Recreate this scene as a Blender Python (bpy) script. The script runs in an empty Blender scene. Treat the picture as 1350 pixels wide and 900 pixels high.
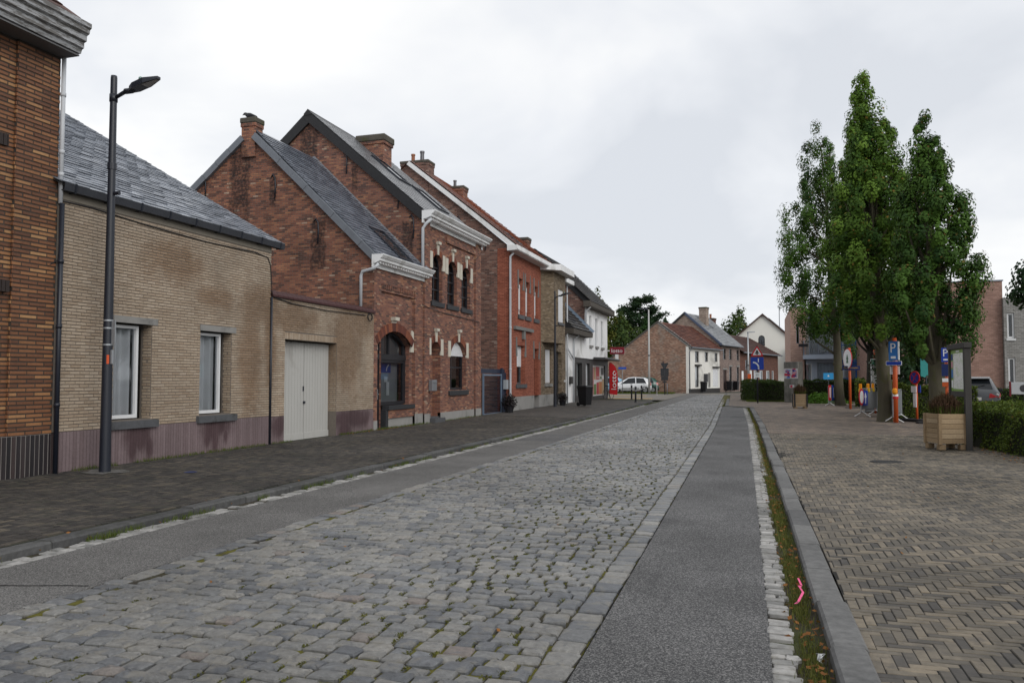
import bpy, math, random
import numpy as np
from mathutils import Vector, Matrix
R = random.Random(7)
NR = np.random.default_rng(7)
SC = bpy.context.scene
COL = SC.collection

# ---------------------------------------------------------------- camera
F_PX, CX, CY, EYE = 1050.0, 675.0, 450.0, 1.6
PITCH, YAW = math.atan(49/1050), math.atan(325/1050)
FW = Vector((-math.sin(YAW)*math.cos(PITCH), math.cos(YAW)*math.cos(PITCH), math.sin(PITCH)))
RT = Vector((math.cos(YAW), math.sin(YAW), 0))
UP = RT.cross(FW)
cd = bpy.data.cameras.new('camera'); cam = bpy.data.objects.new('camera', cd); COL.objects.link(cam)
cd.lens = 28.0; cd.sensor_width = 36.0; cd.clip_start = 0.05; cd.clip_end = 3000
cam.matrix_world = Matrix(((RT.x, UP.x, -FW.x, 0), (RT.y, UP.y, -FW.y, 0), (RT.z, UP.z, -FW.z, EYE), (0, 0, 0, 1)))
SC.camera = cam

def depth_frame(p):
    """depth of a world point and whether it lies in (or near) the picture: used only to pick which pieces become single objects"""
    v = Vector(p) - Vector((0, 0, EYE)); d = v.dot(FW)
    if d < 0.3: return d, False
    a = v.dot(RT)/d*F_PX; b = v.dot(UP)/d*F_PX
    return d, (abs(a) < 690 and abs(b) < 465)

# ---------------------------------------------------------------- sky and light
SUN_EL = math.radians(30)     # overcast; the sun stands behind the clouds, behind the camera to the right
w = bpy.data.worlds.new('World'); SC.world = w; w.use_nodes = True
nt = w.node_tree; nt.nodes.clear()
def wn(t, **k):
    n = nt.nodes.new(t)
    for a, b in k.items(): setattr(n, a, b)
    return n
sky = wn('ShaderNodeTexSky', sky_type='NISHITA', sun_disc=False, sun_elevation=SUN_EL, sun_rotation=math.radians(128))
bg1 = wn('ShaderNodeBackground'); bg1.inputs['Strength'].default_value = 0.1
nt.links.new(sky.outputs[0], bg1.inputs[0])
tc = wn('ShaderNodeTexCoord')
sep = wn('ShaderNodeSeparateXYZ'); nt.links.new(tc.outputs['Generated'], sep.inputs[0])
# cloud layer seen in perspective: direction divided by its height
mz = wn('ShaderNodeMath', operation='MAXIMUM'); nt.links.new(sep.outputs[2], mz.inputs[0]); mz.inputs[1].default_value = 0.0
az = wn('ShaderNodeMath', operation='ADD'); nt.links.new(mz.outputs[0], az.inputs[0]); az.inputs[1].default_value = 0.33
dx = wn('ShaderNodeMath', operation='DIVIDE'); nt.links.new(sep.outputs[0], dx.inputs[0]); nt.links.new(az.outputs[0], dx.inputs[1])
dy = wn('ShaderNodeMath', operation='DIVIDE'); nt.links.new(sep.outputs[1], dy.inputs[0]); nt.links.new(az.outputs[0], dy.inputs[1])
cmb = wn('ShaderNodeCombineXYZ'); nt.links.new(dx.outputs[0], cmb.inputs[0]); nt.links.new(dy.outputs[0], cmb.inputs[1])
cmb.inputs[2].default_value = 3.1
nz = wn('ShaderNodeTexNoise'); nz.inputs['Scale'].default_value = 1.5; nz.inputs['Detail'].default_value = 5; nz.inputs['Roughness'].default_value = 0.5
nz.inputs['Distortion'].default_value = 0.25
nt.links.new(cmb.outputs[0], nz.inputs['Vector'])
cr = wn('ShaderNodeValToRGB')
cr.color_ramp.elements[0].position = 0.36; cr.color_ramp.elements[0].color = (0.69, 0.718, 0.765, 1)
cr.color_ramp.elements[1].position = 0.63; cr.color_ramp.elements[1].color = (0.97, 0.97, 0.965, 1)
e = cr.color_ramp.elements.new(0.49); e.color = (0.81, 0.83, 0.865, 1)
nt.links.new(nz.outputs[0], cr.inputs[0])
bg2 = wn('ShaderNodeBackground'); nt.links.new(cr.outputs[0], bg2.inputs[0]); bg2.inputs['Strength'].default_value = 1.1
mx = wn('ShaderNodeMixShader'); mx.inputs[0].default_value = 0.94
nt.links.new(bg1.outputs[0], mx.inputs[1]); nt.links.new(bg2.outputs[0], mx.inputs[2])
wo = wn('ShaderNodeOutputWorld'); nt.links.new(mx.outputs[0], wo.inputs[0])
sd = bpy.data.lights.new('sun', 'SUN'); sd.energy = 1.5; sd.angle = math.radians(40); sd.color = (1, .96, .9)
sun = bpy.data.objects.new('sun', sd); COL.objects.link(sun)
sun.rotation_euler = (math.radians(60), 0, math.radians(52))
SC.view_settings.view_transform = 'Standard'; SC.view_settings.look = 'None'
SC.view_settings.exposure = 0.0; SC.view_settings.gamma = 1.0
SC.cycles.max_bounces = 6; SC.cycles.diffuse_bounces = 3; SC.cycles.glossy_bounces = 3; SC.cycles.transparent_max_bounces = 8

# ---------------------------------------------------------------- mesh helpers
class M:
    def __init__(s): s.v = []; s.f = []; s.mi = []; s.r = []; s.cur = (.5, .5, .5); s.slot = 0
    def add(s, vs, fs):
        n = len(s.v); s.v += [tuple(p) for p in vs]; s.r += [s.cur]*len(vs)
        for f in fs: s.f.append([i+n for i in f]); s.mi.append(s.slot)
        return s
    def quad(s, a, b, c, d): return s.add([a, b, c, d], [(0, 1, 2, 3)])
    def box(s, x0, x1, y0, y1, z0, z1):
        return s.add([(x0,y0,z0),(x1,y0,z0),(x1,y1,z0),(x0,y1,z0),(x0,y0,z1),(x1,y0,z1),(x1,y1,z1),(x0,y1,z1)],
                     [(0,3,2,1),(4,5,6,7),(0,1,5,4),(1,2,6,5),(2,3,7,6),(3,0,4,7)])
    def bev(s, x0, x1, y0, y1, z0, z1, b=.01):
        """box with chamfered edges"""
        vs = []; X = (x0, x1); Y = (y0, y1); Z = (z0, z1); sg = (1, -1); idx = {}
        for i in (0, 1):
            for j in (0, 1):
                for k in (0, 1):
                    for ax in range(3):
                        p = [X[i]+sg[i]*b, Y[j]+sg[j]*b, Z[k]+sg[k]*b]; p[ax] = (X[i], Y[j], Z[k])[ax]
                        idx[i, j, k, ax] = len(vs); vs.append(p)
        I = lambda i, j, k, a: idx[i, j, k, a]
        fs = []
        for i in (0, 1):
            fs.append([I(i,0,0,0), I(i,1,0,0), I(i,1,1,0), I(i,0,1,0)] if i else [I(i,0,0,0), I(i,0,1,0), I(i,1,1,0), I(i,1,0,0)])
            fs.append([I(0,i,0,1), I(0,i,1,1), I(1,i,1,1), I(1,i,0,1)] if i else [I(0,i,0,1), I(1,i,0,1), I(1,i,1,1), I(0,i,1,1)])
            fs.append([I(0,0,i,2), I(1,0,i,2), I(1,1,i,2), I(0,1,i,2)] if i else [I(0,0,i,2), I(0,1,i,2), I(1,1,i,2), I(1,0,i,2)])
        for i in (0, 1):
            for j in (0, 1):
                fs.append([I(i,j,0,0), I(i,j,1,0), I(i,j,1,1), I(i,j,0,1)])
                fs.append([I(i,0,j,0), I(i,1,j,0), I(i,1,j,2), I(i,0,j,2)])
                fs.append([I(0,i,j,1), I(1,i,j,1), I(1,i,j,2), I(0,i,j,2)])
                for k in (0, 1): fs.append([I(i,j,k,0), I(i,j,k,1), I(i,j,k,2)])
        return s.add(vs, fs)
    def tube(s, pts, r, n=8, cap=True):
        pts = [Vector(p) for p in pts]; rs = r if isinstance(r, (list, tuple)) else [r]*len(pts)
        vs = []; fs = []; ref = None
        for i, p in enumerate(pts):
            d = (pts[min(i+1, len(pts)-1)] - pts[max(i-1, 0)]).normalized()
            if ref is None: ref = Vector((1, 0, 0)) if abs(d.x) < .8 else Vector((0, 1, 0))
            a = (ref - d*ref.dot(d)).normalized(); b = d.cross(a); ref = a
            for k in range(n):
                t = 2*math.pi*k/n; vs.append(p + (a*math.cos(t) + b*math.sin(t))*rs[i])
        for i in range(len(pts)-1):
            for k in range(n):
                k2 = (k+1) % n; fs.append((i*n+k, i*n+k2, (i+1)*n+k2, (i+1)*n+k))
        if cap: fs.append(tuple(range(n-1, -1, -1))); fs.append(tuple(range((len(pts)-1)*n, len(pts)*n)))
        return s.add(vs, fs)
    def lathe(s, c, prof, n=16, axis='z'):
        vs = []; fs = []
        for r, h in prof:
            for k in range(n):
                t = 2*math.pi*k/n; a, b = r*math.cos(t), r*math.sin(t)
                vs.append({'z': (c[0]+a, c[1]+b, c[2]+h), 'y': (c[0]+b, c[1]+h, c[2]+a), 'x': (c[0]+h, c[1]+a, c[2]+b)}[axis])
        for i in range(len(prof)-1):
            for k in range(n):
                k2 = (k+1) % n; fs.append((i*n+k, i*n+k2, (i+1)*n+k2, (i+1)*n+k))
        fs.append(tuple(range(n-1, -1, -1))); fs.append(tuple(range((len(prof)-1)*n, len(prof)*n)))
        return s.add(vs, fs)
    def prism(s, poly, fn, a, b):
        """2-D polygon extruded from a to b; fn(u, v, d) -> point"""
        n = len(poly)
        vs = [fn(u, v, a) for u, v in poly] + [fn(u, v, b) for u, v in poly]
        return s.add(vs, [tuple(range(n-1, -1, -1)), tuple(range(n, 2*n))] + [(i, (i+1) % n, (i+1) % n + n, i+n) for i in range(n)])

ORG = {}
def link(o, parent=None):
    COL.objects.link(o)
    if parent is not None:
        o.parent = parent; ORG[o.name] = ORG.get(parent.name, (0, 0, 0))
    return o
def tag(o, label=None, cat=None, group=None, kind=None):
    if label: o['label'] = label
    if cat: o['category'] = cat
    if group: o['group'] = group
    if kind: o['kind'] = kind
    return o
def mesh_of(name, m, mats, org=(0, 0, 0), smooth=False):
    me = bpy.data.meshes.new(name)
    ox, oy, oz = org
    me.from_pydata([(x-ox, y-oy, z-oz) for x, y, z in m.v], [], m.f)
    for mt in (mats if isinstance(mats, (list, tuple)) else [mats]): me.materials.append(mt)
    if any(m.mi): me.polygons.foreach_set('material_index', m.mi)
    at = me.attributes.new('rnd', 'FLOAT_COLOR', 'POINT')
    at.data.foreach_set('color', np.array([(a, b, c, 1) for a, b, c in m.r], dtype=np.float32).ravel())
    if smooth: me.polygons.foreach_set('use_smooth', [True]*len(m.f))
    me.update(); return me
def part(name, m, mats, parent, smooth=False, label=None, kind=None):
    o = bpy.data.objects.new(name, mesh_of(name, m, mats, ORG.get(parent.name, (0, 0, 0)), smooth))
    link(o, parent); tag(o, label=label, kind=kind); return o
def solo(name, m, mats, label=None, cat=None, group=None, kind=None, smooth=False):
    o = bpy.data.objects.new(name, mesh_of(name, m, mats, (0, 0, 0), smooth)); link(o)
    return tag(o, label, cat, group, kind)
def thing(name, label, cat, loc, rot=0, group=None, world=False):
    o = bpy.data.objects.new(name, None); COL.objects.link(o); o.empty_display_size = .2
    o.location = loc; o.rotation_euler = (0, 0, rot)
    if world: ORG[o.name] = tuple(loc)
    return tag(o, label, cat, group)
def copy_tree(o, parent=None, loc=None, rot=None, label=None):
    c = o.copy(); COL.objects.link(c)
    if parent is not None: c.parent = parent
    if loc is not None: c.location = loc
    if rot is not None: c.rotation_euler = (0, 0, rot)
    if label: c['label'] = label
    for ch in list(o.children): copy_tree(ch, c)
    return c
def pieces(parent, name, many, items, mat, n=300, smooth=False):
    """alike pieces: the n that show largest are objects of their own, the rest one joined part"""
    keyed = []
    for it in items:
        c = it[0][0]; c2 = it[0][len(it[0])//2]
        d, ok = depth_frame(((c[0]+c2[0])/2, (c[1]+c2[1])/2, (c[2]+c2[2])/2))
        keyed.append((d if ok else d+1000, len(keyed)))
    keyed.sort(); big = [items[i] for _, i in keyed[:n]]; rest = [items[i] for _, i in keyed[n:]]
    for vs, fs, rn in big:
        m = M(); m.cur = rn; m.add(vs, fs); part(name, m, mat, parent, smooth)
    if rest:
        m = M()
        for vs, fs, rn in rest: m.cur = rn; m.add(vs, fs)
        part(many, m, mat, parent, smooth, kind='stuff')
def quads_np(name, V, mats, rnd, parent=None, org=(0, 0, 0), mi=None):
    """V: (n,4,3) array of loose quads -> one mesh object, made fast"""
    n = len(V); me = bpy.data.meshes.new(name)
    me.vertices.add(n*4); me.vertices.foreach_set('co', (V.reshape(-1, 3) - np.array(org)).astype(np.float32).ravel())
    me.loops.add(n*4); me.loops.foreach_set('vertex_index', np.arange(n*4, dtype=np.int32))
    me.polygons.add(n); me.polygons.foreach_set('loop_start', np.arange(0, n*4, 4, dtype=np.int32))
    for mt in (mats if isinstance(mats, (list, tuple)) else [mats]): me.materials.append(mt)
    if mi is not None: me.polygons.foreach_set('material_index', mi.astype(np.int32))
    at = me.attributes.new('rnd', 'FLOAT_COLOR', 'POINT')
    c = np.ones((n*4, 4), np.float32); c[:, :3] = np.repeat(rnd, 4, axis=0); at.data.foreach_set('color', c.ravel())
    me.update(calc_edges=True); me.validate()
    o = bpy.data.objects.new(name, me); link(o, parent); return o

class Pl:
    """a wall plane: u runs along it, z up, d goes INTO the wall"""
    def __init__(s, o, ud, nd): s.o = Vector(o); s.u = Vector(ud).normalized(); s.n = Vector(nd).normalized()
    def __call__(s, u, z, d=0): p = s.o + s.u*u - s.n*d; return (p.x, p.y, p.z+z)
def pbox(m, pl, u0, u1, z0, z1, d0, d1):
    c = [pl(u0,z0,d0), pl(u1,z0,d0), pl(u1,z0,d1), pl(u0,z0,d1), pl(u0,z1,d0), pl(u1,z1,d0), pl(u1,z1,d1), pl(u0,z1,d1)]
    return m.add(c, [(0,3,2,1),(4,5,6,7),(0,1,5,4),(1,2,6,5),(2,3,7,6),(3,0,4,7)])
def arch_z(op, u):
    u0, u1, z0, z1, rise = op
    if rise <= 0: return z1
    h = (u1-u0)/2; Rr = (h*h+rise*rise)/(2*rise); x = u-(u0+u1)/2
    return z1-rise-(Rr-rise)+math.sqrt(max(Rr*Rr-x*x, 0))
def wall(m, pl, u0, u1, zb, zt, ops=(), depth=.2, extra=()):
    """wall face with openings (u0,u1,z0,z1,rise); zt number or function of u; reveals go depth deep"""
    ztf = zt if callable(zt) else (lambda u: zt)
    us = {u0, u1, *extra}
    for op in ops:
        n = 10 if op[4] > 0 else 1
        for i in range(n+1): us.add(op[0]+(op[1]-op[0])*i/n)
    us = sorted(x for x in us if u0-1e-6 <= x <= u1+1e-6)
    for a, b in zip(us, us[1:]):
        if b-a < 1e-6: continue
        mid = (a+b)/2
        cur = [(zb, zb)]; outs = []
        lo = (zb, zb)
        for op in sorted([o for o in ops if o[0] < mid < o[1]], key=lambda o: o[2]):
            outs.append((lo, (op[2], op[2]))); lo = (arch_z(op, a), arch_z(op, b))
        outs.append((lo, (ztf(a), ztf(b))))
        for (la, lb), (ha, hb) in outs:
            if ha-la > 1e-5 or hb-lb > 1e-5: m.quad(pl(a, la), pl(b, lb), pl(b, hb), pl(a, ha))
    for op in ops:
        a, b, z0, z1, rise = op
        m.quad(pl(a, z0), pl(a, z0, depth), pl(a, z1-rise, depth), pl(a, z1-rise))
        m.quad(pl(b, z0, depth), pl(b, z0), pl(b, z1-rise), pl(b, z1-rise, depth))
        m.quad(pl(a, z0), pl(b, z0), pl(b, z0, depth), pl(a, z0, depth))
        n = 10 if rise > 0 else 1
        for i in range(n):
            p, q = a+(b-a)*i/n, a+(b-a)*(i+1)/n
            zp, zq = arch_z(op, p), arch_z(op, q)
            m.quad(pl(p, zp, depth), pl(q, zq, depth), pl(q, zq), pl(p, zp))
def brick_items(pl, u0, u1, z0, z1, L, h, course, joint, ops=(), proud=.008, soldier=False, jit=.003):
    items = []; row = 0; z = z0
    while z < z1-.01:
        hh = min(h, z1-z); u = u0 - (L/2 if row % 2 else 0) - R.random()*.02
        while u < u1:
            a, b = max(u, u0), min(u+L-joint, u1); u += L
            segs = [(a, b)]
            for op in ops:
                if op[2]-.01 < z+hh and z < op[3]+.005:
                    ns = []
                    for s0, s1 in segs:
                        if op[1] <= s0 or op[0] >= s1: ns.append((s0, s1))
                        else:
                            if op[0]-s0 > .02: ns.append((s0, op[0]))
                            if s1-op[1] > .02: ns.append((op[1], s1))
                    segs = ns
            for s0, s1 in segs:
                if s1-s0 < .025: continue
                d = -proud+R.uniform(-jit, jit); t = R.uniform(-.002, .002); q = .0035
                vs = [pl(s0,z,.004), pl(s1,z,.004), pl(s1,z+hh,.004), pl(s0,z+hh,.004),
                      pl(s0+q,z+q,d+t), pl(s1-q,z+q,d-t), pl(s1-q,z+hh-q,d-t), pl(s0+q,z+hh-q,d+t)]
                items.append((vs, [(4,5,6,7),(0,1,5,4),(1,2,6,5),(2,3,7,6),(3,0,4,7)], (R.random(), R.random(), R.random())))
        z += course; row += 1
    return items
def slate_items(o, ud, vd, n, W, H, sw, expo, thick=.008, jit=.004, lap=1.6, ulim=None, off=.5):
    """rectangular slates on a slope: o eave corner, ud along eave, vd up the slope"""
    o, ud, vd, n = Vector(o), Vector(ud).normalized(), Vector(vd).normalized(), Vector(n).normalized()
    items = []; rows = int(H/expo)
    for r in range(rows):
        v0 = r*expo; v1 = min(v0+expo*lap, H); u = -(sw*off if r % 2 else 0)
        lo, hi = (0, W) if ulim is None else ulim(v0)
        while u < W:
            a, b = max(u+.003, lo), min(u+sw-.003, hi); u += sw
            if b-a < .03: continue
            t0 = thick*2.2+R.uniform(0, jit); t1 = thick*.3
            j = R.uniform(-jit, jit)
            P = lambda uu, vv, tt: tuple(o+ud*uu+vd*vv+n*tt)
            vs = [P(a,v0+j,t0-thick), P(b,v0-j,t0-thick), P(b,v0-j,t0), P(a,v0+j,t0), P(a,v1,t1), P(b,v1,t1)]
            items.append((vs, [(0,1,2,3),(3,2,5,4),(0,3,4),(1,5,2)], (R.random(), R.random(), R.random())))
    return items
FONT = {}
def text_into(m, s, fn, size, width=None, depth=.004):
    """flat lettering: fn(u, v, d) -> point, centred at u = v = 0"""
    if s not in FONT:
        c = bpy.data.curves.new('lettering', 'FONT'); c.body = s; c.size = 1; c.align_x = 'CENTER'; c.align_y = 'CENTER'; c.resolution_u = 3
        o = bpy.data.objects.new('lettering', c); COL.objects.link(o)
        bpy.context.view_layer.update()
        me = bpy.data.meshes.new_from_object(o.evaluated_get(bpy.context.evaluated_depsgraph_get()))
        FONT[s] = ([(p.co.x, p.co.y) for p in me.vertices], [tuple(p.vertices) for p in me.polygons])
        bpy.data.objects.remove(o); bpy.data.curves.remove(c); bpy.data.meshes.remove(me)
    vs, fs = FONT[s]; xs = [a for a, _ in vs]; ys = [b for _, b in vs]
    cx, cy = (min(xs)+max(xs))/2, (min(ys)+max(ys))/2
    k = size/max(max(ys)-min(ys), 1e-6); kx = k if width is None else width/(max(xs)-min(xs))
    m.add([fn((a-cx)*kx, (b-cy)*k, depth) for a, b in vs], fs)

# ---------------------------------------------------------------- materials
MATS = {}
class NG:
    def __init__(s, name):
        s.m = bpy.data.materials.new(name); s.m.use_nodes = True; s.t = s.m.node_tree
        s.b = s.t.nodes['Principled BSDF']; s.out = s.t.nodes['Material Output']
    def n(s, t, **k):
        n = s.t.nodes.new(t)
        for a, b in k.items(): setattr(n, a, b)
        return n
    def set(s, sock, v):
        if hasattr(v, 'links') or isinstance(v, bpy.types.NodeSocket): s.t.links.new(v, sock)
        else: sock.default_value = v
    def math(s, op, a, b=0.0, clamp=False):
        n = s.n('ShaderNodeMath', operation=op, use_clamp=clamp); s.set(n.inputs[0], a); s.set(n.inputs[1], b); return n.outputs[0]
    def obj(s): return s.n('ShaderNodeTexCoord').outputs['Object']
    def pos(s): return s.n('ShaderNodeNewGeometry').outputs['Position']
    def noise(s, vec, scale, detail=3, rough=.55, stretch=None, dist=0):
        if stretch:
            mp = s.n('ShaderNodeMapping'); s.set(mp.inputs[0], vec); mp.inputs['Scale'].default_value = stretch; vec = mp.outputs[0]
        n = s.n('ShaderNodeTexNoise'); s.set(n.inputs['Vector'], vec); n.inputs['Scale'].default_value = scale
        n.inputs['Detail'].default_value = detail; n.inputs['Roughness'].default_value = rough; n.inputs['Distortion'].default_value = dist
        return n.outputs[0]
    def mix(s, fac, a, b, blend='MIX'):
        n = s.n('ShaderNodeMix', data_type='RGBA', blend_type=blend); s.set(n.inputs[0], fac)
        s.set(n.inputs[6], a if not isinstance(a, tuple) else (*a[:3], 1)); s.set(n.inputs[7], b if not isinstance(b, tuple) else (*b[:3], 1)); return n.outputs[2]
    def ramp(s, fac, stops):
        n = s.n('ShaderNodeValToRGB'); s.set(n.inputs[0], fac); el = n.color_ramp.elements
        while len(el) < len(stops): el.new(.5)
        for e, (p, c) in zip(el, stops): e.position = p; e.color = (*(c if isinstance(c, tuple) else (c, c, c)), 1)
        return n.outputs[0]
    def rng(s, v, a, b, c=0.0, d=1.0):
        n = s.n('ShaderNodeMapRange', interpolation_type='SMOOTHSTEP'); s.set(n.inputs[0], v)
        for i, x in enumerate((a, b, c, d)): n.inputs[i+1].default_value = x
        return n.outputs[0]
    def rnd(s):
        a = s.n('ShaderNodeAttribute', attribute_name='rnd'); sp = s.n('ShaderNodeSeparateColor'); s.t.links.new(a.outputs['Color'], sp.inputs[0]); return sp.outputs
    def xyz(s, v): sp = s.n('ShaderNodeSeparateXYZ'); s.set(sp.inputs[0], v); return sp.outputs
    def bump(s, h, strength=.4, dist=.01):
        n = s.n('ShaderNodeBump'); s.set(n.inputs['Height'], h); n.inputs['Strength'].default_value = strength; n.inputs['Distance'].default_value = dist
        s.t.links.new(n.outputs[0], s.b.inputs['Normal'])
    def fin(s, col, rough=.8, spec=.3, metal=0):
        s.set(s.b.inputs['Base Color'], col if not isinstance(col, tuple) else (*col[:3], 1)); s.set(s.b.inputs['Roughness'], rough)
        s.b.inputs['Specular IOR Level'].default_value = spec; s.b.inputs['Metallic'].default_value = metal
        return s.m
def sc(c, k): return tuple(min(x*k, 1) for x in c)
def plain(name, col, rough=.7, var=.18, scale=6, bump=.1, spec=.3, metal=0, rndv=0, dirt=None, stretch=None):
    """paint, plastic, metal, stone ... with uneven tone, per-piece tone and fine relief"""
    g = NG(name); v = g.obj(); n1 = g.noise(v, scale, 4, .6, stretch); n2 = g.noise(v, scale*9, 3)
    c = g.mix(n1, sc(col, 1-var), sc(col, 1+var))
    if rndv:
        r = g.rnd(); c = g.mix(1.0, c, g.ramp(r[0], [(0, 1-rndv), (1, 1+rndv)]), 'MULTIPLY')
    if dirt:
        c = g.mix(g.rng(g.noise(v, scale*.35, 5, .65, dist=.6), .5, .72), c, dirt)
    if bump: g.bump(n2, bump, .01)
    return g.fin(c, g.math('ADD', rough-.06, g.math('MULTIPLY', n1, .12)), spec, metal)
def brickmat(name, stops, mortar, L=.21, h=.065, joint=.011, mott=.3, soot=None, bump=.8, patch=None, paint=None):
    """bricks too small in the picture to be built one by one: coursed, each its own tone, joints sunk"""
    g = NG(name); x = g.xyz(g.obj())
    cb = g.n('ShaderNodeCombineXYZ'); g.set(cb.inputs[0], g.math('ADD', x[0], x[1])); g.set(cb.inputs[1], x[2])
    wob = g.noise(g.obj(), 7, 2)
    b = g.n('ShaderNodeTexBrick'); g.set(b.inputs['Vector'], cb.outputs[0])
    b.inputs['Color1'].default_value = (0, 0, 0, 1); b.inputs['Color2'].default_value = (1, 1, 1, 1); b.inputs['Mortar'].default_value = (.5, .5, .5, 1)
    b.inputs['Scale'].default_value = 1; b.inputs['Brick Width'].default_value = L; b.inputs['Row Height'].default_value = h
    b.inputs['Mortar Size'].default_value = joint/2; b.inputs['Mortar Smooth'].default_value = .15; b.offset = .5
    c = g.ramp(b.outputs['Color'], stops)
    big = g.noise(g.obj(), .9, 5, .6); fine = g.noise(g.obj(), 40, 3)
    if paint: c = g.mix(.5, c, paint)
    c = g.mix(1.0, c, g.ramp(big, [(.3, 1-mott), (.7, 1+mott*.6)]), 'MULTIPLY')
    c = g.mix(1.0, c, g.ramp(fine, [(.2, .8), (.8, 1.2)]), 'MULTIPLY')
    if patch: c = g.mix(g.rng(g.noise(g.obj(), .55, 4, .7, dist=.8), .52, .66), c, g.mix(b.outputs['Color'], sc(patch, .7), sc(patch, 1.25)))
    hs = g.n('ShaderNodeHueSaturation'); hs.inputs['Saturation'].default_value = .93; hs.inputs['Hue'].default_value = .505; hs.inputs['Value'].default_value = 1.16; g.set(hs.inputs['Color'], c); c = hs.outputs[0]
    mo = g.mix(g.noise(g.obj(), 3, 3), sc(mortar, .6), sc(mortar, 1.25))
    c = g.mix(b.outputs['Fac'], c, mo)
    if soot: c = soot(g, c, x)
    g.bump(g.math('SUBTRACT', g.math('ADD', g.math('MULTIPLY', fine, .25), g.math('MULTIPLY', b.outputs['Color'], .25)), b.outputs['Fac']), bump, .008)
    return g.fin(c, .85, .2)
def smallbrick(name, stops, glaze=.6, spec=.4, stain=None):
    """surface of bricks that are real pieces"""
    g = NG(name); r = g.rnd(); c = g.ramp(r[0], stops)
    n = g.noise(g.pos(), 30, 3); c = g.mix(1.0, c, g.ramp(n, [(.2, .82), (.8, 1.15)]), 'MULTIPLY')
    c = g.mix(1.0, c, g.ramp(g.noise(g.pos(), 1.1, 4, .6), [(.3, .82), (.7, 1.1)]), 'MULTIPLY')
    if stain: c = stain(g, c)
    g.bump(g.noise(g.pos(), 90, 2), .15, .004); return g.fin(c, glaze, spec)
def leafmat(name, dark, light, autumn=None, trans=.25, rough=.55):
    g = NG(name); r = g.rnd()
    c = g.mix(r[0], dark, light); c = g.mix(1.0, c, g.ramp(r[1], [(0, .84), (1, 1.16)]), 'MULTIPLY')
    if autumn: c = g.mix(g.rng(r[2], .97, .99), c, autumn)
    g.fin(c, rough, .1)
    t = g.n('ShaderNodeBsdfTranslucent'); g.set(t.inputs[0], g.mix(.5, c, (.16, .2, .02)))
    ms = g.n('ShaderNodeMixShader'); ms.inputs[0].default_value = trans
    g.t.links.new(g.b.outputs[0], ms.inputs[1]); g.t.links.new(t.outputs[0], ms.inputs[2]); g.t.links.new(ms.outputs[0], g.out.inputs[0])
    return g.m
def glassmat(name, tint=.55, refl=.10):
    g = NG(name); tr = g.n('ShaderNodeBsdfTransparent'); tr.inputs[0].default_value = (tint, tint*1.02, tint*1.04, 1)
    gl = g.n('ShaderNodeBsdfGlossy'); gl.inputs['Roughness'].default_value = .03; gl.inputs[0].default_value = (.9, .95, 1, 1)
    lw = g.n('ShaderNodeFresnel'); lw.inputs[0].default_value = 1.5
    f = g.math('ADD', g.math('MULTIPLY', lw.outputs[0], 1.0), refl*.3, True)
    ms = g.n('ShaderNodeMixShader'); g.set(ms.inputs[0], f)
    g.t.links.new(tr.outputs[0], ms.inputs[1]); g.t.links.new(gl.outputs[0], ms.inputs[2]); g.t.links.new(ms.outputs[0], g.out.inputs[0])
    return g.m
GLASS = glassmat('window_glass', .85, .1); 
DARKST = plain('dark_bluestone', (.032, .033, .037), .6, .3, 8, .25)
WHITE = plain('white_paint', (.74, .75, .76), .5, .06, 3, .05, dirt=(.45, .45, .43))
PVC = plain('white_frame', (.66, .67, .68), .35, .04, 4, 0)
ROLL = plain('white_shutter', (.72, .73, .75), .5, .05, 4, .05)
BLACKF = plain('black_frame', (.018, .018, .022), .45, .2, 5, .05)
BLUESTONE = plain('bluestone', (.085, .088, .095), .7, .3, 8, .25, dirt=(.04, .04, .04))
CONC = plain('concrete', (.24, .235, .225), .9, .22, 4, .35, dirt=(.12, .12, .115))
PLINTHC = plain('plinth_render', (.27, .265, .255), .9, .15, 2.5, .3, dirt=(.15, .15, .145))
CREAMST = plain('cream_stone', (.52, .49, .42), .85, .14, 6, .2)
ZINC = plain('zinc', (.17, .185, .21), .5, .2, 4, .05, .5, .3)
GREYPIPE = plain('grey_pipe', (.5, .52, .55), .45, .08, 4, 0)
DARKMETAL = plain('dark_metal', (.012, .015, .024), .42, .2, 3, .03, .5)
GALV = plain('galvanised_steel', (.36, .38, .4), .42, .18, 12, .05, .5, .55)
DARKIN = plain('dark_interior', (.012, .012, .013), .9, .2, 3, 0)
CURTAIN = plain('net_curtain', (.74, .75, .76), .9, .12, 4, .05)
CABLE = plain('cable', (.02, .02, .022), .6, .1, 5, 0)
MORTAR = plain('mortar', (.055, .045, .038), .95, .3, 12, .3)
# ================================================================ GROUND
def zr(y): return .004*min(max(y-25, 0), 75)          # the street climbs very slightly
def sh(y):                                             # the right-hand edges drift left along the street
    return float(np.interp(y, [0, 4, 8, 14, 28, 41, 58, 90], [.03, 0, -.06, -.16, -.42, -.8, -1.3, -2.2]))
def jog(y): return float(np.interp(y, [43.5, 45], [0, -1.25]))   # the pavement widens beyond the side entrance
X0 = -10.3
def zpav(x, y): return zr(y) + .075 + .09*min(max((-6.6-x)/3.7, 0), 1)
YS = [1.5, 3, 5, 8, 11, 14, 18, 22, 25, 28, 32, 36, 41, 43.5, 45, 48, 52, 58, 64, 70, 77]
def strip(m, xa, xb, za, zb=None, ys=YS, skirt=None):
    """ribbon along the street; xa, xb, za functions of y"""
    zb = zb or za; n = len(m.v); vs = []
    for y in ys: vs += [(xa(y), y, za(y)), (xb(y), y, zb(y))]
    m.add(vs, [(2*i, 2*i+1, 2*i+3, 2*i+2) for i in range(len(ys)-1)])
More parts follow.
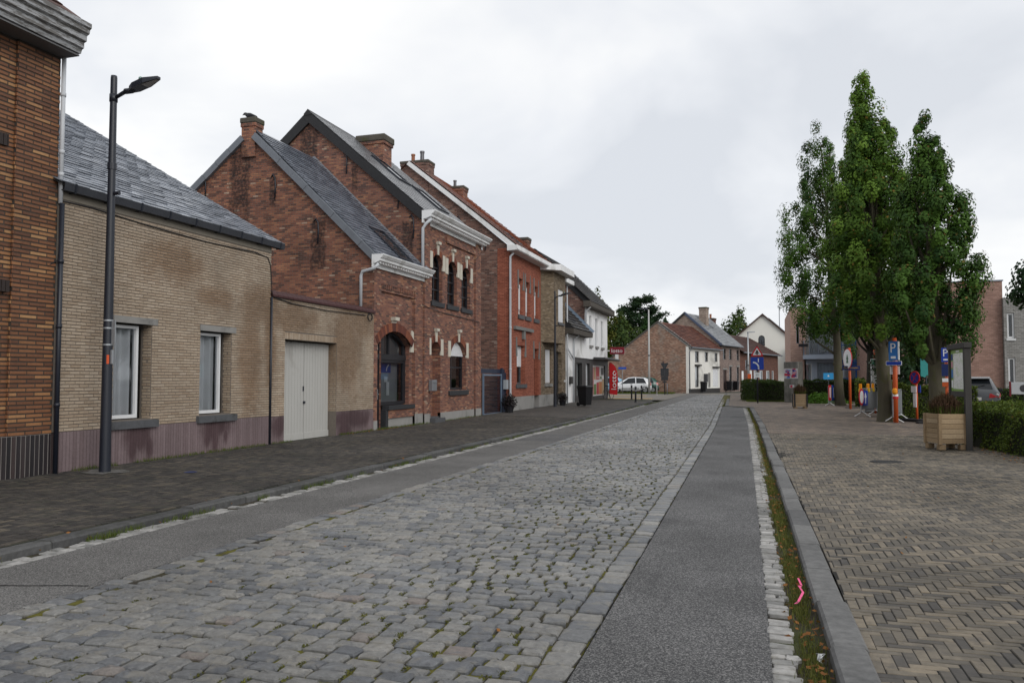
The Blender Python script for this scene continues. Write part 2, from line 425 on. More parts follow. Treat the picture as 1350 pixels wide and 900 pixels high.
g = NG('earth'); c = g.mix(g.noise(g.pos(), 2.5, 5), (.03, .026, .02), (.075, .066, .05)); c = g.mix(g.rng(g.noise(g.pos(), .9, 4), .45, .6), c, (.05, .06, .02)); g.bump(g.noise(g.pos(), 60, 3), .5, .01); EARTH = g.fin(c, .95, .1)
g = NG('joint_moss')
c = g.mix(g.noise(g.pos(), 20, 4), (.028, .026, .022), (.07, .062, .05))
mo = g.math('MULTIPLY', g.rng(g.noise(g.pos(), .8, 4), .36, .55), g.rng(g.noise(g.pos(), 9, 3), .36, .52))
c = g.mix(mo, c, g.mix(g.noise(g.pos(), 40, 2), (.07, .07, .014), (.17, .155, .035))); g.bump(g.noise(g.pos(), 120, 3), .8, .01); JOINT = g.fin(c, .95, .1)
g = NG('asphalt')
f1 = g.noise(g.pos(), 95, 3, .75); f2 = g.noise(g.pos(), .7, 5, .6); f3 = g.noise(g.pos(), 60, 3, .6)
c = g.ramp(f1, [(.34, (.018, .018, .019)), (.5, (.078, .078, .08)), (.64, (.25, .245, .24))])
c = g.mix(1.0, c, g.ramp(f2, [(.3, .72), (.7, 1.22)]), 'MULTIPLY'); c = g.mix(g.math('MULTIPLY', g.rng(g.noise(g.pos(), 1.6, 6, .7, stretch=(1, .25, 1)), .54, .66), .35), c, (.03, .03, .032)); c = g.mix(1.0, c, g.ramp(f3, [(.3, .85), (.7, 1.15)]), 'MULTIPLY')
g.bump(f1, .6, .006); ASPH = g.fin(c, .8, .25)
g = NG('old_asphalt')
c = g.ramp(g.noise(g.pos(), 95, 3, .75), [(.34, (.036, .035, .034)), (.5, (.11, .108, .105)), (.64, (.26, .25, .24))])
c = g.mix(1.0, c, g.ramp(g.noise(g.pos(), .8, 5, .6), [(.3, .75), (.7, 1.2)]), 'MULTIPLY'); g.bump(g.noise(g.pos(), 150, 2), .6, .006); ASPH2 = g.fin(c, .85, .2)
def stonemat(name, stops, rough=.55, spec=.4, mud=None):
    g = NG(name); r = g.rnd(); c = g.ramp(r[0], stops)
    n = g.noise(g.pos(), 14, 4, .65); c = g.mix(1.0, c, g.ramp(n, [(.25, .68), (.75, 1.28)]), 'MULTIPLY')
    c = g.mix(1.0, c, g.ramp(g.noise(g.pos(), .55, 5, .6), [(.3, .62), (.7, 1.2)]), 'MULTIPLY')
    if mud: c = g.mix(g.math('MULTIPLY', g.rng(g.noise(g.pos(), 5, 5, .7), .52, .7), .7), c, mud)
    g.bump(g.math('ADD', n, g.math('MULTIPLY', g.noise(g.pos(), 75, 3), .4)), .55, .008)
    return g.fin(c, g.math('ADD', rough-.1, g.math('MULTIPLY', n, .22)), spec)
g = NG('worn_porphyry'); r = g.rnd()
c = g.ramp(r[0], [(0, (.085, .091, .1)), (.2, (.128, .134, .143)), (.5, (.162, .164, .163)), (.8, (.192, .187, .175)), (.985, (.225, .217, .2)), (1, (.17, .142, .128))])
n = g.noise(g.pos(), 26, 6, .72); n2 = g.noise(g.pos(), 8, 4, .65); n3 = g.noise(g.pos(), .42, 4, .55)
c = g.mix(1.0, c, g.ramp(n, [(.25, .55), (.5, .98), (.75, 1.5)]), 'MULTIPLY'); c = g.mix(1.0, c, g.ramp(n3, [(.35, .68), (.65, 1.2)]), 'MULTIPLY')
c = g.mix(g.math('MULTIPLY', g.rng(n2, .5, .68), .6), c, (.19, .175, .145)); c = g.mix(g.math('MULTIPLY', g.rng(g.noise(g.pos(), 11, 4, .7), .56, .66), .55), c, (.075, .08, .09))
g.bump(g.math('ADD', n, g.math('MULTIPLY', g.noise(g.pos(), 90, 3), .35)), .85, .011); COBBLE = g.fin(c, g.math('ADD', .3, g.math('MULTIPLY', n, .34)), .55)
GUTTER = stonemat('pale_sett', [(0, (.19, .19, .183)), (.5, (.29, .285, .275)), (1, (.4, .39, .375))], .8, .2, mud=(.18, .17, .14))
CLAYR = stonemat('clay_paver', [(0, (.072, .066, .06)), (.3, (.118, .104, .084)), (.65, (.158, .136, .105)), (1, (.22, .184, .136))], .7, .3, mud=(.085, .077, .07))
CLAYL = stonemat('dark_clay_paver', [(0, (.036, .034, .033)), (.4, (.055, .05, .046)), (.75, (.072, .064, .056)), (1, (.105, .09, .07))], .75, .25, mud=(.05, .052, .04))
KERBST = stonemat('kerb_stone', [(0, (.12, .12, .12)), (1, (.165, .164, .16))], .8, .25)
def pavermat(name, stops, mort):
    g = NG(name); x = g.pos(); mp = g.n('ShaderNodeMapping'); g.set(mp.inputs[0], x)
    b = g.n('ShaderNodeTexBrick'); g.set(b.inputs['Vector'], mp.outputs[0]); b.inputs['Color1'].default_value = (0, 0, 0, 1); b.inputs['Color2'].default_value = (1, 1, 1, 1)
    b.inputs['Scale'].default_value = 1; b.inputs['Brick Width'].default_value = .2; b.inputs['Row Height'].default_value = .067; b.inputs['Mortar Size'].default_value = .004
    c = g.ramp(b.outputs[0], stops); c = g.mix(1.0, c, g.ramp(g.noise(x, .55, 4), [(.3, .78), (.7, 1.18)]), 'MULTIPLY')
    c = g.mix(b.outputs[1], c, mort); c = g.mix(g.math('MULTIPLY', g.rng(g.noise(x, 5, 5, .7), .52, .7), .7), c, (.085, .08, .075)); return g.fin(c, .8, .25)
CLAYFAR = pavermat('far_paver', [(0, (.06, .055, .055)), (.3, (.125, .105, .09)), (.6, (.19, .15, .12)), (1, (.27, .21, .155))], (.05, .045, .04))
CLAYFARL = pavermat('far_dark_paver', [(0, (.035, .033, .034)), (.4, (.06, .055, .052)), (.75, (.085, .075, .066)), (1, (.13, .11, .085))], (.03, .03, .028))

# base sheet out to the horizon
m = M(); ys = [-60, 0, 25, 60, 100, 200, 900]; xs = [-900, -100, -20, 0, 20, 100, 900]
for y in ys:
    for x in xs: m.v.append((x, y, zr(y)-.1)); m.r.append((.5,)*3)
for j in range(6):
    for i in range(6): m.f.append([j*7+i, j*7+i+1, j*7+i+8, j*7+i+7]); m.mi.append(0)
solo('ground', m, plain('field_ground', (.075, .075, .06), .95, .3, .2, .3), kind='structure')

# the road: bed under the setts, asphalt lanes, setts as real stones
def crown(x): t = (x+3.0)/2; return .035*max(0, 1-t*t)
m = M()
for a, b in ((-4.95, -4), (-4, -3), (-3, -2), (-2, -1.0)):
    strip(m, (lambda y, a=a: a + (sh(y) if a > -1.5 else 0)), (lambda y, b=b: b + (sh(y) if b > -1.5 else 0)), lambda y, a=a: zr(y)+crown(a)-.02, lambda y, b=b: zr(y)+crown(b)-.02, ys=[y_ for y_ in YS if y_ < 70]+[71])
road = solo('road', m, JOINT, kind='structure')
m = M(); strip(m, lambda y: -6.15, lambda y: -4.94, lambda y: zr(y)-.004); strip(m, lambda y: -4.94, lambda y: -4.94, lambda y: zr(y)-.004, lambda y: zr(y)-.1)
part('asphalt_lane', m, ASPH2, road)
m = M(); strip(m, lambda y: -.98+sh(y), lambda y: .06+sh(y)+jog(y), lambda y: zr(y)+.006); strip(m, lambda y: -.98+sh(y), lambda y: -.98+sh(y), lambda y: zr(y)-.08, lambda y: zr(y)+.006)
part('asphalt_lane', m, ASPH, road)
def sett(x, y, w, l, z, dome=.013, rot=0, jit=.009):
    """one worn paving sett, w across, l along the street"""
    hw, hl = w/2, l/2; c = [R.uniform(.04, .34)*R.uniform(.5, 1) for _ in range(8)]
    out = [(-hw, -hl*(1-c[0])), (-hw*(1-c[1]), -hl), (hw*(1-c[2]), -hl), (hw, -hl*(1-c[3])), (hw, hl*(1-c[4])), (hw*(1-c[5]), hl), (-hw*(1-c[6]), hl), (-hw, hl*(1-c[7]))]
    ca, sa = math.cos(rot), math.sin(rot); vs = []; tx, ty = R.gauss(0, .025), R.gauss(0, .035)
    out = [(a+R.uniform(-jit, jit), b+R.uniform(-jit, jit)) for a, b in out]
    for k, dz in ((1, -.05), (1, -dome), (.88, -.002)):
        for a, b in out:
            a2, b2 = a*k, b*k; vs.append((x+a2*ca-b2*sa, y+a2*sa+b2*ca, z+dz+(a2*tx+b2*ty+R.uniform(-.003, .003) if dz > -.04 else 0)))
    vs.append((x, y, z+.004))
    fs = [(r*8+i, r*8+(i+1) % 8, r*8+8+(i+1) % 8, r*8+8+i) for r in (0, 1) for i in range(8)] + [(16+i, 16+(i+1) % 8, 24) for i in range(8)]
    return (vs, fs, (R.random(), R.random(), R.random()))
items = []; y = 1.6
tuftpts = []
while y < 71:
    rowl = R.uniform(.106, .138); yc = y+rowl/2; xr = -1.2+sh(y)
    x = -4.76 + R.uniform(0, .12)
    wav = R.uniform(-.012, .012)
    while x < xr-.05:
        ww = min(R.uniform(.128, .198), xr-x)
        if xr-x-ww < .07: ww = xr-x
        xx = x+ww/2; bow = -.05*(1-((xx+3)/1.8)**2)-.05*(xx+3)      # courses sag a little in the middle
        gap = R.uniform(.008, .026)
        items.append(sett(xx, yc+wav+bow+R.uniform(-.008, .008), ww-gap, rowl-R.uniform(.004, .018), zr(y)+crown(xx)+R.uniform(-.007, .007), rot=R.gauss(0, .025)))
        if R.random() < .1+.3*(xx > -2.6) and y < 40: tuftpts.append((x-.004, yc+bow+R.uniform(-.03, .03), zr(y)+crown(x)-.008))
        x += ww
    y += rowl
for sd_, xb in ((0, -1.1), (1, -4.86)):
    y = 1.6
    while y < 71:
        l = R.uniform(.16, .24) if sd_ == 0 else R.uniform(.13, .2)
        xx = xb + (sh(y) if sd_ == 0 else R.uniform(-.02, .02))
        items.append(sett(xx, y+l/2, .19 if sd_ == 0 else .17, l-.012, zr(y)+.004+R.uniform(-.005, .005), dome=.01)); y += l
pieces(road, 'cobblestone', 'cobblestones', items, COBBLE)
m = M(); m.add([(-6.1, 20.0, zr(20)+.001), (-5.0, 19.8, zr(20)+.001), (-5.0, 22.3, zr(22)+.001), (-5.7, 22.5, zr(22)+.001), (-6.1, 22.2, zr(22)+.001)], [(0, 1, 2, 3, 4)]); part('asphalt_patch', m, ASPH, road)
# a crack and a dropped kerbside repair in the left lane
m = M(); pts = [(-6.0, 4.72), (-5.7, 4.8), (-5.45, 4.86), (-5.2, 4.95), (-4.98, 5.0)]
for a, b in zip(pts, pts[1:]): m.quad((a[0], a[1]-.008, .001), (b[0], b[1]-.008, .001), (b[0], b[1]+.008, .001), (a[0], a[1]+.008, .001))
part('crack', m, plain('tar', (.012, .012, .013), .6, .2, 20, .2), road)

# gutters of pale setts
m = M(); strip(m, lambda y: -6.42, lambda y: -6.13, lambda y: zr(y)-.02); gut = solo('gutter', m, EARTH, kind='structure')
items = []; y = 1.6
while y < 46:
    l = R.uniform(.09, .16)
    if R.random() < .93: 
        items.append(sett(-6.2+R.uniform(-.012, .012), y+l/2, .115, l-.012, zr(y)+R.uniform(-.004, .006), .008))
        if R.random() < .7: items.append(sett(-6.32+R.uniform(-.012, .012), y+l/2, .11, l-.014, zr(y)+R.uniform(-.006, .004), .008))
    y += l
pieces(gut, 'gutter_sett', 'gutter_setts', items, GUTTER, 150)
m = M(); strip(m, lambda y: .05+sh(y)+jog(y), lambda y: .40+sh(y)+jog(y), lambda y: zr(y)-.02, ys=[y_ for y_ in YS if y_ <= 58]); gut = solo('gutter', m, EARTH, kind='structure')
items = []; y = 1.6
while y < 58:
    l = R.uniform(.075, .1)
    l0 = l
    if R.random() < .96:
        x = .125+sh(y)+jog(y); l0 = l; l = l-.006
        if R.random() < .82 - .5*(10 < y < 13.5): items.append(sett(x+R.uniform(-.01, .01), y+l/2, .13+R.uniform(-.02, .03), l-.012, zr(y)+.008+R.uniform(-.005, .005), .006, R.gauss(0, .03), .004))
        else:
            items.append(sett(x-.03, y+l/2, .075, l-.01, zr(y)+.008, .006)); items.append(sett(x+.055, y+l/2, .075, l-.012, zr(y)+.006, .006))
        l = l0
        if y > 14: items.append(sett(x+.11, y+l/2, .08, l-.012, zr(y)+.006, .006))
    y += l
pieces(gut, 'gutter_sett', 'gutter_setts', items, GUTTER, 300)

# kerbs: separate stones about a metre long
KERBDK = stonemat('dark_kerb_stone', [(0, (.075, .075, .077)), (1, (.11, .11, .109))], .85, .2, mud=(.05, .052, .045))
def kerb(x0, x1, ztop, ys, L, shift, name='kerb', zbot=-.1, km=None):
    m = M(); strip(m, lambda y: x0+.01+shift(y), lambda y: x1-.01+shift(y), lambda y: zr(y)+ztop-.03, ys=[ys[0]+(ys[1]-ys[0])*i/40 for i in range(41)]); k = solo(name, m, EARTH, kind='structure')
    items = []; y = ys[0]
    while y < ys[-1]:
        ye = min(y+L-.008, ys[-1]); mm = M(); dz = R.uniform(-.01, .008); dxx = R.uniform(-.01, .01); b = .018
        a0, a1 = shift(y)+dxx, shift(ye)+dxx; z0, z1 = zr(y)+ztop+dz, zr(ye)+ztop+dz
        P = [(x0, zbot), (x1, zbot), (x1, -b), (x1-b, 0), (x0+b, 0), (x0, -b)]
        vs = [(px+a0, y, z0+pz) for px, pz in P] + [(px+a1, ye, z1+pz) for px, pz in P]
        items.append((vs, [(0,1,2,3,4,5), (11,10,9,8,7,6)] + [(i, i+6, (i+1) % 6+6, (i+1) % 6) for i in range(6)], (R.random(), R.random(), R.random())))
        y += L
    pieces(k, 'kerb_stone', 'kerb_stones', items, km or KERBST, 60); return k
kerb(-6.62, -6.42, .07, [2, 50.5], 1.0, lambda y: 0, zbot=-.2, km=KERBDK)
kerb(.385, .585, .062, [2, 58], 1.0, lambda y: sh(y)+jog(y), zbot=-.1)
# rounded kerb end towards the side street
items = []
for i in range(7):
    a0, a1 = math.radians(i*12.5), math.radians((i+1)*12.5-.6); c = (-9.1, 50.5); vs = []
    for a in (a0, a1):
        for rr, zz in ((2.5, -.2), (2.69, -.2), (2.69, .06), (2.675, .07), (2.515, .07), (2.5, .06)):
            vs.append((c[0]+rr*math.cos(a), c[1]+rr*math.sin(a), zr(51)+zz-i*.008))
    items.append((vs, [(0,1,2,3,4,5), (11,10,9,8,7,6)] + [(i, i+6, (i+1) % 6+6, (i+1) % 6) for i in range(6)], (R.random(),)*3))
m = M(); m.box(-9, -8.9, 52.9, 53.1, -.1, .05); k = solo('kerb', m, KERBST, kind='structure')
pieces(k, 'kerb_stone', 'kerb_stones', items, KERBST, 60)

# brick pavements in herringbone
def herring(x0, x1, y0, y1, zf, inside, lim, L=.201, W=.067, gap=.006):
    items = []
    nx, ny = int((x1-x0)/W)+8, int((y1-y0)/W)+8
    for j in range(-4, ny):
        for i in range(-4, nx):
            k = (i-j) % 6
            if k == 0: a, b, c, d = i, j, i+3, j+1          # lying across
            elif k == 3: a, b, c, d = i, j-2, i+1, j+1    # lying along
            else: continue
            xa, ya, xb, yb = x0+a*W, y0+b*W, x0+c*W, y0+d*W
            if not inside((xa+xb)/2, (ya+yb)/2): continue
            z = zf((xa+xb)/2, (ya+yb)/2) + R.uniform(-.002, .002)
            g2 = gap/2+R.uniform(-.002, .0025); q = .004; tx = R.uniform(-.0015, .0015)
            xa += g2; ya += g2; xb -= g2; yb -= g2
            lo, hi = lim((ya+yb)/2); xa = max(xa, lo); xb = min(xb, hi)
            if xb-xa < .02: continue
            vs = [(xa,ya,z-.03),(xb,ya,z-.03),(xb,yb,z-.03),(xa,yb,z-.03),(xa,ya,z-.003),(xb,ya,z-.003),(xb,yb,z-.003),(xa,yb,z-.003),
                  (xa+q,ya+q,z+tx),(xb-q,ya+q,z-tx),(xb-q,yb-q,z-tx),(xa+q,yb-q,z+tx)]
            items.append((vs, [(8,9,10,11),(4,5,9,8),(5,6,10,9),(6,7,11,10),(7,4,8,11),(0,1,5,4),(1,2,6,5),(2,3,7,6),(3,0,4,7)], (R.random(), R.random(), R.random())))
    return items
def undul(x, y): return .013*math.sin(x*1.3+y*.7)+.010*math.sin(y*1.1-x*.6)+.006*math.sin(2.7*x-1.9*y)-.01
def zright(x, y): return zr(y)+.06+undul(x, y)+.012*max(x-1, 0)*.4
m = M(); YR = [1.5]+[3+i*.25 for i in range(85)]
for a in range(40):
    xa, xb = .59+a*.25, .59+(a+1)*.25
    strip(m, lambda y: xa+(sh(y) if a == 0 else 0), lambda y: xb, lambda y: zright(xa, y)-.0045, lambda y: zright(xb, y)-.0045, ys=YR)
pave = solo('pavement', m, plain('joint_sand', (.02, .019, .017), .95, .3, 9, .4), kind='structure')
def in_r(x, y):
    if x < .5+sh(y): return False
    return 1.6 < y < 24 and x < 9.2
pieces(pave, 'paving_brick', 'paving_bricks', herring(.3, 9.4, 1.6, 24, zright, in_r, lambda y: (.592+sh(y), 99)), CLAYR)
m = M(); strip(m, lambda y: .59+sh(y)+jog(y), lambda y: 14, lambda y: zright(1, y)-.002, lambda y: zright(14, y)-.002, ys=[23.9, 28, 32, 36, 41, 43.5, 45, 48, 52, 58, 64, 70, 77])
m2 = m; part('far_paving', m, CLAYFAR, pave)
m = M()
for i in range(20):
    a, b = math.tau*i/20, math.tau*(i+1)/20
    m.add([(2.25, 16.2, zright(2.25, 16.2)+.006), (2.25+.3*math.cos(a), 16.2+.3*math.sin(a), zright(2.25, 16.2)+.006), (2.25+.3*math.cos(b), 16.2+.3*math.sin(b), zright(2.25, 16.2)+.006)], [(0, 1, 2)])
part('manhole_cover', m, plain('cast_iron', (.03, .03, .032), .6, .3, 20, .4, .4, .6), pave)
m = M(); YL = [1.5]+[3+i for i in range(52)]
strip(m, lambda y: X0-.3, lambda y: -6.615, lambda y: zpav(X0, y)-.012, lambda y: zpav(-6.6, y)-.012, ys=YL)
pavl = solo('pavement', m, plain('joint_sand_dark', (.04, .042, .028), .95, .35, 6, .4), kind='structure')
def in_l(x, y):
    if not (X0-.05 < x < -6.5 and 2 < y < 30): return False
    return True
pieces(pavl, 'paving_brick', 'paving_bricks', herring(-10.4, -6.6, 2, 30, zpav, in_l, lambda y: (X0+.01, -6.63)), CLAYL)
m = M(); strip(m, lambda y: X0-.05, lambda y: -6.615, lambda y: zpav(X0, y)-.002, lambda y: zpav(-6.6, y)-.002, ys=[29.9, 36, 42, 46, 50.5])
vs = [(-6.42+0, 50.5, zr(51)+.12)]
poly = [(-10.4, 50.4)] + [(-9.1+2.6*math.cos(a), 50.5+2.6*math.sin(a)) for a in [math.radians(i*10) for i in range(10)]] + [(-10.4, 56.5)]
m.add([(x, y, zr(51)+.073) for x, y in poly], [tuple(range(len(poly)))])
part('far_paving', m, CLAYFARL, pavl)
m = M()
for i in range(16):
    a, b = math.tau*i/16, math.tau*(i+1)/16; c = (-8.6, 10.6); z = zpav(*c)+.006
    m.add([(c[0], c[1], z), (c[0]+.1*math.cos(a), c[1]+.1*math.sin(a), z), (c[0]+.1*math.cos(b), c[1]+.1*math.sin(b), z)], [(0, 1, 2)])
part('valve_cover', m, plain('blue_cover', (.02, .035, .12), .6, .2, 20), pavl)
# side street, tactile strip, verge in front of the barn, crossroads asphalt
m = M(); m.add([(-60, 55.5, zr(57)+.03), (-6.2, 55.5, zr(57)+.004), (-6.2, 72, zr(72)-.004), (-60, 72, zr(72)-.004)], [(0, 1, 2, 3)])
m.add([(-60, 71.9, zr(72)-.008), (20, 71.9, zr(72)-.008), (20, 78, zr(78)-.002), (-60, 78, zr(78)-.002)], [(0, 1, 2, 3)])
m.add([(-6.2, 70.8, zr(71)-.012), (3, 70.8, zr(71)-.012), (3, 72, zr(72)-.012), (-6.2, 72, zr(72)-.012)], [(0, 1, 2, 3)])
side = solo('side_street', m, plain('pale_paving', (.17, .155, .135), .9, .2, 1.2, .2), kind='structure')
m = M(); m.box(-13, -7.4, 57.6, 58.8, 0, zr(58)+.04); m.box(-12, -9, 66, 67.2, 0, zr(66)+.03)
part('tactile_strip', m, plain('ochre_paving', (.42, .3, .14), .9, .2, 6, .2), side)
# ================================================================ LEFT-HAND ROW
FR = Pl((X0, 0, 0), (0, 1, 0), (1, 0, 0))                 # street fronts
def GB(y): return Pl((0, y, 0), (1, 0, 0), (0, -1, 0))    # gables, facing down the street
def house(name, label, y0, y1, cat='house'): return thing(name, label, cat, (X0, (y0+y1)/2, .1), world=True)
def stained(g, c, blobs, col, k):
    """wet stains with a shape of their own: blobs = (y, z, half width, half height)"""
    x = g.xyz(g.pos()); tot = None
    wob = g.noise(g.pos(), 2.6, 7, .68, stretch=(1, 1, .55)); w2 = g.math('MULTIPLY', g.math('SUBTRACT', wob, .5), 1.7)
    for by, bz, hw, hh in blobs:
        a = g.math('DIVIDE', g.math('SUBTRACT', x[1], by), hw); b = g.math('DIVIDE', g.math('SUBTRACT', x[2], bz), hh)
        dd = g.math('SQRT', g.math('ADD', g.math('MULTIPLY', a, a), g.math('MULTIPLY', b, b)))
        mk = g.rng(g.math('ADD', dd, w2), .45, 1.3, 1, 0)
        tot = mk if tot is None else g.math('MAXIMUM', tot, mk)
    return g.mix(g.math('MULTIPLY', tot, k), c, col, 'MULTIPLY')
def tile_field(pl, u0, u1, z0, z1, w=.07, gap=.009, proud=.008):
    items = []; u = u0
    while u < u1-.02:
        a, b = u+gap/2, min(u+w, u1)-gap/2; u += w; d = -proud+R.uniform(-.002, .002); q = .004
        vs = [pl(a,z0,.004), pl(b,z0,.004), pl(b,z1,.004), pl(a,z1,.004), pl(a+q,z0+q,d), pl(b-q,z0+q,d), pl(b-q,z1-q,d), pl(a+q,z1-q,d)]
        items.append((vs, [(4,5,6,7),(0,1,5,4),(1,2,6,5),(2,3,7,6),(3,0,4,7)], (R.random(), R.random(), R.random())))
    return items
def window(root, pl, u0, u1, z0, z1, d=.14, fw=.06, frame=PVC, rise=0, curtain=True, sill=None, shutter=0, mull=(), trans=(), name='window', glass=GLASS, dark=True):
    m = M()
    n = 10 if rise else 1
    pbox(m, pl, u0, u0+fw, z0, z1-rise, d-.05, d+.03); pbox(m, pl, u1-fw, u1, z0, z1-rise, d-.05, d+.03); pbox(m, pl, u0+fw, u1-fw, z0, z0+fw*1.2, d-.047, d+.03)
    op = (u0, u1, z0, z1, rise)
    for i in range(n):
        a, b = u0+(u1-u0)*i/n, u0+(u1-u0)*(i+1)/n; za, zb_ = arch_z(op, a), arch_z(op, b)
        m.add([pl(a,za-fw,d-.048), pl(b,zb_-fw,d-.048), pl(b,zb_,d-.048), pl(a,za,d-.048), pl(a,za-fw,d+.03), pl(b,zb_-fw,d+.03)], [(0,1,2,3), (0,4,5,1)])
    for u in mull: pbox(m, pl, u-fw*.4, u+fw*.4, z0+fw, z1-(rise*.5 if rise else fw), d-.04, d+.025)
    for z in trans: pbox(m, pl, u0+fw, u1-fw, z-fw*.4, z+fw*.4, d-.043, d+.025)
    wnd = part(name, m, frame, root)
    m = M(); q = fw*.8
    pts = [pl(u0+q, z0+q, d), pl(u1-q, z0+q, d)] + [pl(u1-q-(u1-u0-2*q)*i/n, arch_z(op, u1-q-(u1-u0-2*q)*i/n)-q*.6, d) for i in range(n+1)]
    m.add(pts, [tuple(range(len(pts)))]); part('pane', m, glass, wnd)
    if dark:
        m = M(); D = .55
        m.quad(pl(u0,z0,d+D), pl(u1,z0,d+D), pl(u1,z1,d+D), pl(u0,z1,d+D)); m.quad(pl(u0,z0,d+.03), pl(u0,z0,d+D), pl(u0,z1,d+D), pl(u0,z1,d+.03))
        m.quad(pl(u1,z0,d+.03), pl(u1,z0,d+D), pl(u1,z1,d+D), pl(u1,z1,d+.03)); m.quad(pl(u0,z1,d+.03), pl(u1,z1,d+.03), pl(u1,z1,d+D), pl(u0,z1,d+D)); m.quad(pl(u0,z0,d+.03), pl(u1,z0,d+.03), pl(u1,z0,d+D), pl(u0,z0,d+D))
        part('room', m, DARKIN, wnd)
    if curtain:
        m = M(); N = max(int((u1-u0)*70), 6); ph = R.random()*9
        for i in range(N+1):
            u = u0+.02+(u1-u0-.04)*i/N; dd = d+.15+.055*math.sin(u*42+ph)+.03*math.sin(u*17)
            m.v += [pl(u, z0+.02, dd), pl(u, z1-.02, dd)]; m.r += [(.5,)*3]*2
        m.f += [(2*i, 2*i+2, 2*i+3, 2*i+1) for i in range(N)]; m.mi += [0]*N
        part('curtain', m, CURTAIN, wnd, True)
    if shutter:
        m = M(); z = z1-shutter; top = z1
        while z < top-.01:
            hs = min(.045, top-z)
            if rise:
                zz = min(z+hs, top-.005); ua, ub = u0+.01, u1-.01
                h = (u1-u0)/2; Rr = (h*h+rise*rise)/(2*rise)
                over = zz-(z1-rise)
                if over > 0:
                    t = max(Rr*Rr-(over+Rr-rise)**2, 0)**.5; ua, ub = (u0+u1)/2-t+.005, (u0+u1)/2+t-.005
            else: ua, ub = u0+.01, u1-.01
            if ub-ua > .05: pbox(m, pl, ua, ub, z, z+hs-.006, d-.075, d-.052)
            z += hs
        part('roller_shutter', m, ROLL, wnd)
    if sill:
        su0, su1, sz0, sz1, sp, sm = sill; m = M()
        c = [pl(su0,sz0,-sp), pl(su1,sz0,-sp), pl(su1,sz0,d-.05), pl(su0,sz0,d-.05), pl(su0,sz1-.015,-sp), pl(su1,sz1-.015,-sp), pl(su1,sz1,d-.05), pl(su0,sz1,d-.05)]
        m.add(c, [(0,3,2,1),(4,5,6,7),(0,1,5,4),(1,2,6,5),(2,3,7,6),(3,0,4,7)]); part('sill', m, sm, wnd)
    return wnd
def chimney(root, x0, x1, y0, y1, z0, z1, bm, cap=.1, over=.05, pots=()):
    m = M(); m.bev(x0, x1, y0, y1, z0, z1-cap-.12, .01); m.bev(x0-over*.6, x1+over*.6, y0-over*.6, y1+over*.6, z1-cap-.12, z1-cap, .012)
    c = part('chimney', m, bm, root)
    m = M(); m.bev(x0-over, x1+over, y0-over, y1+over, z1-cap, z1, .02); part('cap', m, MOSSY, c)
    for px, py, r, h, mt in pots:
        m = M(); m.lathe((px, py, z1), [(r, -.02), (r*.9, h*.8), (r*1.1, h*.82), (r*1.1, h), (r*.7, h)], 10); part('chimney_pot', m, mt, c)
    return c
def pipe(root, pts, r=.05, mt=None, name='downpipe', clips=()):
    m = M(); m.tube(pts, r, 10)
    for p in clips: m.lathe(p, [(r*1.25, -.03), (r*1.25, .03)], 10)
    return part(name, m, mt or GREYPIPE, root, True)
g = NG('mossy_mortar'); c = g.mix(g.noise(g.obj(), 5, 4), (.05, .045, .04), (.13, .12, .1)); c = g.mix(g.math('MULTIPLY', g.rng(g.noise(g.obj(), 2.5, 4), .5, .66), .6), c, (.06, .065, .03)); g.bump(g.noise(g.obj(), 40, 3), .6, .01); MOSSY = g.fin(c, .95, .15)
POTC = plain('terracotta', (.28, .12, .07), .85, .2, 8, .2); POTM = plain('flue_metal', (.12, .12, .13), .5, .2, 8, .1, .5, .6)

# ---------------------------------------------------------------- orange-brown brick house
A = house('brown_brick_house', 'tall house of narrow orange and brown bricks with peeling cornice at the left edge', 4, 9.55)
BA = smallbrick('orange_brick', [(0, (.12, .052, .028)), (.3, (.165, .07, .034)), (.6, (.215, .092, .042)), (.9, (.28, .13, .055)), (1, (.38, .21, .095))], .6, .4)
m = M(); wall(m, FR, 8.82, 9.55, .77, 6.6); wall(m, Pl((X0-.05, 0, 0), (0, 1, 0), (1, 0, 0)), 4, 8.82, .77, 6.6)
m.quad((X0-.05, 8.82, .77), (X0, 8.82, .77), (X0, 8.82, 6.6), (X0-.05, 8.82, 6.6))
m.quad((X0, 9.55, -.1), (X0-9, 9.55, -.1), (X0-9, 9.55, 7), (X0, 9.55, 7)); m.quad((X0-.1, 4, -.1), (X0-9, 4, -.1), (X0-9, 4, 7), (X0-.1, 4, 7))
wl = part('wall', m, MORTAR, A)
it = brick_items(FR, 8.82, 9.55, .775, 6.56, .29, .046, .0635, .016)
it += brick_items(Pl((X0-.05, 0, 0), (0, 1, 0), (1, 0, 0)), 6.4, 8.818, .775, 6.56, .29, .046, .0635, .016)
it += brick_items(GB(8.816), X0-.05, X0+.006, .775, 6.56, .07, .05, .0635, .012)
pieces(wl, 'brick', 'bricks', it, BA)
DKT = smallbrick('dark_glazed_tile', [(0, (.016, .014, .016)), (.6, (.03, .024, .026)), (1, (.05, .035, .034))], .35, .5)
m = M(); pbox(m, FR, 4, 9.55, -.1, .768, -.006, .3); pth = part('plinth', m, plain('pale_joint', (.2, .185, .175), .9), A)
pieces(pth, 'plinth_tile', 'plinth_tiles', tile_field(Pl((X0+.006, 0, 0), (0, 1, 0), (1, 0, 0)), 6.3, 9.55, -.02, .765, .078, .014), DKT)
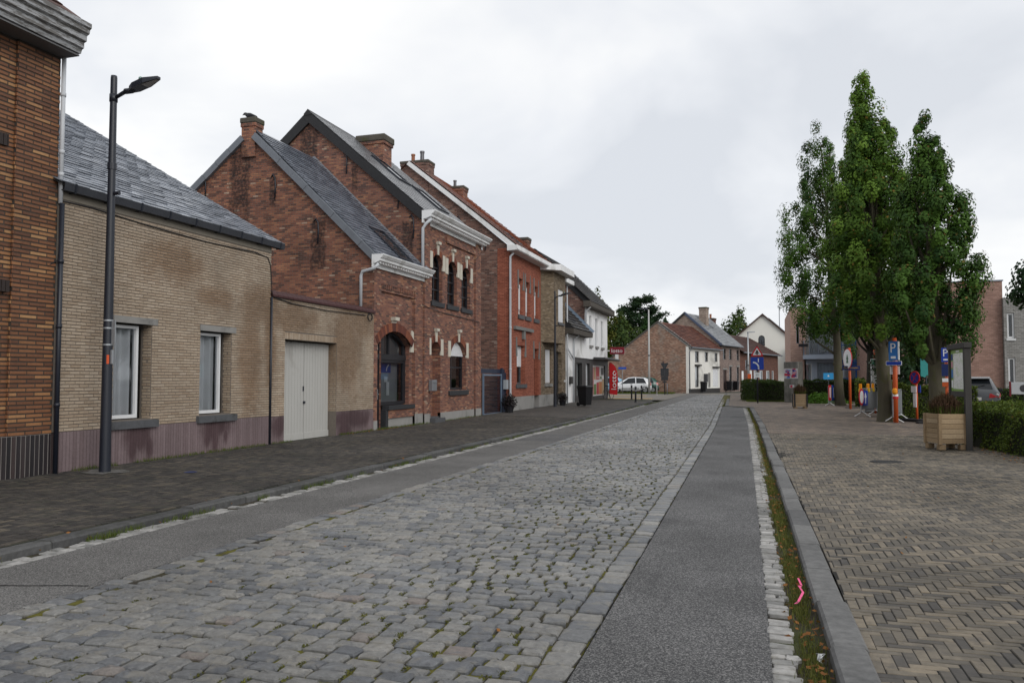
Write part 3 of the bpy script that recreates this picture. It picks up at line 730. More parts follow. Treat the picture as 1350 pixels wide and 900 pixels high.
# dark soldier bands of blocked openings in the recess
for z, y0, y1, dp in ((2.84, 7.6, 8.75, -.04), (4.95, 7.6, 8.7, 0)):
    m = M(); y = y0
    while y < y1: pbox(m, FR, y, min(y+.058, y1), z, z+.17, dp, .06); y += .068
    part('soldier_course', m, plain('dark_brick', (.03, .022, .02), .6, .3, 9), A)
g = NG('peeling_paint'); n = g.noise(g.obj(), 9, 7, .75, stretch=(1, .3, 2.2)); c = g.mix(g.rng(n, .46, .56), (.36, .37, .385), (.15, .145, .14)); g.bump(n, .5, .01); PEEL = g.fin(c, .7, .25)
m = M(); prof = [(0, 6.6), (.34, 6.62), (.36, 6.68), (.4, 6.7), (.4, 6.78), (.45, 6.8), (.45, 6.88), (.5, 6.91), (.51, 6.97), (.54, 6.99), (.54, 7.06), (0, 7.06)]
m.prism(prof, lambda u, v, d: (X0+u, d, v), 4, 9.6); part('cornice', m, PEEL, A)
m = M(); m.box(X0-.05, X0+.33, 4, 9.58, 6.575, 6.597); part('soffit', m, plain('soffit_board', (.12, .12, .125), .8), A)
TILEB = smallbrick('brown_roof_tile', [(0, (.05, .025, .02)), (1, (.12, .055, .04))], .7, .3)
m = M(); m.add([(X0+.42, 4, 7.07), (X0+.42, 9.5, 7.07), (X0-4, 7.5, 10.8), (X0-4, 4, 10.8)], [(0, 1, 2, 3)]); m.add([(X0+.42, 9.5, 7.07), (X0-9, 9.5, 7.07), (X0-4, 7.5, 10.8)], [(0, 1, 2)])
rf = part('roof', m, TILEB, A)
pieces(rf, 'roof_tile', 'roof_tiles', slate_items((X0+.42, 6.6, 7.08), (0, 1, 0), (-4.42, 0, 3.73), (.645, 0, .764), 2.9, 2.4, .24, .3, .02, ulim=lambda v: (0, 2.9-v*.4)), TILEB, 40)
pipe(A, [(X0+.04, 9.575, 6.58), (X0+.04, 9.575, 4.3)], .033, GREYPIPE, clips=[(X0+.04, 9.575, 6.0), (X0+.04, 9.575, 5.1), (X0+.04, 9.575, 4.75)])
pipe(A, [(X0+.07, 9.58, 4.3), (X0+.07, 9.58, -.05)], .036, DARKMETAL, clips=[(X0+.07, 9.58, z) for z in (3.4, 2.4, 1.2)])

# ---------------------------------------------------------------- low yellow house
wet = lambda g, c: stained(g, stained(g, c, [(12.2, 3.75, .9, .42), (14.5, 2.05, .42, 1.35), (14.9, 3.2, .8, .5), (13.3, 3.2, .6, .25), (16, 3.0, 1.3, .38), (18.6, 2.5, .85, 1.4), (15.2, 2.4, .25, 1.2), (19.4, 3.1, .9, .5)], (.6, .47, .36), .8), [(19.9, 2.0, .25, .9), (15.6, 1.2, .2, .7)], (1.25, 1.25, 1.25), .8)
YB = smallbrick('yellow_brick', [(0, (.31, .235, .168)), (.3, (.345, .27, .197)), (.7, (.37, .295, .22)), (1, (.4, .325, .248))], .55, .4, wet)
YM = plain('grey_joint', (.15, .13, .112), .95, .25, 12, .3)
PB = house('yellow_brick_house', 'low yellow glazed-brick house with wide slate roof and two curtained windows behind the lamp post', 9.6, 15.25)
OPB = [(10.74, 11.62, .9, 2.55, 0), (12.9, 13.86, .9, 2.53, 0)]
m = M(); wall(m, FR, 9.56, 15.2, .78, 4.56, OPB, .24)
m.quad((X0, 15.2, -.1), (X0-8, 15.2, -.1), (X0-8, 15.2, 9.0), (X0, 15.2, 4.5)); wl = part('wall', m, YM, PB)
it = brick_items(FR, 9.6, 15.21, .785, 4.38, .19, .0425, .052, .009, OPB)
for op in OPB: it += brick_items(Pl((0, op[1], 0), (-1, 0, 0), (0, -1, 0)), -X0+.012, -X0+.2, op[2], op[3], .19, .0425, .052, .009, proud=.004)
pieces(wl, 'brick', 'bricks', it, YB)
m = M(); pbox(m, FR, 9.6, 15.2, 4.385, 4.56, -.012, .1); part('frieze_board', m, plain('frieze', (.2, .18, .15), .9, .15, 3), PB)
MAUVE = smallbrick('mauve_tile', [(0, (.16, .118, .122)), (1, (.2, .152, .158))], .6, .35,
                   lambda g, c: stained(g, c, [(11.35, .62, .4, .3), (11.2, .4, .13, .3), (11.6, .42, .1, .25), (13.45, .62, .5, .25), (13.4, .38, .12, .35), (13.7, .45, .1, .25), (13.15, .48, .1, .2), (15.6, .55, .3, .3), (19, .55, 1.0, .3), (18.6, .3, .4, .3)], (.38, .29, .31), .9))
m = M(); pbox(m, FR, 9.6, 15.2, -.1, .778, -.004, .2); pth = part('plinth', m, plain('mauve_joint', (.1, .075, .078), .9), PB)
pieces(pth, 'plinth_tile', 'plinth_tiles', tile_field(Pl((X0+.004, 0, 0), (0, 1, 0), (1, 0, 0)), 9.63, 15.2, .0, .775, .066, .006, .006), MAUVE, 120)
for op in OPB:
    window(PB, FR, op[0]+.02, op[1]-.2, op[2]+.02, op[3]-.03, .16, .05, PVC, sill=(op[0]-.08, op[1]+.14, op[2]-.15, op[2]-.01, .07, BLUESTONE))
    m = M(); pbox(m, FR, op[0]-.02, op[1]+.12, op[3]+.0, op[3]+.115, -.025, .2); part('lintel', m, CONC, PB)
ROOFD = plain('roof_deck', (.03, .032, .036), .9, .2, 4)
SLATE = smallbrick('fibre_slate', [(0, (.17, .19, .225)), (.5, (.22, .243, .285)), (.85, (.28, .305, .35)), (1, (.38, .405, .45))], .3, .55)
e0 = Vector((X0+.12, 9.45, 4.6)); vd = Vector((-6.38, 0, 3.63)).normalized(); nn = Vector((3.63, 0, 6.38)).normalized()
m = M(); L = 8.6; W = 6.05; a = e0; b = e0+Vector((0, W, 0)); m.quad(tuple(a), tuple(b), tuple(b+vd*L), tuple(a+vd*L))
ridge = a+vd*L; m.quad(tuple(a+vd*L), tuple(b+vd*L), (b.x-13, b.y, 4.6), (a.x-13, a.y, 4.6)); rf = part('roof', m, ROOFD, PB)
pieces(rf, 'slate', 'slates', slate_items(e0, (0, 1, 0), vd, nn, W, L, .3, .17, .014, .016, 1.9), SLATE)
m = M(); p0, p1 = e0+Vector((0, W-.03, 0))+nn*.02, e0+Vector((0, W-.03, 0))+vd*L+nn*.02
for k in range(18):
    q0, q1 = p0+(p1-p0)*(k/18), p0+(p1-p0)*((k+1)/18-.001)
    m.add([tuple(q0+Vector((0, -.09, 0))+nn*.012), tuple(q0+Vector((0, .06, 0))+nn*.012), tuple(q1+Vector((0, .06, 0))), tuple(q1+Vector((0, -.09, 0))), tuple(q0+Vector((0, .06, 0))-nn*.14), tuple(q1+Vector((0, .06, 0))-nn*.14), tuple(q0+Vector((0, -.09, 0))-nn*.02)], [(0, 1, 2, 3), (1, 4, 5, 2), (0, 6, 4, 1)])
part('verge_trim', m, ZINC, rf)
m = M(); m.prism([(0, 0), (.11, .0), (.13, .12), (.115, .12), (.10, .015), (.012, .015), (.012, .1), (0, .1)], lambda u, v, d: (X0+.02+u, d, 4.5+v), 9.56, 15.52)
gt = part('gutter', m, plain('dark_gutter', (.035, .038, .046), .45, .2, 5, .05), PB)
m = M()
for k in range(9): y = 9.75+k*.7; m.prism([(-.005, -.015), (.118, -.015), (.145, .128), (.13, .14), (-.005, .1)], lambda u, v, d: (X0+.02+u, d, 4.5+v), y, y+.03)
part('gutter_bracket', m, DARKMETAL, gt)
m = M(); m.tube([(X0+.02, 9.62, 4.35), (X0+.02, 10.2, 4.36), (X0+.02, 11.5, 4.3), (X0+.02, 13, 4.27), (X0+.02, 14.6, 4.3), (X0+.02, 15.05, 4.26), (X0+.02, 15.16, 4.1), (X0+.03, 15.2, 3.6), (X0+.03, 15.22, 3.42)], .011, 6)
m.tube([(X0-.02, 9.0, 3.35), (X0-.01, 9.4, 3.3), (X0+.04, 9.56, 3.42), (X0+.04, 9.6, 3.9), (X0+.02, 9.66, 4.3)], .01, 6); part('cable', m, CABLE, PB, True)
pipe(PB, [(X0+.03, 15.2, 3.4), (X0+.03, 15.2, 0.02)], .026, DARKMETAL, 'corner_pipe')

# ---------------------------------------------------------------- yard wall with the double gate
PC = house('yard_gate_wall', 'yellow brick yard wall with grey double plank gate between the low yellow house and the red arched shop', 15.25, 20.17, 'wall')
OPC = [(15.78, 18.12, -.1, 2.5, 0)]
m = M(); wall(m, FR, 15.2, 20.16, .76, 3.42, OPC, .3); m.quad((X0-.35, 15.2, 3.42), (X0, 15.2, 3.42), (X0, 20.16, 3.42), (X0-.35, 20.16, 3.42)); m.quad((X0-.35, 15.2, 0), (X0-.35, 20.16, 0), (X0-.35, 20.16, 3.42), (X0-.35, 15.2, 3.42)); wl = part('wall', m, YM, PC)
pieces(wl, 'brick', 'bricks', brick_items(FR, 15.235, 20.16, .765, 3.41, .19, .0425, .052, .009, [(15.78, 18.12, .5, 2.66, 0)]) +
       [x for x in brick_items(FR, 15.78, 18.12, 2.505, 2.665, .07, .155, .2, .012)] + brick_items(Pl((0, 18.12, 0), (-1, 0, 0), (0, -1, 0)), -X0+.012, -X0+.28, .77, 2.49, .19, .0425, .052, .009, proud=.004), YB)
m = M()
for a, b in ((15.2, 15.775), (18.125, 20.16)): pbox(m, FR, a, b, -.1, .758, -.004, .3)
pth = part('plinth', m, plain('mauve_joint_b', (.1, .075, .078), .9), PC)
PP = Pl((X0+.004, 0, 0), (0, 1, 0), (1, 0, 0))
pieces(pth, 'plinth_tile', 'plinth_tiles', tile_field(PP, 15.23, 15.78, 0, .755, .066, .006, .006)+tile_field(PP, 18.12, 20.16, 0, .755, .066, .006, .006), MAUVE, 60)
GATEP = plain('pale_grey_paint', (.43, .425, .405), .55, .1, 2.5, .08, stretch=(1, 1, .2), dirt=(.34, .33, .31))
for a, b in ((15.8, 16.94), (16.96, 18.1)):
    m = M(); pbox(m, FR, a, b, .06, 2.47, .24, .28); lf = part('gate_leaf', m, GATEP, PC)
    n = 9
    for k in range(n):
        m = M(); u0 = a+(b-a)*k/n; u1 = a+(b-a)*(k+1)/n-.008; pbox(m, FR, u0, u1, .3, 2.46, .222, .2395); part('plank', m, GATEP, lf)
    m = M(); pbox(m, FR, a, b, .06, .3, .205, .2395); c_ = part('kick_board', m, GATEP, lf)
m = M(); pbox(m, FR, 16.92, 16.98, 1.0, 1.06, .19, .222); pbox(m, FR, 16.9, 16.93, 1.3, 1.42, .2, .222); part('latch', m, DARKMETAL, PC)
COPE = plain('brown_coping', (.055, .02, .02), .6, .25, 6, .2)
m = M(); y = 15.22
while y < 20.1: m.prism([(-.3, .1), (-.14, .14), (.0, .09), (.06, .015), (.06, -.03), (-.3, -.03)], lambda u, v, d: (X0+u, d, 3.45+v), y, min(y+.2, 20.16)-.008); y += .2
part('coping_tile', m, COPE, PC)
m = M(); m.tube([(X0+.03, 15.22, 3.42), (X0+.03, 16, 3.33), (X0+.03, 17.5, 3.3), (X0+.03, 19.6, 3.33)], .012, 6)
for k in range(3): m.tube([(X0+.035+k*.008, 19.85+.13*math.cos(t*.524), 3.3+.1*math.sin(t*.524)) for t in range(13)], .01, 5, False)
part('cable', m, CABLE, PC, True)
m = M(); m.quad((X0-.3, 15.2, 3.4), (X0-.3, 20.1, 3.4), (X0-6, 20.1, 4.2), (X0-6, 15.2, 4.2)); part('roof', m, ROOFD, PC)
# ---------------------------------------------------------------- red brick houses
REDST = [(0, (.08, .04, .034)), (.2, (.13, .05, .038)), (.5, (.18, .063, .044)), (.8, (.23, .085, .054)), (.95, (.3, .125, .065)), (1, (.3, .2, .14))]
def sootD(blobs, k=.8):
    def f(g, c, x):
        wob = g.math('MULTIPLY', g.math('SUBTRACT', g.noise(g.obj(), 3, 4, .6), .5), 1.4); tot = None
        for bx, bz, hw, hh in blobs:
            a = g.math('DIVIDE', g.math('SUBTRACT', x[0], bx), hw); b = g.math('DIVIDE', g.math('SUBTRACT', x[2], bz), hh)
            dd = g.math('MAXIMUM', g.math('ABSOLUTE', a), g.math('ABSOLUTE', b)); mk = g.rng(g.math('ADD', dd, wob), .7, 1.1, 1, 0)
            tot = mk if tot is None else g.math('MAXIMUM', tot, mk)
        return g.mix(g.math('MULTIPLY', g.math('MULTIPLY', tot, k), g.rng(g.noise(g.obj(), 11, 3, .6), .35, .6, .35, 1)), c, (.022, .018, .018))
    return f
RED_D = brickmat('red_brick_shop', REDST, (.2, .175, .155), .19, .057, .01, .15)
RED_DG = brickmat('red_brick_shop_gable', [(0, (.09, .045, .037)), (.25, (.16, .06, .042)), (.5, (.22, .078, .05)), (.8, (.27, .1, .058)), (.95, (.31, .125, .065)), (1, (.36, .26, .2))], (.15, .13, .115), .185, .056, .012, .3, sootD([(-4.5, 7.3, .36, 1.2), (-3.35, 7.0, .12, .5), (-1.8, 5.4, .25, .8)]))
RED_E = brickmat('red_brick_tall', REDST, (.2, .175, .155), .19, .057, .01, .15)
RED_EG = brickmat('red_brick_tall_gable', [(0, (.08, .042, .036)), (.25, (.14, .054, .042)), (.5, (.19, .072, .05)), (.8, (.235, .092, .058)), (.95, (.28, .115, .06)), (1, (.34, .26, .2))], (.15, .13, .115), .185, .056, .012, .3, sootD([(-4.25, 9.6, .36, .75), (-2.5, 8.2, .12, .5), (-.55, 5.8, .22, .9)]))
SLATED = smallbrick('natural_slate', [(0, (.09, .102, .13)), (.5, (.135, .152, .185)), (1, (.2, .222, .262))], .3, .6)
SLATEE = smallbrick('grey_slate', [(0, (.115, .12, .13)), (.5, (.16, .166, .178)), (1, (.21, .216, .225))], .35, .55)
def skylight(parent, o, ud, vd, n, u, v, w, h, open_=0):
    m = M(); P = lambda a, b, t: tuple(Vector(o)+Vector(ud)*a+Vector(vd)*b+Vector(n)*t)
    def bx(a0, a1, b0, b1, t0, t1): m.add([P(a0,b0,t0),P(a1,b0,t0),P(a1,b1,t0),P(a0,b1,t0),P(a0,b0,t1),P(a1,b0,t1),P(a1,b1,t1),P(a0,b1,t1)], [(0,3,2,1),(4,5,6,7),(0,1,5,4),(1,2,6,5),(2,3,7,6),(3,0,4,7)])
    f = .07
    bx(u, u+f, v, v+h, .0, .09); bx(u+w-f, u+w, v, v+h, .0, .09); bx(u+f, u+w-f, v, v+f, .0, .087); bx(u+f, u+w-f, v+h-f, v+h, .0, .087)
    s = part('skylight', m, DARKMETAL, parent); m = M(); m.quad(P(u+f, v+f, .06), P(u+w-f, v+f, .06), P(u+w-f, v+h-f, .06), P(u+f, v+h-f, .06))
    mm = m; return s, mm
SKYG = plain('skylight_glass', (.02, .025, .03), .05, .1, 3, 0, .9)
def cornice(root, y0, y1, zb, zt, proj, mt=WHITE, dent=.17, ret=.5):
    h = zt-zb
    prof = [(0, zb), (.05, zb), (.05, zb+h*.3), (.12, zb+h*.32), (proj*.72, zb+h*.5), (proj*.74, zb+h*.68), (proj*.84, zb+h*.72), (proj, zb+h*.93), (proj, zt), (0, zt)]
    m = M(); m.prism(prof, lambda u, v, d: (X0+u, d, v), y0, y1); c = part('cornice', m, mt, root)
    y = y0+.1; items = []
    while y < y1-.1:
        mm = M(); mm.box(X0+.05, X0+proj*.6, y, y+.06, zb+h*.3, zb+h*.47); items.append((mm.v, mm.f, (.5,)*3)); y += dent
    pieces(c, 'dentil', 'dentils', items, mt, 300)
    return c
def keystones(root, yc, half, zspring, ztop, w=.22, mt=CREAMST, hh=.55, key=True):
    for s in (-1, 1):
        m = M(); u = yc+s*(half+w*.42)
        m.prism([(u-w/2+.0, zspring-hh*.12), (u+w/2, zspring-hh*.12), (u+w/2-.012*(s > 0)+.0, zspring+hh*.88), (u-w/2+.012*(s < 0), zspring+hh*.88)], lambda a, b, d: FR(a, b, d), -.03, .02); part('springer_stone', m, mt, root)
    if key:
        m = M(); m.prism([(yc-.05, ztop-.02), (yc+.05, ztop-.02), (yc+.075, ztop+.36), (yc-.075, ztop+.36)], lambda a, b, d: FR(a, b, d), -.05, .02); m.prism([(yc-.1, ztop+.33), (yc+.1, ztop+.33), (yc+.12, ztop+.42), (yc-.12, ztop+.42)], lambda a, b, d: FR(a, b, d), -.11, .02); part('keystone', m, mt, root)
def archband(root, yc, half, z1, rise, mt, w=.24, proud=.014, n=22):
    """ring of bricks on edge over an arch"""
    h = half; Rr = (h*h+rise*rise)/(2*rise); cz = z1-Rr; a0 = math.asin(min(h/Rr, 1)) if rise < h+.001 else math.pi/2; m = M()
    for k in range(n):
        t0 = -a0+2*a0*k/n+.004/Rr; t1 = -a0+2*a0*(k+1)/n-.004/Rr; m.cur = (R.random(), R.random(), R.random())
        P = lambda t, r_, d: FR(yc+r_*math.sin(t), cz+r_*math.cos(t), d)
        vs = [P(t0,Rr,-proud),P(t1,Rr,-proud),P(t1,Rr+w,-proud),P(t0,Rr+w,-proud),P(t0,Rr,.02),P(t1,Rr,.02),P(t1,Rr+w,.02),P(t0,Rr+w,.02)]
        m.add(vs, [(0,1,2,3),(0,4,5,1),(1,5,6,2),(2,6,7,3),(3,7,4,0)])
    part('brick_arch', m, mt, root)
ARCHB = smallbrick('arch_brick', [(0, (.09, .035, .028)), (.6, (.16, .055, .038)), (1, (.24, .085, .045))], .8, .2)
def gable_wall(m, y, xs, zs, zb=-.1):
    for (a, za), (b, zb_) in zip(list(zip(xs, zs)), list(zip(xs, zs))[1:]): m.quad((a, y, zb), (b, y, zb), (b, y, zb_), (a, y, za))
def bargeboard(root, y, pts, h, t, mt, name='verge_board', seg=1, back=.35):
    """board along a gable slope; pts = ((x,z),(x,z))"""
    m = M(); (xa, za), (xb, zb) = pts; L = math.hypot(xb-xa, zb-za); d = ((xb-xa)/L, (zb-za)/L); nn_ = (-d[1], d[0]) if d[0] > 0 else (d[1], -d[0])
    for k in range(seg):
        a, b = L*k/seg+.004, L*(k+1)/seg-.004; o = .006*(k % 2)
        m.prism([(a, -h), (b, -h), (b, .02), (a, .02)], lambda u, v, dd: (xa+d[0]*u+nn_[0]*(v+o), dd, za+d[1]*u+nn_[1]*(v+o)), y-t-o, y+back)
    return part(name, m, mt, root)

# red shop house with the big arch
D = house('red_arch_shop_house', 'low red brick house with big arched shop window, black door and crow-topped chimney', 20.17, 23.59)
y0, y1 = 20.17, 23.59
OPD = [(20.4, 22.74, -.1, 3.0, .42)]
m = M(); RC = Pl((X0-.09, 0, 0), (0, 1, 0), (1, 0, 0))
wall(m, FR, y0, 20.62, -.1, 4.8, [(20.4, 20.62, -.1, 2.64, 0)], .05); wall(m, FR, 22.98, y1, -.1, 4.8)
wall(m, FR, 20.62, 22.98, 4.33, 4.8); wall(m, RC, 20.3, 23.0, -.1, 4.36, OPD, .25)
m.quad((X0-.09, 22.98, -.1), (X0, 22.98, -.1), (X0, 22.98, 4.36), (X0-.09, 22.98, 4.36)); m.quad((X0-.09, 20.62, 2.6), (X0, 20.62, 2.6), (X0, 20.62, 4.36), (X0-.09, 20.62, 4.36)); m.quad((X0-.09, 20.6, 4.33), (X0, 20.6, 4.33), (X0, 23, 4.33), (X0-.09, 23, 4.33))
for k in range(18):   # corbel table under the cornice
    u = 20.68+k*.125; pbox(m, FR, u, u+.06, 4.2, 4.33, -.0, .09); 
pbox(m, FR, 20.62, 22.98, 4.12, 4.19, .03, .1)
m.slot = 1; gable_wall(m, y0, [X0-8.5, X0-4.05, X0], [5.6, 9.0, 4.85]); m.slot = 0
wl = part('wall', m, [RED_D, RED_DG], D)
m = M(); m.slot = 0
for a, b in ((y0, 20.4), (21.05, 23.0), (22.98, y1)): pbox(m, FR, a, b, -.1, .5 if a > 20.9 else .42, -.012 if a != 21.05 else .07, .2)
part('plinth', m, PLINTHC, D)
m = M(); pbox(m, FR, 21.2, 22.98, .44, .69, .03, .3); part('brick_apron', m, RED_D, D)
# joinery of the big opening
dj = .18
m = M()
for a, b in ((20.4, 20.47), (20.93, 21.05), (22.62, 22.74)): pbox(m, RC, a, b, .12 if a < 21 else .84, 2.6, dj-.05, dj+.05)
pbox(m, RC, 20.4, 22.74, 2.16, 2.32, dj-.07, dj+.05); pbox(m, RC, 21.05, 22.62, .82, .92, dj-.05, dj+.05); pbox(m, RC, 21.05, 22.62, 2.08, 2.165, dj-.045, dj+.05)
for u in (21.12, 21.62): pbox(m, RC, u-.035, u+.035, 2.3, 2.95, dj-.04, dj+.04)
n = 12
for i in range(n):
    a, b = 20.4+2.34*i/n, 20.4+2.34*(i+1)/n; za, zb_ = arch_z(OPD[0], a), arch_z(OPD[0], b)
    m.add([RC(a,za-.07,dj-.05), RC(b,zb_-.07,dj-.05), RC(b,zb_,dj-.05), RC(a,za,dj-.05), RC(a,za-.07,dj+.05), RC(b,zb_-.07,dj+.05)], [(0,1,2,3), (0,4,5,1)])
sw = part('shop_window', m, BLACKF, D)
m = M(); m.quad(RC(21.05,.9,dj), RC(22.62,.9,dj), RC(22.62,2.1,dj), RC(21.05,2.1,dj)); part('pane', m, glassmat('shop_glass', .8, .1), sw)
fan = [RC(20.44, 2.3, dj), RC(22.7, 2.3, dj)] + [RC(22.7-2.26*i/12, arch_z(OPD[0], 22.7-2.26*i/12)-.04, dj) for i in range(13)]
m = M(); m.add(fan, [tuple(range(len(fan)))]); part('fanlight', m, glassmat('frosted_glass', .7, .3), sw)
m = M(); m.quad(RC(20.4,2.2,dj+.12), RC(22.74,2.2,dj+.12), RC(22.74,3.0,dj+.12), RC(20.4,3.0,dj+.12)); part('fanlight_blind', m, plain('dim_grey', (.2, .21, .22), .9, .2, 4), sw)
m = M(); m.quad(RC(21.0,.85,dj+.2), RC(22.7,.85,dj+.2), RC(22.7,2.2,dj+.2), RC(21.0,2.2,dj+.2)); part('window_film', m, plain('grey_film', (.27, .28, .3), .8, .25, 2.2, 0), sw)
m = M(); m.quad(RC(21.55,1.78,dj+.19), RC(22.2,1.78,dj+.19), RC(22.2,2.07,dj+.19), RC(21.55,2.07,dj+.19)); part('blue_sticker', m, plain('blue_print', (.03, .07, .3), .5, .1), sw)
m = M()
for k in range(8):
    t0, t1 = math.radians(100+k*9), math.radians(109+k*9); P = lambda t, r_: RC(22.12+r_*math.cos(t), 1.8+r_*math.sin(t), dj+.186)
    m.quad(P(t0, .2), P(t1, .2), P(t1, .25), P(t0, .25))
for a, b, c, e in ((21.75, 21.98, 1.5, 1.66), (21.16, 21.42, 1.2, 1.42), (21.9, 22.1, 1.1, 1.5)): m.quad(RC(a,c,dj+.187), RC(b,c,dj+.187), RC(b,e,dj+.187), RC(a,e,dj+.187))
part('paper_notice', m, plain('paper', (.6, .62, .64), .8, .1), sw)
m = M(); pbox(m, RC, 20.47, 20.93, .1, 2.15, dj-.02, dj+.03); dr = part('door', m, BLACKF, D)
m = M(); pbox(m, RC, 20.55, 20.85, .95, 1.9, dj-.028, dj-.021); part('door_panel', m, plain('dark_panel', (.03, .03, .034), .3, .1), dr)
m = M(); pbox(m, RC, 20.87, 20.9, 1.0, 1.3, dj-.04, dj-.022); m.tube([RC(20.88, 1.15, dj-.04), RC(20.88, 1.15, dj-.09), RC(20.8, 1.15, dj-.09)], .012, 6); part('handle', m, GALV, dr)
m = M(); pbox(m, FR, 21.1, 22.95, .69, .81, -.03, .2); pbox(m, FR, 21.02, 21.18, .02, .69, .03, .3); part('sill', m, DARKST, D)
m = M(); pbox(m, RC, 20.4, 21.0, .0, .1, -.05, .3); part('step', m, BLUESTONE, D)
archband(D, 21.57, 1.17, 3.0, .42, ARCHB, .25)
m = M(); u = 22.98; m.prism([(22.76, 2.42), (22.98, 2.42), (22.98, 3.05), (22.86, 3.1)], lambda a, b, d: RC(a, b, d), -.05, .02); m.prism([(20.38, 2.42), (20.5, 2.42), (20.42, 3.0), (20.38, 2.95)], lambda a, b, d: RC(a, b, d), -.05, .02); part('springer_stone', m, CREAMST, D)
m = M(); m.prism([(21.5, 3.0), (21.62, 3.0), (21.66, 3.36), (21.46, 3.36)], lambda a, b, d: RC(a, b, d), -.08, .02); m.prism([(21.43, 3.32), (21.69, 3.32), (21.71, 3.42), (21.41, 3.42)], lambda a, b, d: RC(a, b, d), -.16, .02); part('keystone', m, CREAMST, D)
cornice(D, 20.0, 23.75, 4.72, 5.08, .36)
o = Vector((X0+.12, 20.15, 5.02)); vd = Vector((-1, 0, .968)).normalized(); nn = Vector((.968, 0, 1)).normalized(); L = 5.86
m = M(); m.quad(tuple(o), tuple(o+Vector((0, 3.55, 0))), tuple(o+Vector((0, 3.55, 0))+vd*L), tuple(o+vd*L)); m.quad(tuple(o+vd*L), tuple(o+Vector((0, 3.55, 0))+vd*L), (X0-8.6, 23.6, 5.6), (X0-8.6, 20.15, 5.6))
rf = part('roof', m, ROOFD, D)
pieces(rf, 'slate', 'slates', slate_items(o+nn*.01, (0, 1, 0), vd, nn, 3.5, L, .24, .165, .022, .008, 1.8), SLATED)
s, gm = skylight(rf, o, (0, 1, 0), vd, nn, 1.75, .25, .95, 1.5); part('skylight_pane', gm, SKYG, rf)
m = M(); m.quad(tuple(o+Vector((0, 3.35, 0))+nn*.03), tuple(o+Vector((0, 3.52, 0))+nn*.13), tuple(o+Vector((0, 3.52, 0))+vd*L+nn*.13), tuple(o+Vector((0, 3.35, 0))+vd*L+nn*.03)); part('flashing', m, ZINC, rf)
bargeboard(D, 20.1, ((X0-3.92, 8.89), (X0+.1, 5.04)), .17, .05, ZINC, seg=9); bargeboard(D, 20.1, ((X0-8.4, 5.55), (X0-4.4, 8.85)), .17, .05, ZINC, seg=9)
chimney(D, X0-4.42, X0-3.94, 20.11, 20.5, 8.2, 9.4, RED_DG, .16, .04)
def anchor(root, x, y, z, h=.7):
    m = M(); m.tube([(x, y-.03, z-h), (x+.02, y-.03, z-h*.5), (x, y-.03, z-.1), (x-.07, y-.03, z+.02), (x-.13, y-.03, z-.05)], .022, 6); part('wall_anchor', m, DARKMETAL, root, True)
for x, z in ((-16.0, 7.75), (-13.55, 7.6), (-12.1, 6.2)): anchor(D, x, 20.17, z)
pipe(D, [(X0+.22, 20.0, 4.8), (X0+.1, 19.98, 4.68), (X0-.32, 20.08, 4.62), (X0-.38, 20.1, 4.5), (X0-.38, 20.1, 3.55)], .045)

# tall red brick house
E_ = house('tall_red_brick_house', 'tall red brick house with three narrow arched upper windows and roller shuttered ground-floor window', 23.59, 29.03)
y0, y1 = 23.59, 29.03
UP3 = [(24.3, 25.22, 4.18, 5.78, .45), (25.68, 26.6, 4.18, 5.74, .45), (27.06, 27.98, 4.18, 5.7, .45)]
NI = (24.2, 25.08, .3, 2.85, .4); GW = (25.95, 27.55, 1.2, 2.93, .5)
m = M(); RC2 = Pl((X0-.07, 0, 0), (0, 1, 0), (1, 0, 0))
wall(m, FR, y0, 25.5, -.1, 6.75, [NI, UP3[0]], .3); wall(m, FR, 25.5, 28.42, -.1, 6.36, [GW, UP3[1], UP3[2]], .22); wall(m, FR, 25.5, 28.42, 6.36, 6.75)
wall(m, Pl((X0+.06, 0, 0), (0, 1, 0), (1, 0, 0)), 28.42, y1, -.1, 6.75); m.quad((X0, 28.42, -.1), (X0+.06, 28.42, -.1), (X0+.06, 28.42, 6.75), (X0, 28.42, 6.75)); wall(m, Pl((X0+.06, 0, 0), (0, 1, 0), (1, 0, 0)), y0+.0, 24.0, -.1, 6.75, [])
m.quad((X0+.06, 24.0, -.1), (X0, 24.0, -.1), (X0, 24.0, 6.75), (X0+.06, 24.0, 6.75)); m.quad((X0, y0, -.1), (X0+.06, y0, -.1), (X0+.06, y0, 6.75), (X0, y0, 6.75)); m.quad((X0+.06, y1, -.1), (X0, y1, -.1), (X0, y1, 6.75), (X0+.06, y1, 6.75))
pbox(m, FR, 25.5, 28.42, 6.3, 6.5, -.06, .0); 
m.quad(FR(24.2, .3, .3), FR(25.08, .3, .3), FR(25.08, 2.85, .3), FR(24.2, 2.85, .3))
m.slot = 1; gable_wall(m, y0, [X0-8.8, X0-4.25, X0], [6.6, 10.5, 6.7]); m.quad((X0, y1, -.1), (X0-8, y1, -.1), (X0-8, y1, 7.2), (X0, y1, 6.7)); m.slot = 0
wl = part('wall', m, [RED_E, RED_EG], E_)
m = M()
for a, b in ((24.0, 24.2), (25.08, 28.42)): pbox(m, FR, a, b, -.1, .46, -.014, .1)
for a, b in ((y0, 24.0), (28.42, y1)): pbox(m, FR, a, b, -.1, .47, -.075, .1)
part('plinth', m, PLINTHC, E_)
for k, op in enumerate(UP3):
    window(E_, FR, op[0], op[1], op[2], op[3], .17, .06, BLACKF, rise=.45, curtain=False, sill=(op[0]-.1, op[1]+.1, op[2]-.17, op[2], .06, DARKST), mull=((op[0]+op[1])/2,), trans=(4.6, 5.0, 5.35))
    yc = (op[0]+op[1])/2; archband(E_, yc, .46, op[3], .45, ARCHB, .2, n=15); keystones(E_, yc, .46, op[3]-.45, op[3])
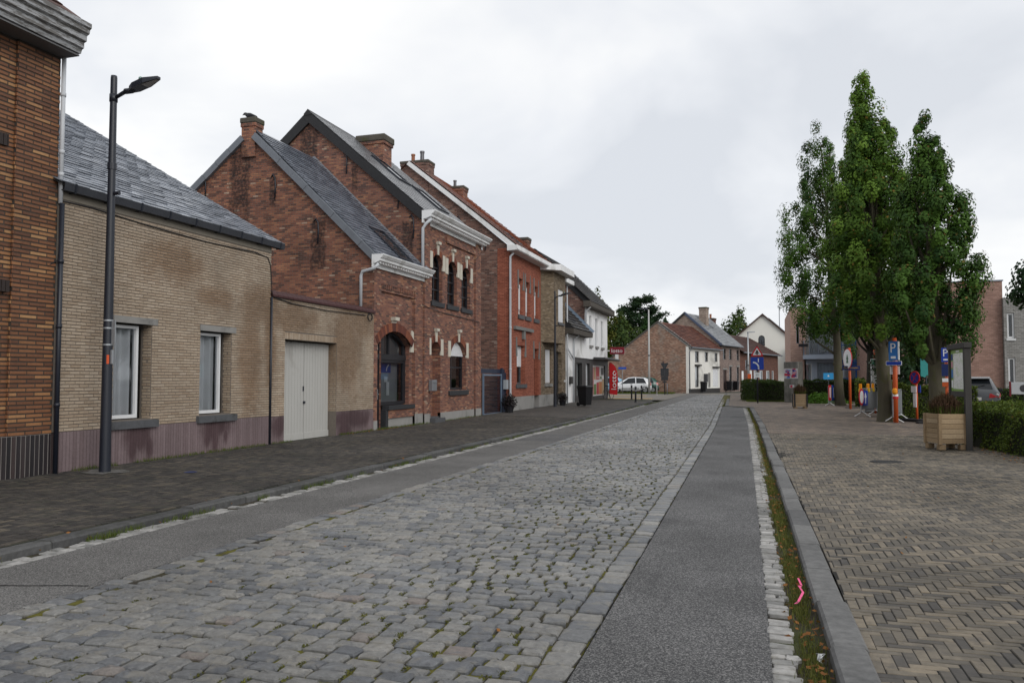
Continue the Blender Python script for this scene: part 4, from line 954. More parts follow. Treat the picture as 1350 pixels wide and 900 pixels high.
window(E_, FR, *GW[:4], .2, .07, BLACKF, rise=.5, curtain=False, shutter=.52, sill=(25.8, 27.7, 1.02, 1.19, .06, DARKST), mull=(26.45,), trans=(2.0,))
archband(E_, 26.75, .8, 2.93, .5, ARCHB, .22); keystones(E_, 26.75, .8, 2.43, 2.93)
archband(E_, 24.64, .44, 2.85, .4, ARCHB, .2, n=14); keystones(E_, 24.64, .44, 2.45, 2.85)
m = M(); pbox(m, FR, 24.22, 25.06, .3, .34, .02, .3); pbox(m, FR, 24.15, 25.0, -.05, .3, -.22, .05); part('step', m, BLUESTONE, E_)
MAILB = plain('grey_mailbox', (.2, .21, .23), .4, .1, 6, .02, .5, .3)
def mailbox(root, y, z, mt=MAILB, w=.36, h=.36, x=None):
    x = X0 if x is None else x; m = M(); m.bev(x+.0, x+.15, y, y+w, z, z+h, .012); m.bev(x+.14, x+.165, y+.03, y+w-.03, z+h*.72, z+h*.85, .005); part('mailbox', m, mt, root)
mailbox(E_, 23.9, 1.2, x=X0+.07)
cornice(E_, 23.45, 29.25, 6.62, 7.02, .45)
o = Vector((X0+.12, 23.5, 6.96)); vd = Vector((-4.4, 0, 3.78)).normalized(); nn = Vector((3.78, 0, 4.4)).normalized(); L = 5.78
m = M(); W = 5.6; m.quad(tuple(o), tuple(o+Vector((0, W, 0))), tuple(o+Vector((0, W, 0))+vd*L), tuple(o+vd*L)); m.quad(tuple(o+vd*L), tuple(o+Vector((0, W, 0))+vd*L), (X0-8.9, 29.1, 6.6), (X0-8.9, 23.5, 6.6)); rf = part('roof', m, ROOFD, E_)
pieces(rf, 'slate', 'slates', slate_items(o+nn*.01, (0, 1, 0), vd, nn, W, L, .32, .22, .01, .004, 1.7), SLATEE, 300)
for v in (2.55, 1.2):
    s, gm = skylight(rf, o, (0, 1, 0), vd, nn, {2.55: 2.0, 1.2: 3.2}[v], v, 1.0, 1.45); part('skylight_pane', gm, SKYG, rf)
BARGE = plain('dark_barge_board', (.022, .022, .024), .55, .2, 4, .1)
bargeboard(E_, 23.55, ((X0-4.25, 10.68), (X0+.1, 6.95)), .27, .06, BARGE); bargeboard(E_, 23.55, ((X0-8.9, 6.7), (X0-4.25, 10.68)), .3, .053, BARGE)
m = M(); m.prism([(-.16, -.12), (0, .05), (.16, -.12), (.1, -.16), (-.1, -.16)], lambda u, v, d: (X0-4.25+u, d, 10.72+v), 23.47, 29.1); part('ridge_cap', m, BARGE, E_)
chimney(E_, X0-4.0, X0-2.95, 26.6, 27.3, 9.0, 10.72, RED_EG, .24, .08)
m = M(); m.quad(tuple(o+Vector((0, 2.9, 0))+vd*4.2+nn*.05), tuple(o+Vector((0, 4.1, 0))+vd*4.2+nn*.05), tuple(o+Vector((0, 4.1, 0))+vd*4.7+nn*.05), tuple(o+Vector((0, 2.9, 0))+vd*4.7+nn*.05)); part('flashing', m, ZINC, rf)
m = M(); m.box(X0-4.45, X0-4.05, 23.55, 23.6, 8.85, 8.95); part('gable_stone', m, CONC, E_)
for x, z in ((-13.1, 9.2), (-11.2, 7.9), (-10.65, 6.9)): anchor(E_, x, 23.59, z, .75)
pipe(E_, [(X0+.3, 23.55, 6.75), (X0+.14, 23.5, 6.6), (X0+.02, 23.5, 6.45), (X0+.02, 23.5, 4.9)], .05)
m = M(); m.tube([(X0+.1, 23.3, 3.95), (X0+.08, 23.9, 3.9), (X0+.03, 25, 3.85), (X0+.03, 28, 3.8), (X0+.09, 28.8, 3.75)], .012, 6); part('cable', m, CABLE, E_, True)

# wire gate in the gap
g_ = thing('blue_mesh_gate', 'blue wire mesh gate with grey mailbox in the gap beside the tall red brick house', 'gate', (X0-.15, 31, .15), world=True)
BLUEP = plain('blue_gate_paint', (.022, .03, .055), .55, .2, 6, .1); LB = plain('light_blue_gate', (.13, .18, .25), .5, .15, 6, .05)
GP = Pl((X0-.15, 0, 0), (0, 1, 0), (1, 0, 0))
m = M()
for u in (29.9, 32.2): pbox(m, GP, u-.03, u+.03, .1, 1.8, -.03, .03)
pbox(m, GP, 29.9, 32.2, 1.72, 1.78, -.028, .028); pbox(m, GP, 29.9, 32.2, .12, .2, -.028, .028); part('frame', m, LB, g_)
m = M(); u = 29.95
while u < 32.2: m.tube([GP(u, .18), GP(u, 1.74)], .004, 4, False); u += .11
z = .25
while z < 1.72: m.tube([GP(29.9, z, .006), GP(32.2, z, .006)], .004, 4, False); z += .16
part('mesh', m, BLUEP, g_)
m = M(); pbox(m, GP, 32.24, 32.34, .0, 2.05, -.05, .05); pbox(m, GP, 29.35, 32.9, 1.82, 2.0, .06, .1); pbox(m, GP, 32.34, 32.92, .05, 1.86, .0, .04); part('post', m, BLUEP, g_)
m = M(); pbox(m, GP, 32.5, 32.8, 1.15, 1.55, -.14, .0); part('mailbox', m, plain('pale_mailbox', (.32, .35, .38), .4, .1), g_)
m = M(); pbox(m, GP, 29.3, 29.9, .05, .75, .6, 1.0); part('blue_crate', m, plain('blue_plastic', (.01, .05, .18), .5, .1), g_)

# red painted house
G = house('red_painted_house', 'red painted house with brown brick gable, white gutter board and red tiled roof', 32.9, 38.1)
y0, y1 = 32.9, 38.1
PNT = (.33, .085, .05)
RED_G = brickmat('red_painted_brick', [(0, (.12, .03, .02)), (1, (.33, .1, .06))], (.14, .045, .032), .21, .066, .014, .14, paint=PNT)
BRN_G = brickmat('brown_gable_brick', [(0, (.08, .047, .04)), (.3, (.125, .06, .048)), (.6, (.165, .08, .063)), (.9, (.205, .105, .08)), (1, (.25, .18, .15))], (.18, .15, .135), .22, .07, .014, .15)
UPG = [(34.25, 34.97, 4.5, 6.15, .0), (35.4, 36.12, 4.5, 6.12, .0), (36.9, 37.6, 4.5, 6.08, .0)]
GWG = (34.0, 35.3, 1.36, 3.1, 0); DG = (36.85, 37.7, .2, 3.05, 0)
m = M(); wall(m, FR, y0, y1, .8, 7.35, UPG+[GWG, (36.85, 37.7, .8, 3.05, 0)], .28); m.quad((X0, 32.92, -.1), (X0-.0, 32.92, 7.3), (X0, y0, 7.3), (X0, y0, -.1))
pbox(m, FR, y0, y0+.01, -.1, 7.3, 0, .55)
m.slot = 1; gable_wall(m, y0+.004, [X0-9.5, X0-4.75, X0-.0], [7.2, 11.33, 7.35]); m.slot = 0
wl = part('wall', m, [RED_G, BRN_G], G)
m = M(); wall(m, Pl((0, y0-.004, 0), (1, 0, 0), (0, -1, 0)), X0-.5, X0, .7, 7.2); part('painted_corner', m, RED_G, G)
m = M()
for a, b in ((y0, 36.85), (37.7, y1)): pbox(m, FR, a, b, -.1, .8, -.014, .3)
part('plinth', m, PLINTHC, G)
STN = plain('grey_dressing', (.17, .17, .165), .85, .15, 6, .2)
for op in UPG: window(G, FR, op[0]+.04, op[1]-.04, op[2], op[3]-.25, .2, .05, PVC, curtain=True, shutter=1.15, sill=(op[0]-.1, op[1]+.1, op[2]-.2, op[2], .06, BLUESTONE))
for op, w_ in [(o_, .12) for o_ in UPG]+[(GWG, .16), (DG, .14)]:
    for s, u in ((-1, op[0]), (1, op[1])):
        m = M(); m.prism([(u-.02 if s > 0 else u-w_, op[3]-.5), (u+w_ if s > 0 else u+.02, op[3]-.5), (u+w_*.6 if s > 0 else u-w_*.2, op[3]+.35), (u+.1*s-.05, op[3]+.35)], lambda a, b, d: FR(a, b, d), -.03, .02); part('dressed_stone', m, STN, G)
    m = M(); pbox(m, FR, op[0], op[1], op[3]-.25, op[3], .2, .26); part('lintel', m, BLUESTONE, G)
window(G, FR, *GWG[:4], .26, .06, BLUESTONE, curtain=False, shutter=.95, sill=(33.85, 35.45, 1.18, 1.36, .07, BLUESTONE), mull=(34.65,), trans=())
m = M(); pbox(m, FR, 36.87, 37.68, .15, 2.8, .22, .27); part('door', m, plain('oxblood_door', (.07, .02, .018), .5, .2, 5), G)
m = M(); pbox(m, FR, 36.8, 37.75, -.05, .22, -.1, .3); part('step', m, BLUESTONE, G)
m = M(); pbox(m, FR, 33.5, 36.4, 3.78, 3.93, -.13, .02); pbox(m, FR, 34.8, 35.1, 3.4, 3.8, -.1, .02); part('stone_band', m, STN, G)
m = M(); m.prism([(0, 7.12), (.42, 7.14), (.46, 7.18), (.46, 7.36), (0, 7.36)], lambda u, v, d: (X0+u, d, v), 32.55, 38.6); part('gutter_board', m, WHITE, G)
REDT = smallbrick('red_roof_tile', [(0, (.24, .08, .05)), (.6, (.33, .12, .068)), (1, (.42, .17, .095))], .6, .35)
PINKSHEEN = smallbrick('glazed_tile_pink_sheen', [(0, (.32, .19, .17)), (1, (.4, .25, .22))], .22, .6)  # pinkish reflections on the glazed tiles, put into their base colour
o = Vector((X0+.4, 32.75, 7.33)); vd = Vector((-3.84, 0, 3.1)).normalized(); nn = Vector((3.1, 0, 3.84)).normalized(); L = 6.6; W = 5.8
m = M(); m.quad(tuple(o), tuple(o+Vector((0, W, 0))), tuple(o+Vector((0, W, 0))+vd*L), tuple(o+vd*L)); m.quad(tuple(o+vd*L), tuple(o+Vector((0, W, 0))+vd*L), (X0-9.6, 38.5, 7.3), (X0-9.6, 32.75, 7.3)); rf = part('roof', m, plain('red_deck', (.08, .03, .02), .9), G)
pieces(rf, 'roof_tile', 'roof_tiles', slate_items(o+nn*.02, (0, 1, 0), vd, nn, W, L, .22, .3, .03, .004, 1.3, off=0, ulim=lambda v: (2.3, W)), REDT, 200)
pieces(rf, 'roof_tile', 'glazed_roof_tiles', slate_items(o+nn*.02, (0, 1, 0), vd, nn, 2.32, L, .22, .3, .03, .004, 1.3, off=0), PINKSHEEN, 90)
s, gm = skylight(rf, o, (0, 1, 0), vd, nn, 1.3, .5, .7, .9); part('skylight_pane', gm, SKYG, rf)
bargeboard(G, 32.8, ((X0-4.75, 11.45), (X0+.4, 7.3)), .17, .05, WHITE)
chimney(G, X0-5.2, X0-3.85, 32.87, 33.6, 9.6, 11.5, BRN_G, .12, .04, [(X0-4.75, 33.25, .09, .4, POTC), (X0-4.3, 33.25, .1, .5, POTM)])
chimney(G, X0-4.05, X0-3.25, 35.8, 36.4, 9.6, 10.95, RED_EG, .12, .05, [(X0-3.8, 36.1, .08, .35, POTM)])
anchor(G, -12.6, 32.88, 8.8); anchor(G, -11.4, 32.88, 7.9)
pipe(G, [(X0+.2, 32.86, 7.05), (X0+.06, 32.84, 6.9), (X0+.06, 32.84, .4), (X0+.1, 32.9, .24)], .05, clips=[(X0+.06, 32.84, z) for z in (5.5, 3.8, 2.0, .9)])

# brown house with the bay
H = house('brown_brick_bay_house', 'narrow brown brick house with upper bay window, behind the second lamp post', 38.1, 43.4)
BRH = brickmat('tan_brick', [(0, (.11, .078, .05)), (.4, (.17, .122, .078)), (.8, (.21, .155, .1)), (1, (.25, .195, .14))], (.12, .105, .09), .21, .066, .012, .15)
WH = (38.95, 40.15, 1.37, 3.1, 0); DH = (41.05, 42.45, .2, 3.05, 0)
m = M(); wall(m, FR, 38.1, 43.4, .8, 7.0, [WH, (41.05, 42.45, .8, 3.05, 0), (42.2, 42.9, 4.4, 6.1, 0)], .25)
bp = [(38.25, 0), (38.75, .5), (41.2, .5), (41.7, 0)]
for (a, da), (b, db) in zip(bp, bp[1:]):
    P = lambda t, z: (X0+da+(db-da)*t, a+(b-a)*t, z)
    if da == db:
        BW = Pl((X0+.5, 0, 0), (0, 1, 0), (1, 0, 0)); wall(m, BW, a, b, 3.42, 7.0, [(39.7, 40.8, 4.5, 6.2, 0)], .15)
    else: m.quad(P(0, 3.42), P(1, 3.42), P(1, 7.0), P(0, 7.0))
m.add([(X0+d, a, 3.42) for a, d in bp], [(3, 2, 1, 0)])
m.quad((X0, 43.4, -.1), (X0-6, 43.4, -.1), (X0-6, 43.4, 10), (X0, 43.4, 7)); part('wall', m, BRH, H)
m = M()
for a, b in ((38.1, 41.05), (42.45, 43.4)): pbox(m, FR, a, b, -.1, .8, -.014, .3)
part('plinth', m, PLINTHC, H)
window(H, FR, *WH[:4], .15, .06, PVC, curtain=False, shutter=1.7, sill=(38.8, 40.3, 1.2, 1.36, .06, CONC))
window(H, BW, 39.7, 40.8, 4.5, 6.2, .1, .06, PVC, curtain=False, shutter=1.66, sill=(39.6, 40.9, 4.36, 4.5, .06, BLUESTONE))
window(H, FR, 42.2, 42.9, 4.4, 6.1, .15, .06, plain('brown_frame', (.05, .03, .02), .5), curtain=False, sill=(42.1, 43.0, 4.25, 4.4, .06, BLUESTONE))
m = M(); pbox(m, FR, 41.1, 42.4, .15, 3.02, .18, .24); dr = part('door', m, plain('dark_grey_door', (.025, .027, .03), .4, .2), H); m = M(); pbox(m, FR, 42.15, 42.35, .9, 2.4, .155, .178); part('door_light', m, SKYG, dr)
mailbox(H, 42.95, 1.4, PVC, .1, .12)
m = M(); m.add([(X0, 38.0, 7.0), (X0+.35, 38.0, 7.0), (X0+.95, 38.5, 7.0), (X0+.95, 41.5, 7.0), (X0+.35, 42.0, 7.0), (X0, 42.0, 7.0), (X0, 38.0, 7.3), (X0+.35, 38.0, 7.3), (X0+.95, 38.5, 7.3), (X0+.95, 41.5, 7.3), (X0+.35, 42.0, 7.3), (X0, 42.0, 7.3)], [(5,4,3,2,1,0), (6,7,8,9,10,11)]+[(i, i+1, i+7, i+6) for i in range(5)]); m.box(X0, X0+.4, 42.003, 43.9, 6.85, 7.08); part('gutter_board', m, WHITE, H)
o = Vector((X0+.3, 38.55, 7.25)); vd = Vector((-4.2, 0, 3.2)).normalized(); nn = Vector((3.2, 0, 4.2)).normalized(); L = 5.0; W = 4.9
m = M(); m.quad(tuple(o), tuple(o+Vector((0, W, 0))), tuple(o+Vector((0, W, 0))+vd*L), tuple(o+vd*L)); rf = part('roof', m, ROOFD, H)
DKTILE = smallbrick('dark_roof_tile', [(0, (.025, .025, .026)), (.6, (.045, .043, .042)), (1, (.07, .062, .055))], .6, .3)
pieces(rf, 'roof_tile', 'roof_tiles', slate_items(o+nn*.02, (0, 1, 0), vd, nn, W, L, .22, .3, .03, .004, 1.3, off=0), DKTILE, 60)
chimney(H, X0-2.0, X0-1.4, 40.6, 41.2, 7.9, 9.15, RED_EG, .15, .05)
pipe(H, [(X0+.12, 43.3, 6.9), (X0+.12, 43.3, 4.3), (X0+.12, 43.32, .2)], .045)

# white shop
I_ = house('white_corner_shop', 'white painted corner shop with dark grey shopfront, three narrow upper windows and dark tiled roof', 43.4, 56.3, 'shop')
WW = plain('white_render', (.83, .835, .84), .8, .05, 1.5, .1, dirt=(.5, .5, .49)); DG_ = plain('dark_shopfront', (.035, .034, .034), .5, .2, 4, .05)
SHO = [(46.1, 47.6, .5, 2.55, 0), (48.7, 49.9, .25, 2.55, 0), (50.9, 55.2, .45, 2.5, 0)]; UI = [(50.0, 50.75, 3.75, 5.65, 0), (51.95, 52.7, 3.75, 5.6, 0), (53.95, 54.7, 3.75, 5.55, 0)]
m = M(); wall(m, FR, 43.4, 45.55, -.1, 4.25); wall(m, FR, 45.55, 48.6, 2.82, 4.25); wall(m, FR, 48.6, 56.3, 2.82, 6.15, UI, .14); m.quad((X0, 56.3, -.1), (X0-7, 56.3, -.1), (X0-7, 56.3, 6.2), (X0, 56.3, 6.2))
m.slot = 1; gable_wall(m, 48.6, [X0-7, X0-3.2, X0], [6.0, 9.78, 6.72], 3); m.slot = 0; part('wall', m, [WW, BRN_G], I_)
m = M(); wall(m, Pl((X0+.03, 0, 0), (0, 1, 0), (1, 0, 0)), 45.55, 56.32, -.1, 2.85, SHO, .2); pbox(m, FR, 45.55, 56.32, 2.8, 2.86, -.06, 0); sf = part('shopfront', m, DG_, I_)
window(I_, FR, 46.1, 47.6, .5, 2.55, .12, .06, DG_, curtain=True); m = M(); pbox(m, FR, 48.75, 49.85, .2, 2.5, .12, .17); dr = part('door', m, plain('white_door', (.5, .52, .54), .5), I_)
for op in UI: window(I_, FR, *op[:4], .12, .05, PVC, curtain=True, sill=(op[0]-.08, op[1]+.08, op[2]-.16, op[2], .1, CONC))
# posters over the big shop window: plain blocks of colour
cols = {'red': (.42, .02, .03), 'white': (.6, .6, .6), 'green': (.1, .2, .06), 'tan': (.4, .27, .14), 'orange': (.5, .18, .04), 'pink': (.45, .2, .2)}
PM = {k: plain('print_'+k, v, .5, .25, 3, 0) for k, v in cols.items()}
m = M(); pbox(m, FR, 50.92, 55.18, .47, 2.48, .05, .1); pn = part('window_poster', m, PM['white'], I_)
lay = [(50.95, 51.6, .5, 2.4, 'pink'), (51.6, 52.2, 1.5, 2.4, 'tan'), (51.6, 52.4, .5, 1.3, 'green'), (52.3, 53.5, 1.5, 2.45, 'red'), (52.5, 53.3, .5, 1.4, 'red'), (53.35, 54.4, .5, 1.45, 'orange'), (54.45, 55.1, .5, 1.6, 'tan'), (53.7, 54.3, 1.55, 1.8, 'green')]
for i, (a, b, c, e, k) in enumerate(lay):
    m = M(); n = 7
    for j in range(n):
        p, q = a+(b-a)*j/n, a+(b-a)*(j+1)/n; s = .08*math.sin(j*1.7+i); s2 = .08*math.sin((j+1)*1.7+i)
        m.quad(FR(p, c+abs(s), .046-i*.0006), FR(q, c+abs(s2), .046-i*.0006), FR(q, e-abs(s2), .046-i*.0006), FR(p, e-abs(s), .046-i*.0006))
    part('colour_print', m, PM[k], pn)
m = M(); pbox(m, FR, 54.1, 55.0, 1.85, 2.35, .035, .044); part('dark_print', m, DG_, pn)
m = M(); text_into(m, 'lotto', lambda u, v, d: FR(52.9+u, 1.72+v, .04-d), .22, .9); part('lettering', m, WHITE, pn)
m = M(); m.prism([(0, 3.0), (.0, 2.86), (.75, 2.84), (.8, 2.9), (.75, 2.98)], lambda u, v, d: (X0+.06+u, d, v), 51.0, 56.6); part('canopy', m, plain('canopy', (.06, .06, .062), .6, .2), I_)
FASC = plain('weathered_fascia', (.085, .075, .065), .85, .25, 4, .2)
m = M(); m.prism([(0, 6.05), (.42, 6.05), (.46, 6.12), (.46, 6.42), (0, 6.42)], lambda u, v, d: (X0+u, d, v), 48.2, 56.75); m.prism([(0, 4.12), (.5, 4.12), (.52, 4.4), (0, 4.45)], lambda u, v, d: (X0+u, d, v), 43.2, 48.597); part('fascia', m, FASC, I_)
def roof_i(o, vd, L, W, n300):
    vd = Vector(vd).normalized(); nn = Vector((vd.z, 0, -vd.x)); o = Vector(o); m = M(); m.quad(tuple(o), tuple(o+Vector((0, W, 0))), tuple(o+Vector((0, W, 0))+vd*L), tuple(o+vd*L))
    m.quad(tuple(o+vd*L), tuple(o+Vector((0, W, 0))+vd*L), tuple(o+Vector((-8, W, 0))), tuple(o+Vector((-8, 0, 0))))
    rf = part('roof', m, ROOFD, I_); pieces(rf, 'roof_tile', 'roof_tiles', slate_items(o+nn*.02, (0, 1, 0), vd, nn, W, L, .22, .3, .03, .004, 1.3, off=0), DKTILE, n300); return rf, o, vd, nn
roof_i((X0+.44, 48.35, 6.35), (-3.65, 0, 3.5), 5.06, 8.3, 100)
rf, o, vd, nn = roof_i((X0+.5, 43.3, 4.38), (-1.5, 0, 1.5), 3.6, 5.25, 60)
s, gm = skylight(rf, o, (0, 1, 0), vd, nn, 1.5, .5, 1.0, 1.3); part('skylight_pane', gm, SKYG, rf)
m = M(); m.quad(tuple(o+Vector((0, 4.9, 0))+nn*.04), tuple(o+Vector((0, 5.27, 0))+nn*.2), tuple(o+Vector((0, 5.27, 0))+vd*3.6+nn*.2), tuple(o+Vector((0, 4.9, 0))+vd*3.6+nn*.04)); part('flashing', m, plain('blue_zinc', (.11, .15, .2), .45, .2), rf)
bargeboard(I_, 48.55, ((X0-3.2, 9.85), (X0+.45, 6.35)), .3, .05, BARGE); bargeboard(I_, 43.28, ((X0-2.4, 7.1), (X0+.5, 4.4)), .3, .05, BARGE)
pipe(I_, [(X0+.4, 48.45, 6.05), (X0+.1, 48.5, 5.8), (X0+.08, 48.5, 4.4)], .05); pipe(I_, [(X0+.35, 45.3, 4.1), (X0+.08, 45.2, 3.9), (X0+.08, 45.1, .2)], .05); pipe(I_, [(X0+.1, 43.5, 3.3), (X0+.1, 44.9, 2.75)], .045)
mailbox(I_, 44.2, 1.3, DG_, .5, .42)
# box sign over the end of the shopfront
s_ = thing('red_box_sign', 'small dark red box sign with white word hanging past the end of the white shop', 'sign', (X0+.1, 56.6, 3.2), world=True)
m = M(); m.bev(X0+.12, X0+1.15, 56.6, 56.8, 3.35, 3.85, .02); bd = part('box', m, plain('maroon_plastic', (.2, .012, .025), .35, .1), s_)
m = M(); text_into(m, 'lotto', lambda u, v, d: (X0+.64+u, 56.597-d, 3.6+v), .26, .78); part('lettering', m, WHITE, s_)
m = M(); m.box(X0-.1, X0+.14, 56.66, 56.74, 3.56, 3.64); m.box(X0+.5, X0+.72, 56.64, 56.76, 2.9, 3.35); part('bracket', m, WHITE, s_)
# ================================================================ FAR HOUSES (own frame: front at x=0 facing +x, gable at y=0 facing -y)
AR = -math.radians(16); PJ = (-6.46, 78.44, .2); UJ = Vector((math.sin(-AR), math.cos(-AR), 0))
LF = Pl((0, 0, 0), (0, 1, 0), (1, 0, 0))
def farhouse(name, label, s, cat='house'):
    p = Vector(PJ)+UJ*s; return thing(name, label, cat, tuple(p), AR)
def roof2(root, W, xe, ze, xr, zr_, xb, zb, mt, deck, y0=-.1, sw=.25, ex=.3, n=60, over=.1, kind='roof_tile', many='roof_tiles'):
    o = Vector((xe, y0, ze)); vd = Vector((xr-xe, 0, zr_-ze)); L = vd.length; vd.normalize(); nn = Vector((vd.z, 0, -vd.x))
    m = M(); m.quad(tuple(o), tuple(o+Vector((0, W, 0))), tuple(o+Vector((0, W, 0))+vd*L), tuple(o+vd*L)); m.quad(tuple(o+vd*L), tuple(o+Vector((0, W, 0))+vd*L), (xb, y0+W, zb), (xb, y0, zb))
    rf = part('roof', m, deck, root); pieces(rf, kind, many, slate_items(o+nn*.02, (0, 1, 0), vd, nn, W, L, sw, ex, .025, .012, 1.3), mt, n); return rf, o, vd, nn, L
OLDB = brickmat('old_orange_brick', [(0, (.15, .085, .065)), (.3, (.215, .115, .08)), (.6, (.265, .14, .095)), (.85, (.31, .18, .125)), (1, (.34, .26, .2))], (.26, .21, .175), .23, .075, .014, .2, patch=(.22, .17, .14))
CREAM = plain('cream_render', (.7, .69, .65), .85, .06, 1.3, .1, dirt=(.42, .41, .38)); TAR = plain('tarred_plinth', (.03, .027, .026), .7, .2, 3)
J = farhouse('white_cottage', '', 0)
J['label'] = 'white fronted cottage with orange brick gable and dark red tile roof at far junction'
oj = [(1.8, 2.9, 3.0, 4.1, 0), (4.6, 5.6, 3.1, 4.1, 0), (7.6, 8.5, 3.15, 4.1, 0), (1.8, 2.85, .55, 2.65, 0), (6.95, 8.6, .55, 2.5, 0), (5.55, 6.25, .5, 2.0, 0)]
m = M(); wall(m, LF, 0, 9.09, .42, 4.5, oj, .18); m.slot = 1
gx = [-14.5, -8.7, -6.2, -3.1, 0]; gz = [2.0, 3.2, 4.85, 7.0, 4.6]
gable_wall(m, 0, gx, gz); m.quad((0, 9.09, -.1), (-6, 9.09, -.1), (-6, 9.09, 5), (0, 9.09, 4.5)); wj = part('wall', m, [CREAM, OLDB], J)
m = M(); m.box(-.25, .012, -.012, .25, -.1, 4.5); part('whitewashed_corner', m, CREAM, J)
m = M(); pbox(m, LF, 0, 9.09, -.1, .42, -.015, .2); part('plinth', m, TAR, J)
GREYW = plain('grey_frame', (.1, .1, .1), .6, .2)
for op in oj[:3]: window(J, LF, *op[:4], .12, .07, GREYW, curtain=False, trans=((op[2]+op[3])/2,))
window(J, LF, *oj[3][:4], .12, .08, GREYW, curtain=True)
window(J, LF, *oj[4][:4], .1, .06, PVC, curtain=False, shutter=1.86)
m = M(); pbox(m, LF, 5.55, 6.25, .45, 2.0, .1, .15); part('door', m, GREYW, J)
for k in range(3):
    m = M(); pbox(m, LF, 4.2+k*.42, 4.5+k*.42, 1.1, 1.9, -.05, -.002); part('shutter_slat', m, BLACKF, J)
for a, b, z in ((1.65, 3.2, 2.66), (6.8, 8.8, 2.52)):
    m = M(); pbox(m, LF, a, b, z, z+.14, -.2, .1); part('hood', m, TAR, J)
OLDT = smallbrick('old_red_tile', [(0, (.06, .022, .017)), (.6, (.105, .036, .024)), (1, (.16, .065, .04))], .75, .25)
rf, o, vd, nn, L = roof2(J, 9.3, .35, 4.45, -3.1, 7.02, -8.7, 3.2, OLDT, plain('old_deck', (.05, .02, .015), .9), y0=-.08)
bargeboard(J, .0, ((-3.1, 7.1), (.35, 4.5)), .22, .03, CONC, back=.2); bargeboard(J, .0, ((-8.7, 3.25), (-3.1, 7.1)), .15, .03, plain('old_mortar', (.12, .11, .1), .95), back=.2)
m = M(); m.tube([(.38, 0, 4.4), (.38, 9.2, 4.4)], .07, 6); part('gutter', m, ZINC, J); pipe(J, [(.3, .12, 4.35), (.08, .12, 4.0), (.08, .12, .1)], .05, ZINC)
m = M(); m.tube([(-2.6, -.03, 3.1), (-2.5, -.03, 2.6)], .05, 6); part('wall_anchor', m, DARKMETAL, J)
K = farhouse('grey_roof_brick_house', 'brown brick house with grey slate roof and tall chimney beside the white cottage', 9.09)
BRK = brickmat('mauve_brown_brick', [(0, (.13, .095, .085)), (.4, (.19, .135, .12)), (.8, (.235, .17, .15)), (1, (.28, .215, .19))], (.2, .17, .15), .22, .07, .012, .15)
BRKG = brickmat('pink_gable_brick', [(0, (.2, .145, .12)), (.5, (.27, .2, .165)), (1, (.33, .26, .215))], (.24, .21, .18), .22, .07, .012, .2)
kw = 7.05; ok = [(1.2, 2.3, .15, 2.35, 0), (3.2, 4.1, 1.05, 2.7, 0), (5.85, 6.7, 1.05, 2.7, 0), (1.2, 2.15, 3.45, 4.65, 0), (3.25, 4.15, 3.45, 4.65, 0), (5.9, 6.75, 3.45, 4.65, 0)]
m = M(); wall(m, LF, 0, kw, -.1, 5.1, ok, .18); m.quad((0, kw, -.1), (-6, kw, -.1), (-6, kw, 6), (0, kw, 5)); m.slot = 1; gable_wall(m, 0, [-8, -3.8, 0], [5.1, 8.5, 5.1]); part('wall', m, [BRK, BRKG], K)
m = M(); pbox(m, LF, 1.2, 2.3, .1, 2.35, .1, .15); part('door', m, plain('brown_door', (.03, .014, .012), .5), K)
for op in ok[1:]: window(K, LF, *op[:4], .12, .06, GREYW, curtain=False, trans=((op[2]+op[3])/2,))
for a, b, z in ((1.0, 2.5, 2.37), (3.1, 4.25, 2.72), (5.75, 6.85, 2.72)):
    m = M(); pbox(m, LF, a, b, z, z+.16, -.03, .05); part('lintel', m, CONC, K)
SLK = smallbrick('blotched_slate', [(0, (.12, .125, .135)), (.5, (.19, .2, .21)), (1, (.27, .28, .295))], .4, .5)
rf, o, vd, nn, L = roof2(K, 7.2, .35, 4.98, -3.8, 8.55, -8, 5.1, SLK, ROOFD, n=60, kind='slate', many='slates')
s, gm = skylight(rf, o, (0, 1, 0), vd, nn, 3.3, 3.0, .7, 1.1); part('skylight_pane', gm, SKYG, rf)
bargeboard(K, .0, ((-3.8, 8.65), (.35, 5.03)), .2, .12, plain('blue_verge', (.07, .09, .14), .5), back=.2); bargeboard(K, .0, ((-8, 5.2), (-3.8, 8.65)), .2, .12, BARGE, back=.2)
chimney(K, -3.0, -2.2, 2.2, 3.1, 5.8, 9.3, BRKG, .15, .05)
m = M(); m.tube([(.42, -.1, 4.95), (.42, 7.1, 4.95)], .07, 6); part('gutter', m, ZINC, K)
L_ = farhouse('red_brown_brick_house', 'low red brick house with long brown roof at the far bend behind the direction sign', 16.2)
BRL = brickmat('dark_red_brick', [(0, (.06, .025, .02)), (.5, (.11, .04, .028)), (1, (.16, .06, .04))], (.12, .09, .08), .22, .07, .012, .15)
ol = [(2.0, 2.9, 2.4, 3.6, 0), (.5, 1.4, .1, 2.3, 0), (3.6, 4.6, .1, 2.4, 0), (5.2, 6.4, .9, 2.4, 0), (7.6, 9, .9, 2.4, 0), (10.5, 12, .9, 2.4, 0), (13, 14, .9, 2.4, 0)]
m = M(); wall(m, LF, 0, 16, -.1, 4.45, ol, .15); gable_wall(m, 0, [-8, -4, 0], [4.6, 6.8, 4.45]); gable_wall(m, 16, [-8, -4, 0], [4.6, 6.8, 4.45]); part('wall', m, BRL, L_)
m = M(); pbox(m, LF, .5, 1.4, .05, 2.3, .05, .12); part('door', m, WHITE, L_)
window(L_, LF, *ol[0][:4], .1, .06, GREYW, curtain=False)
m = M(); pbox(m, LF, 3.6, 4.6, .05, 2.4, .05, .12); part('door', m, WHITE, L_)
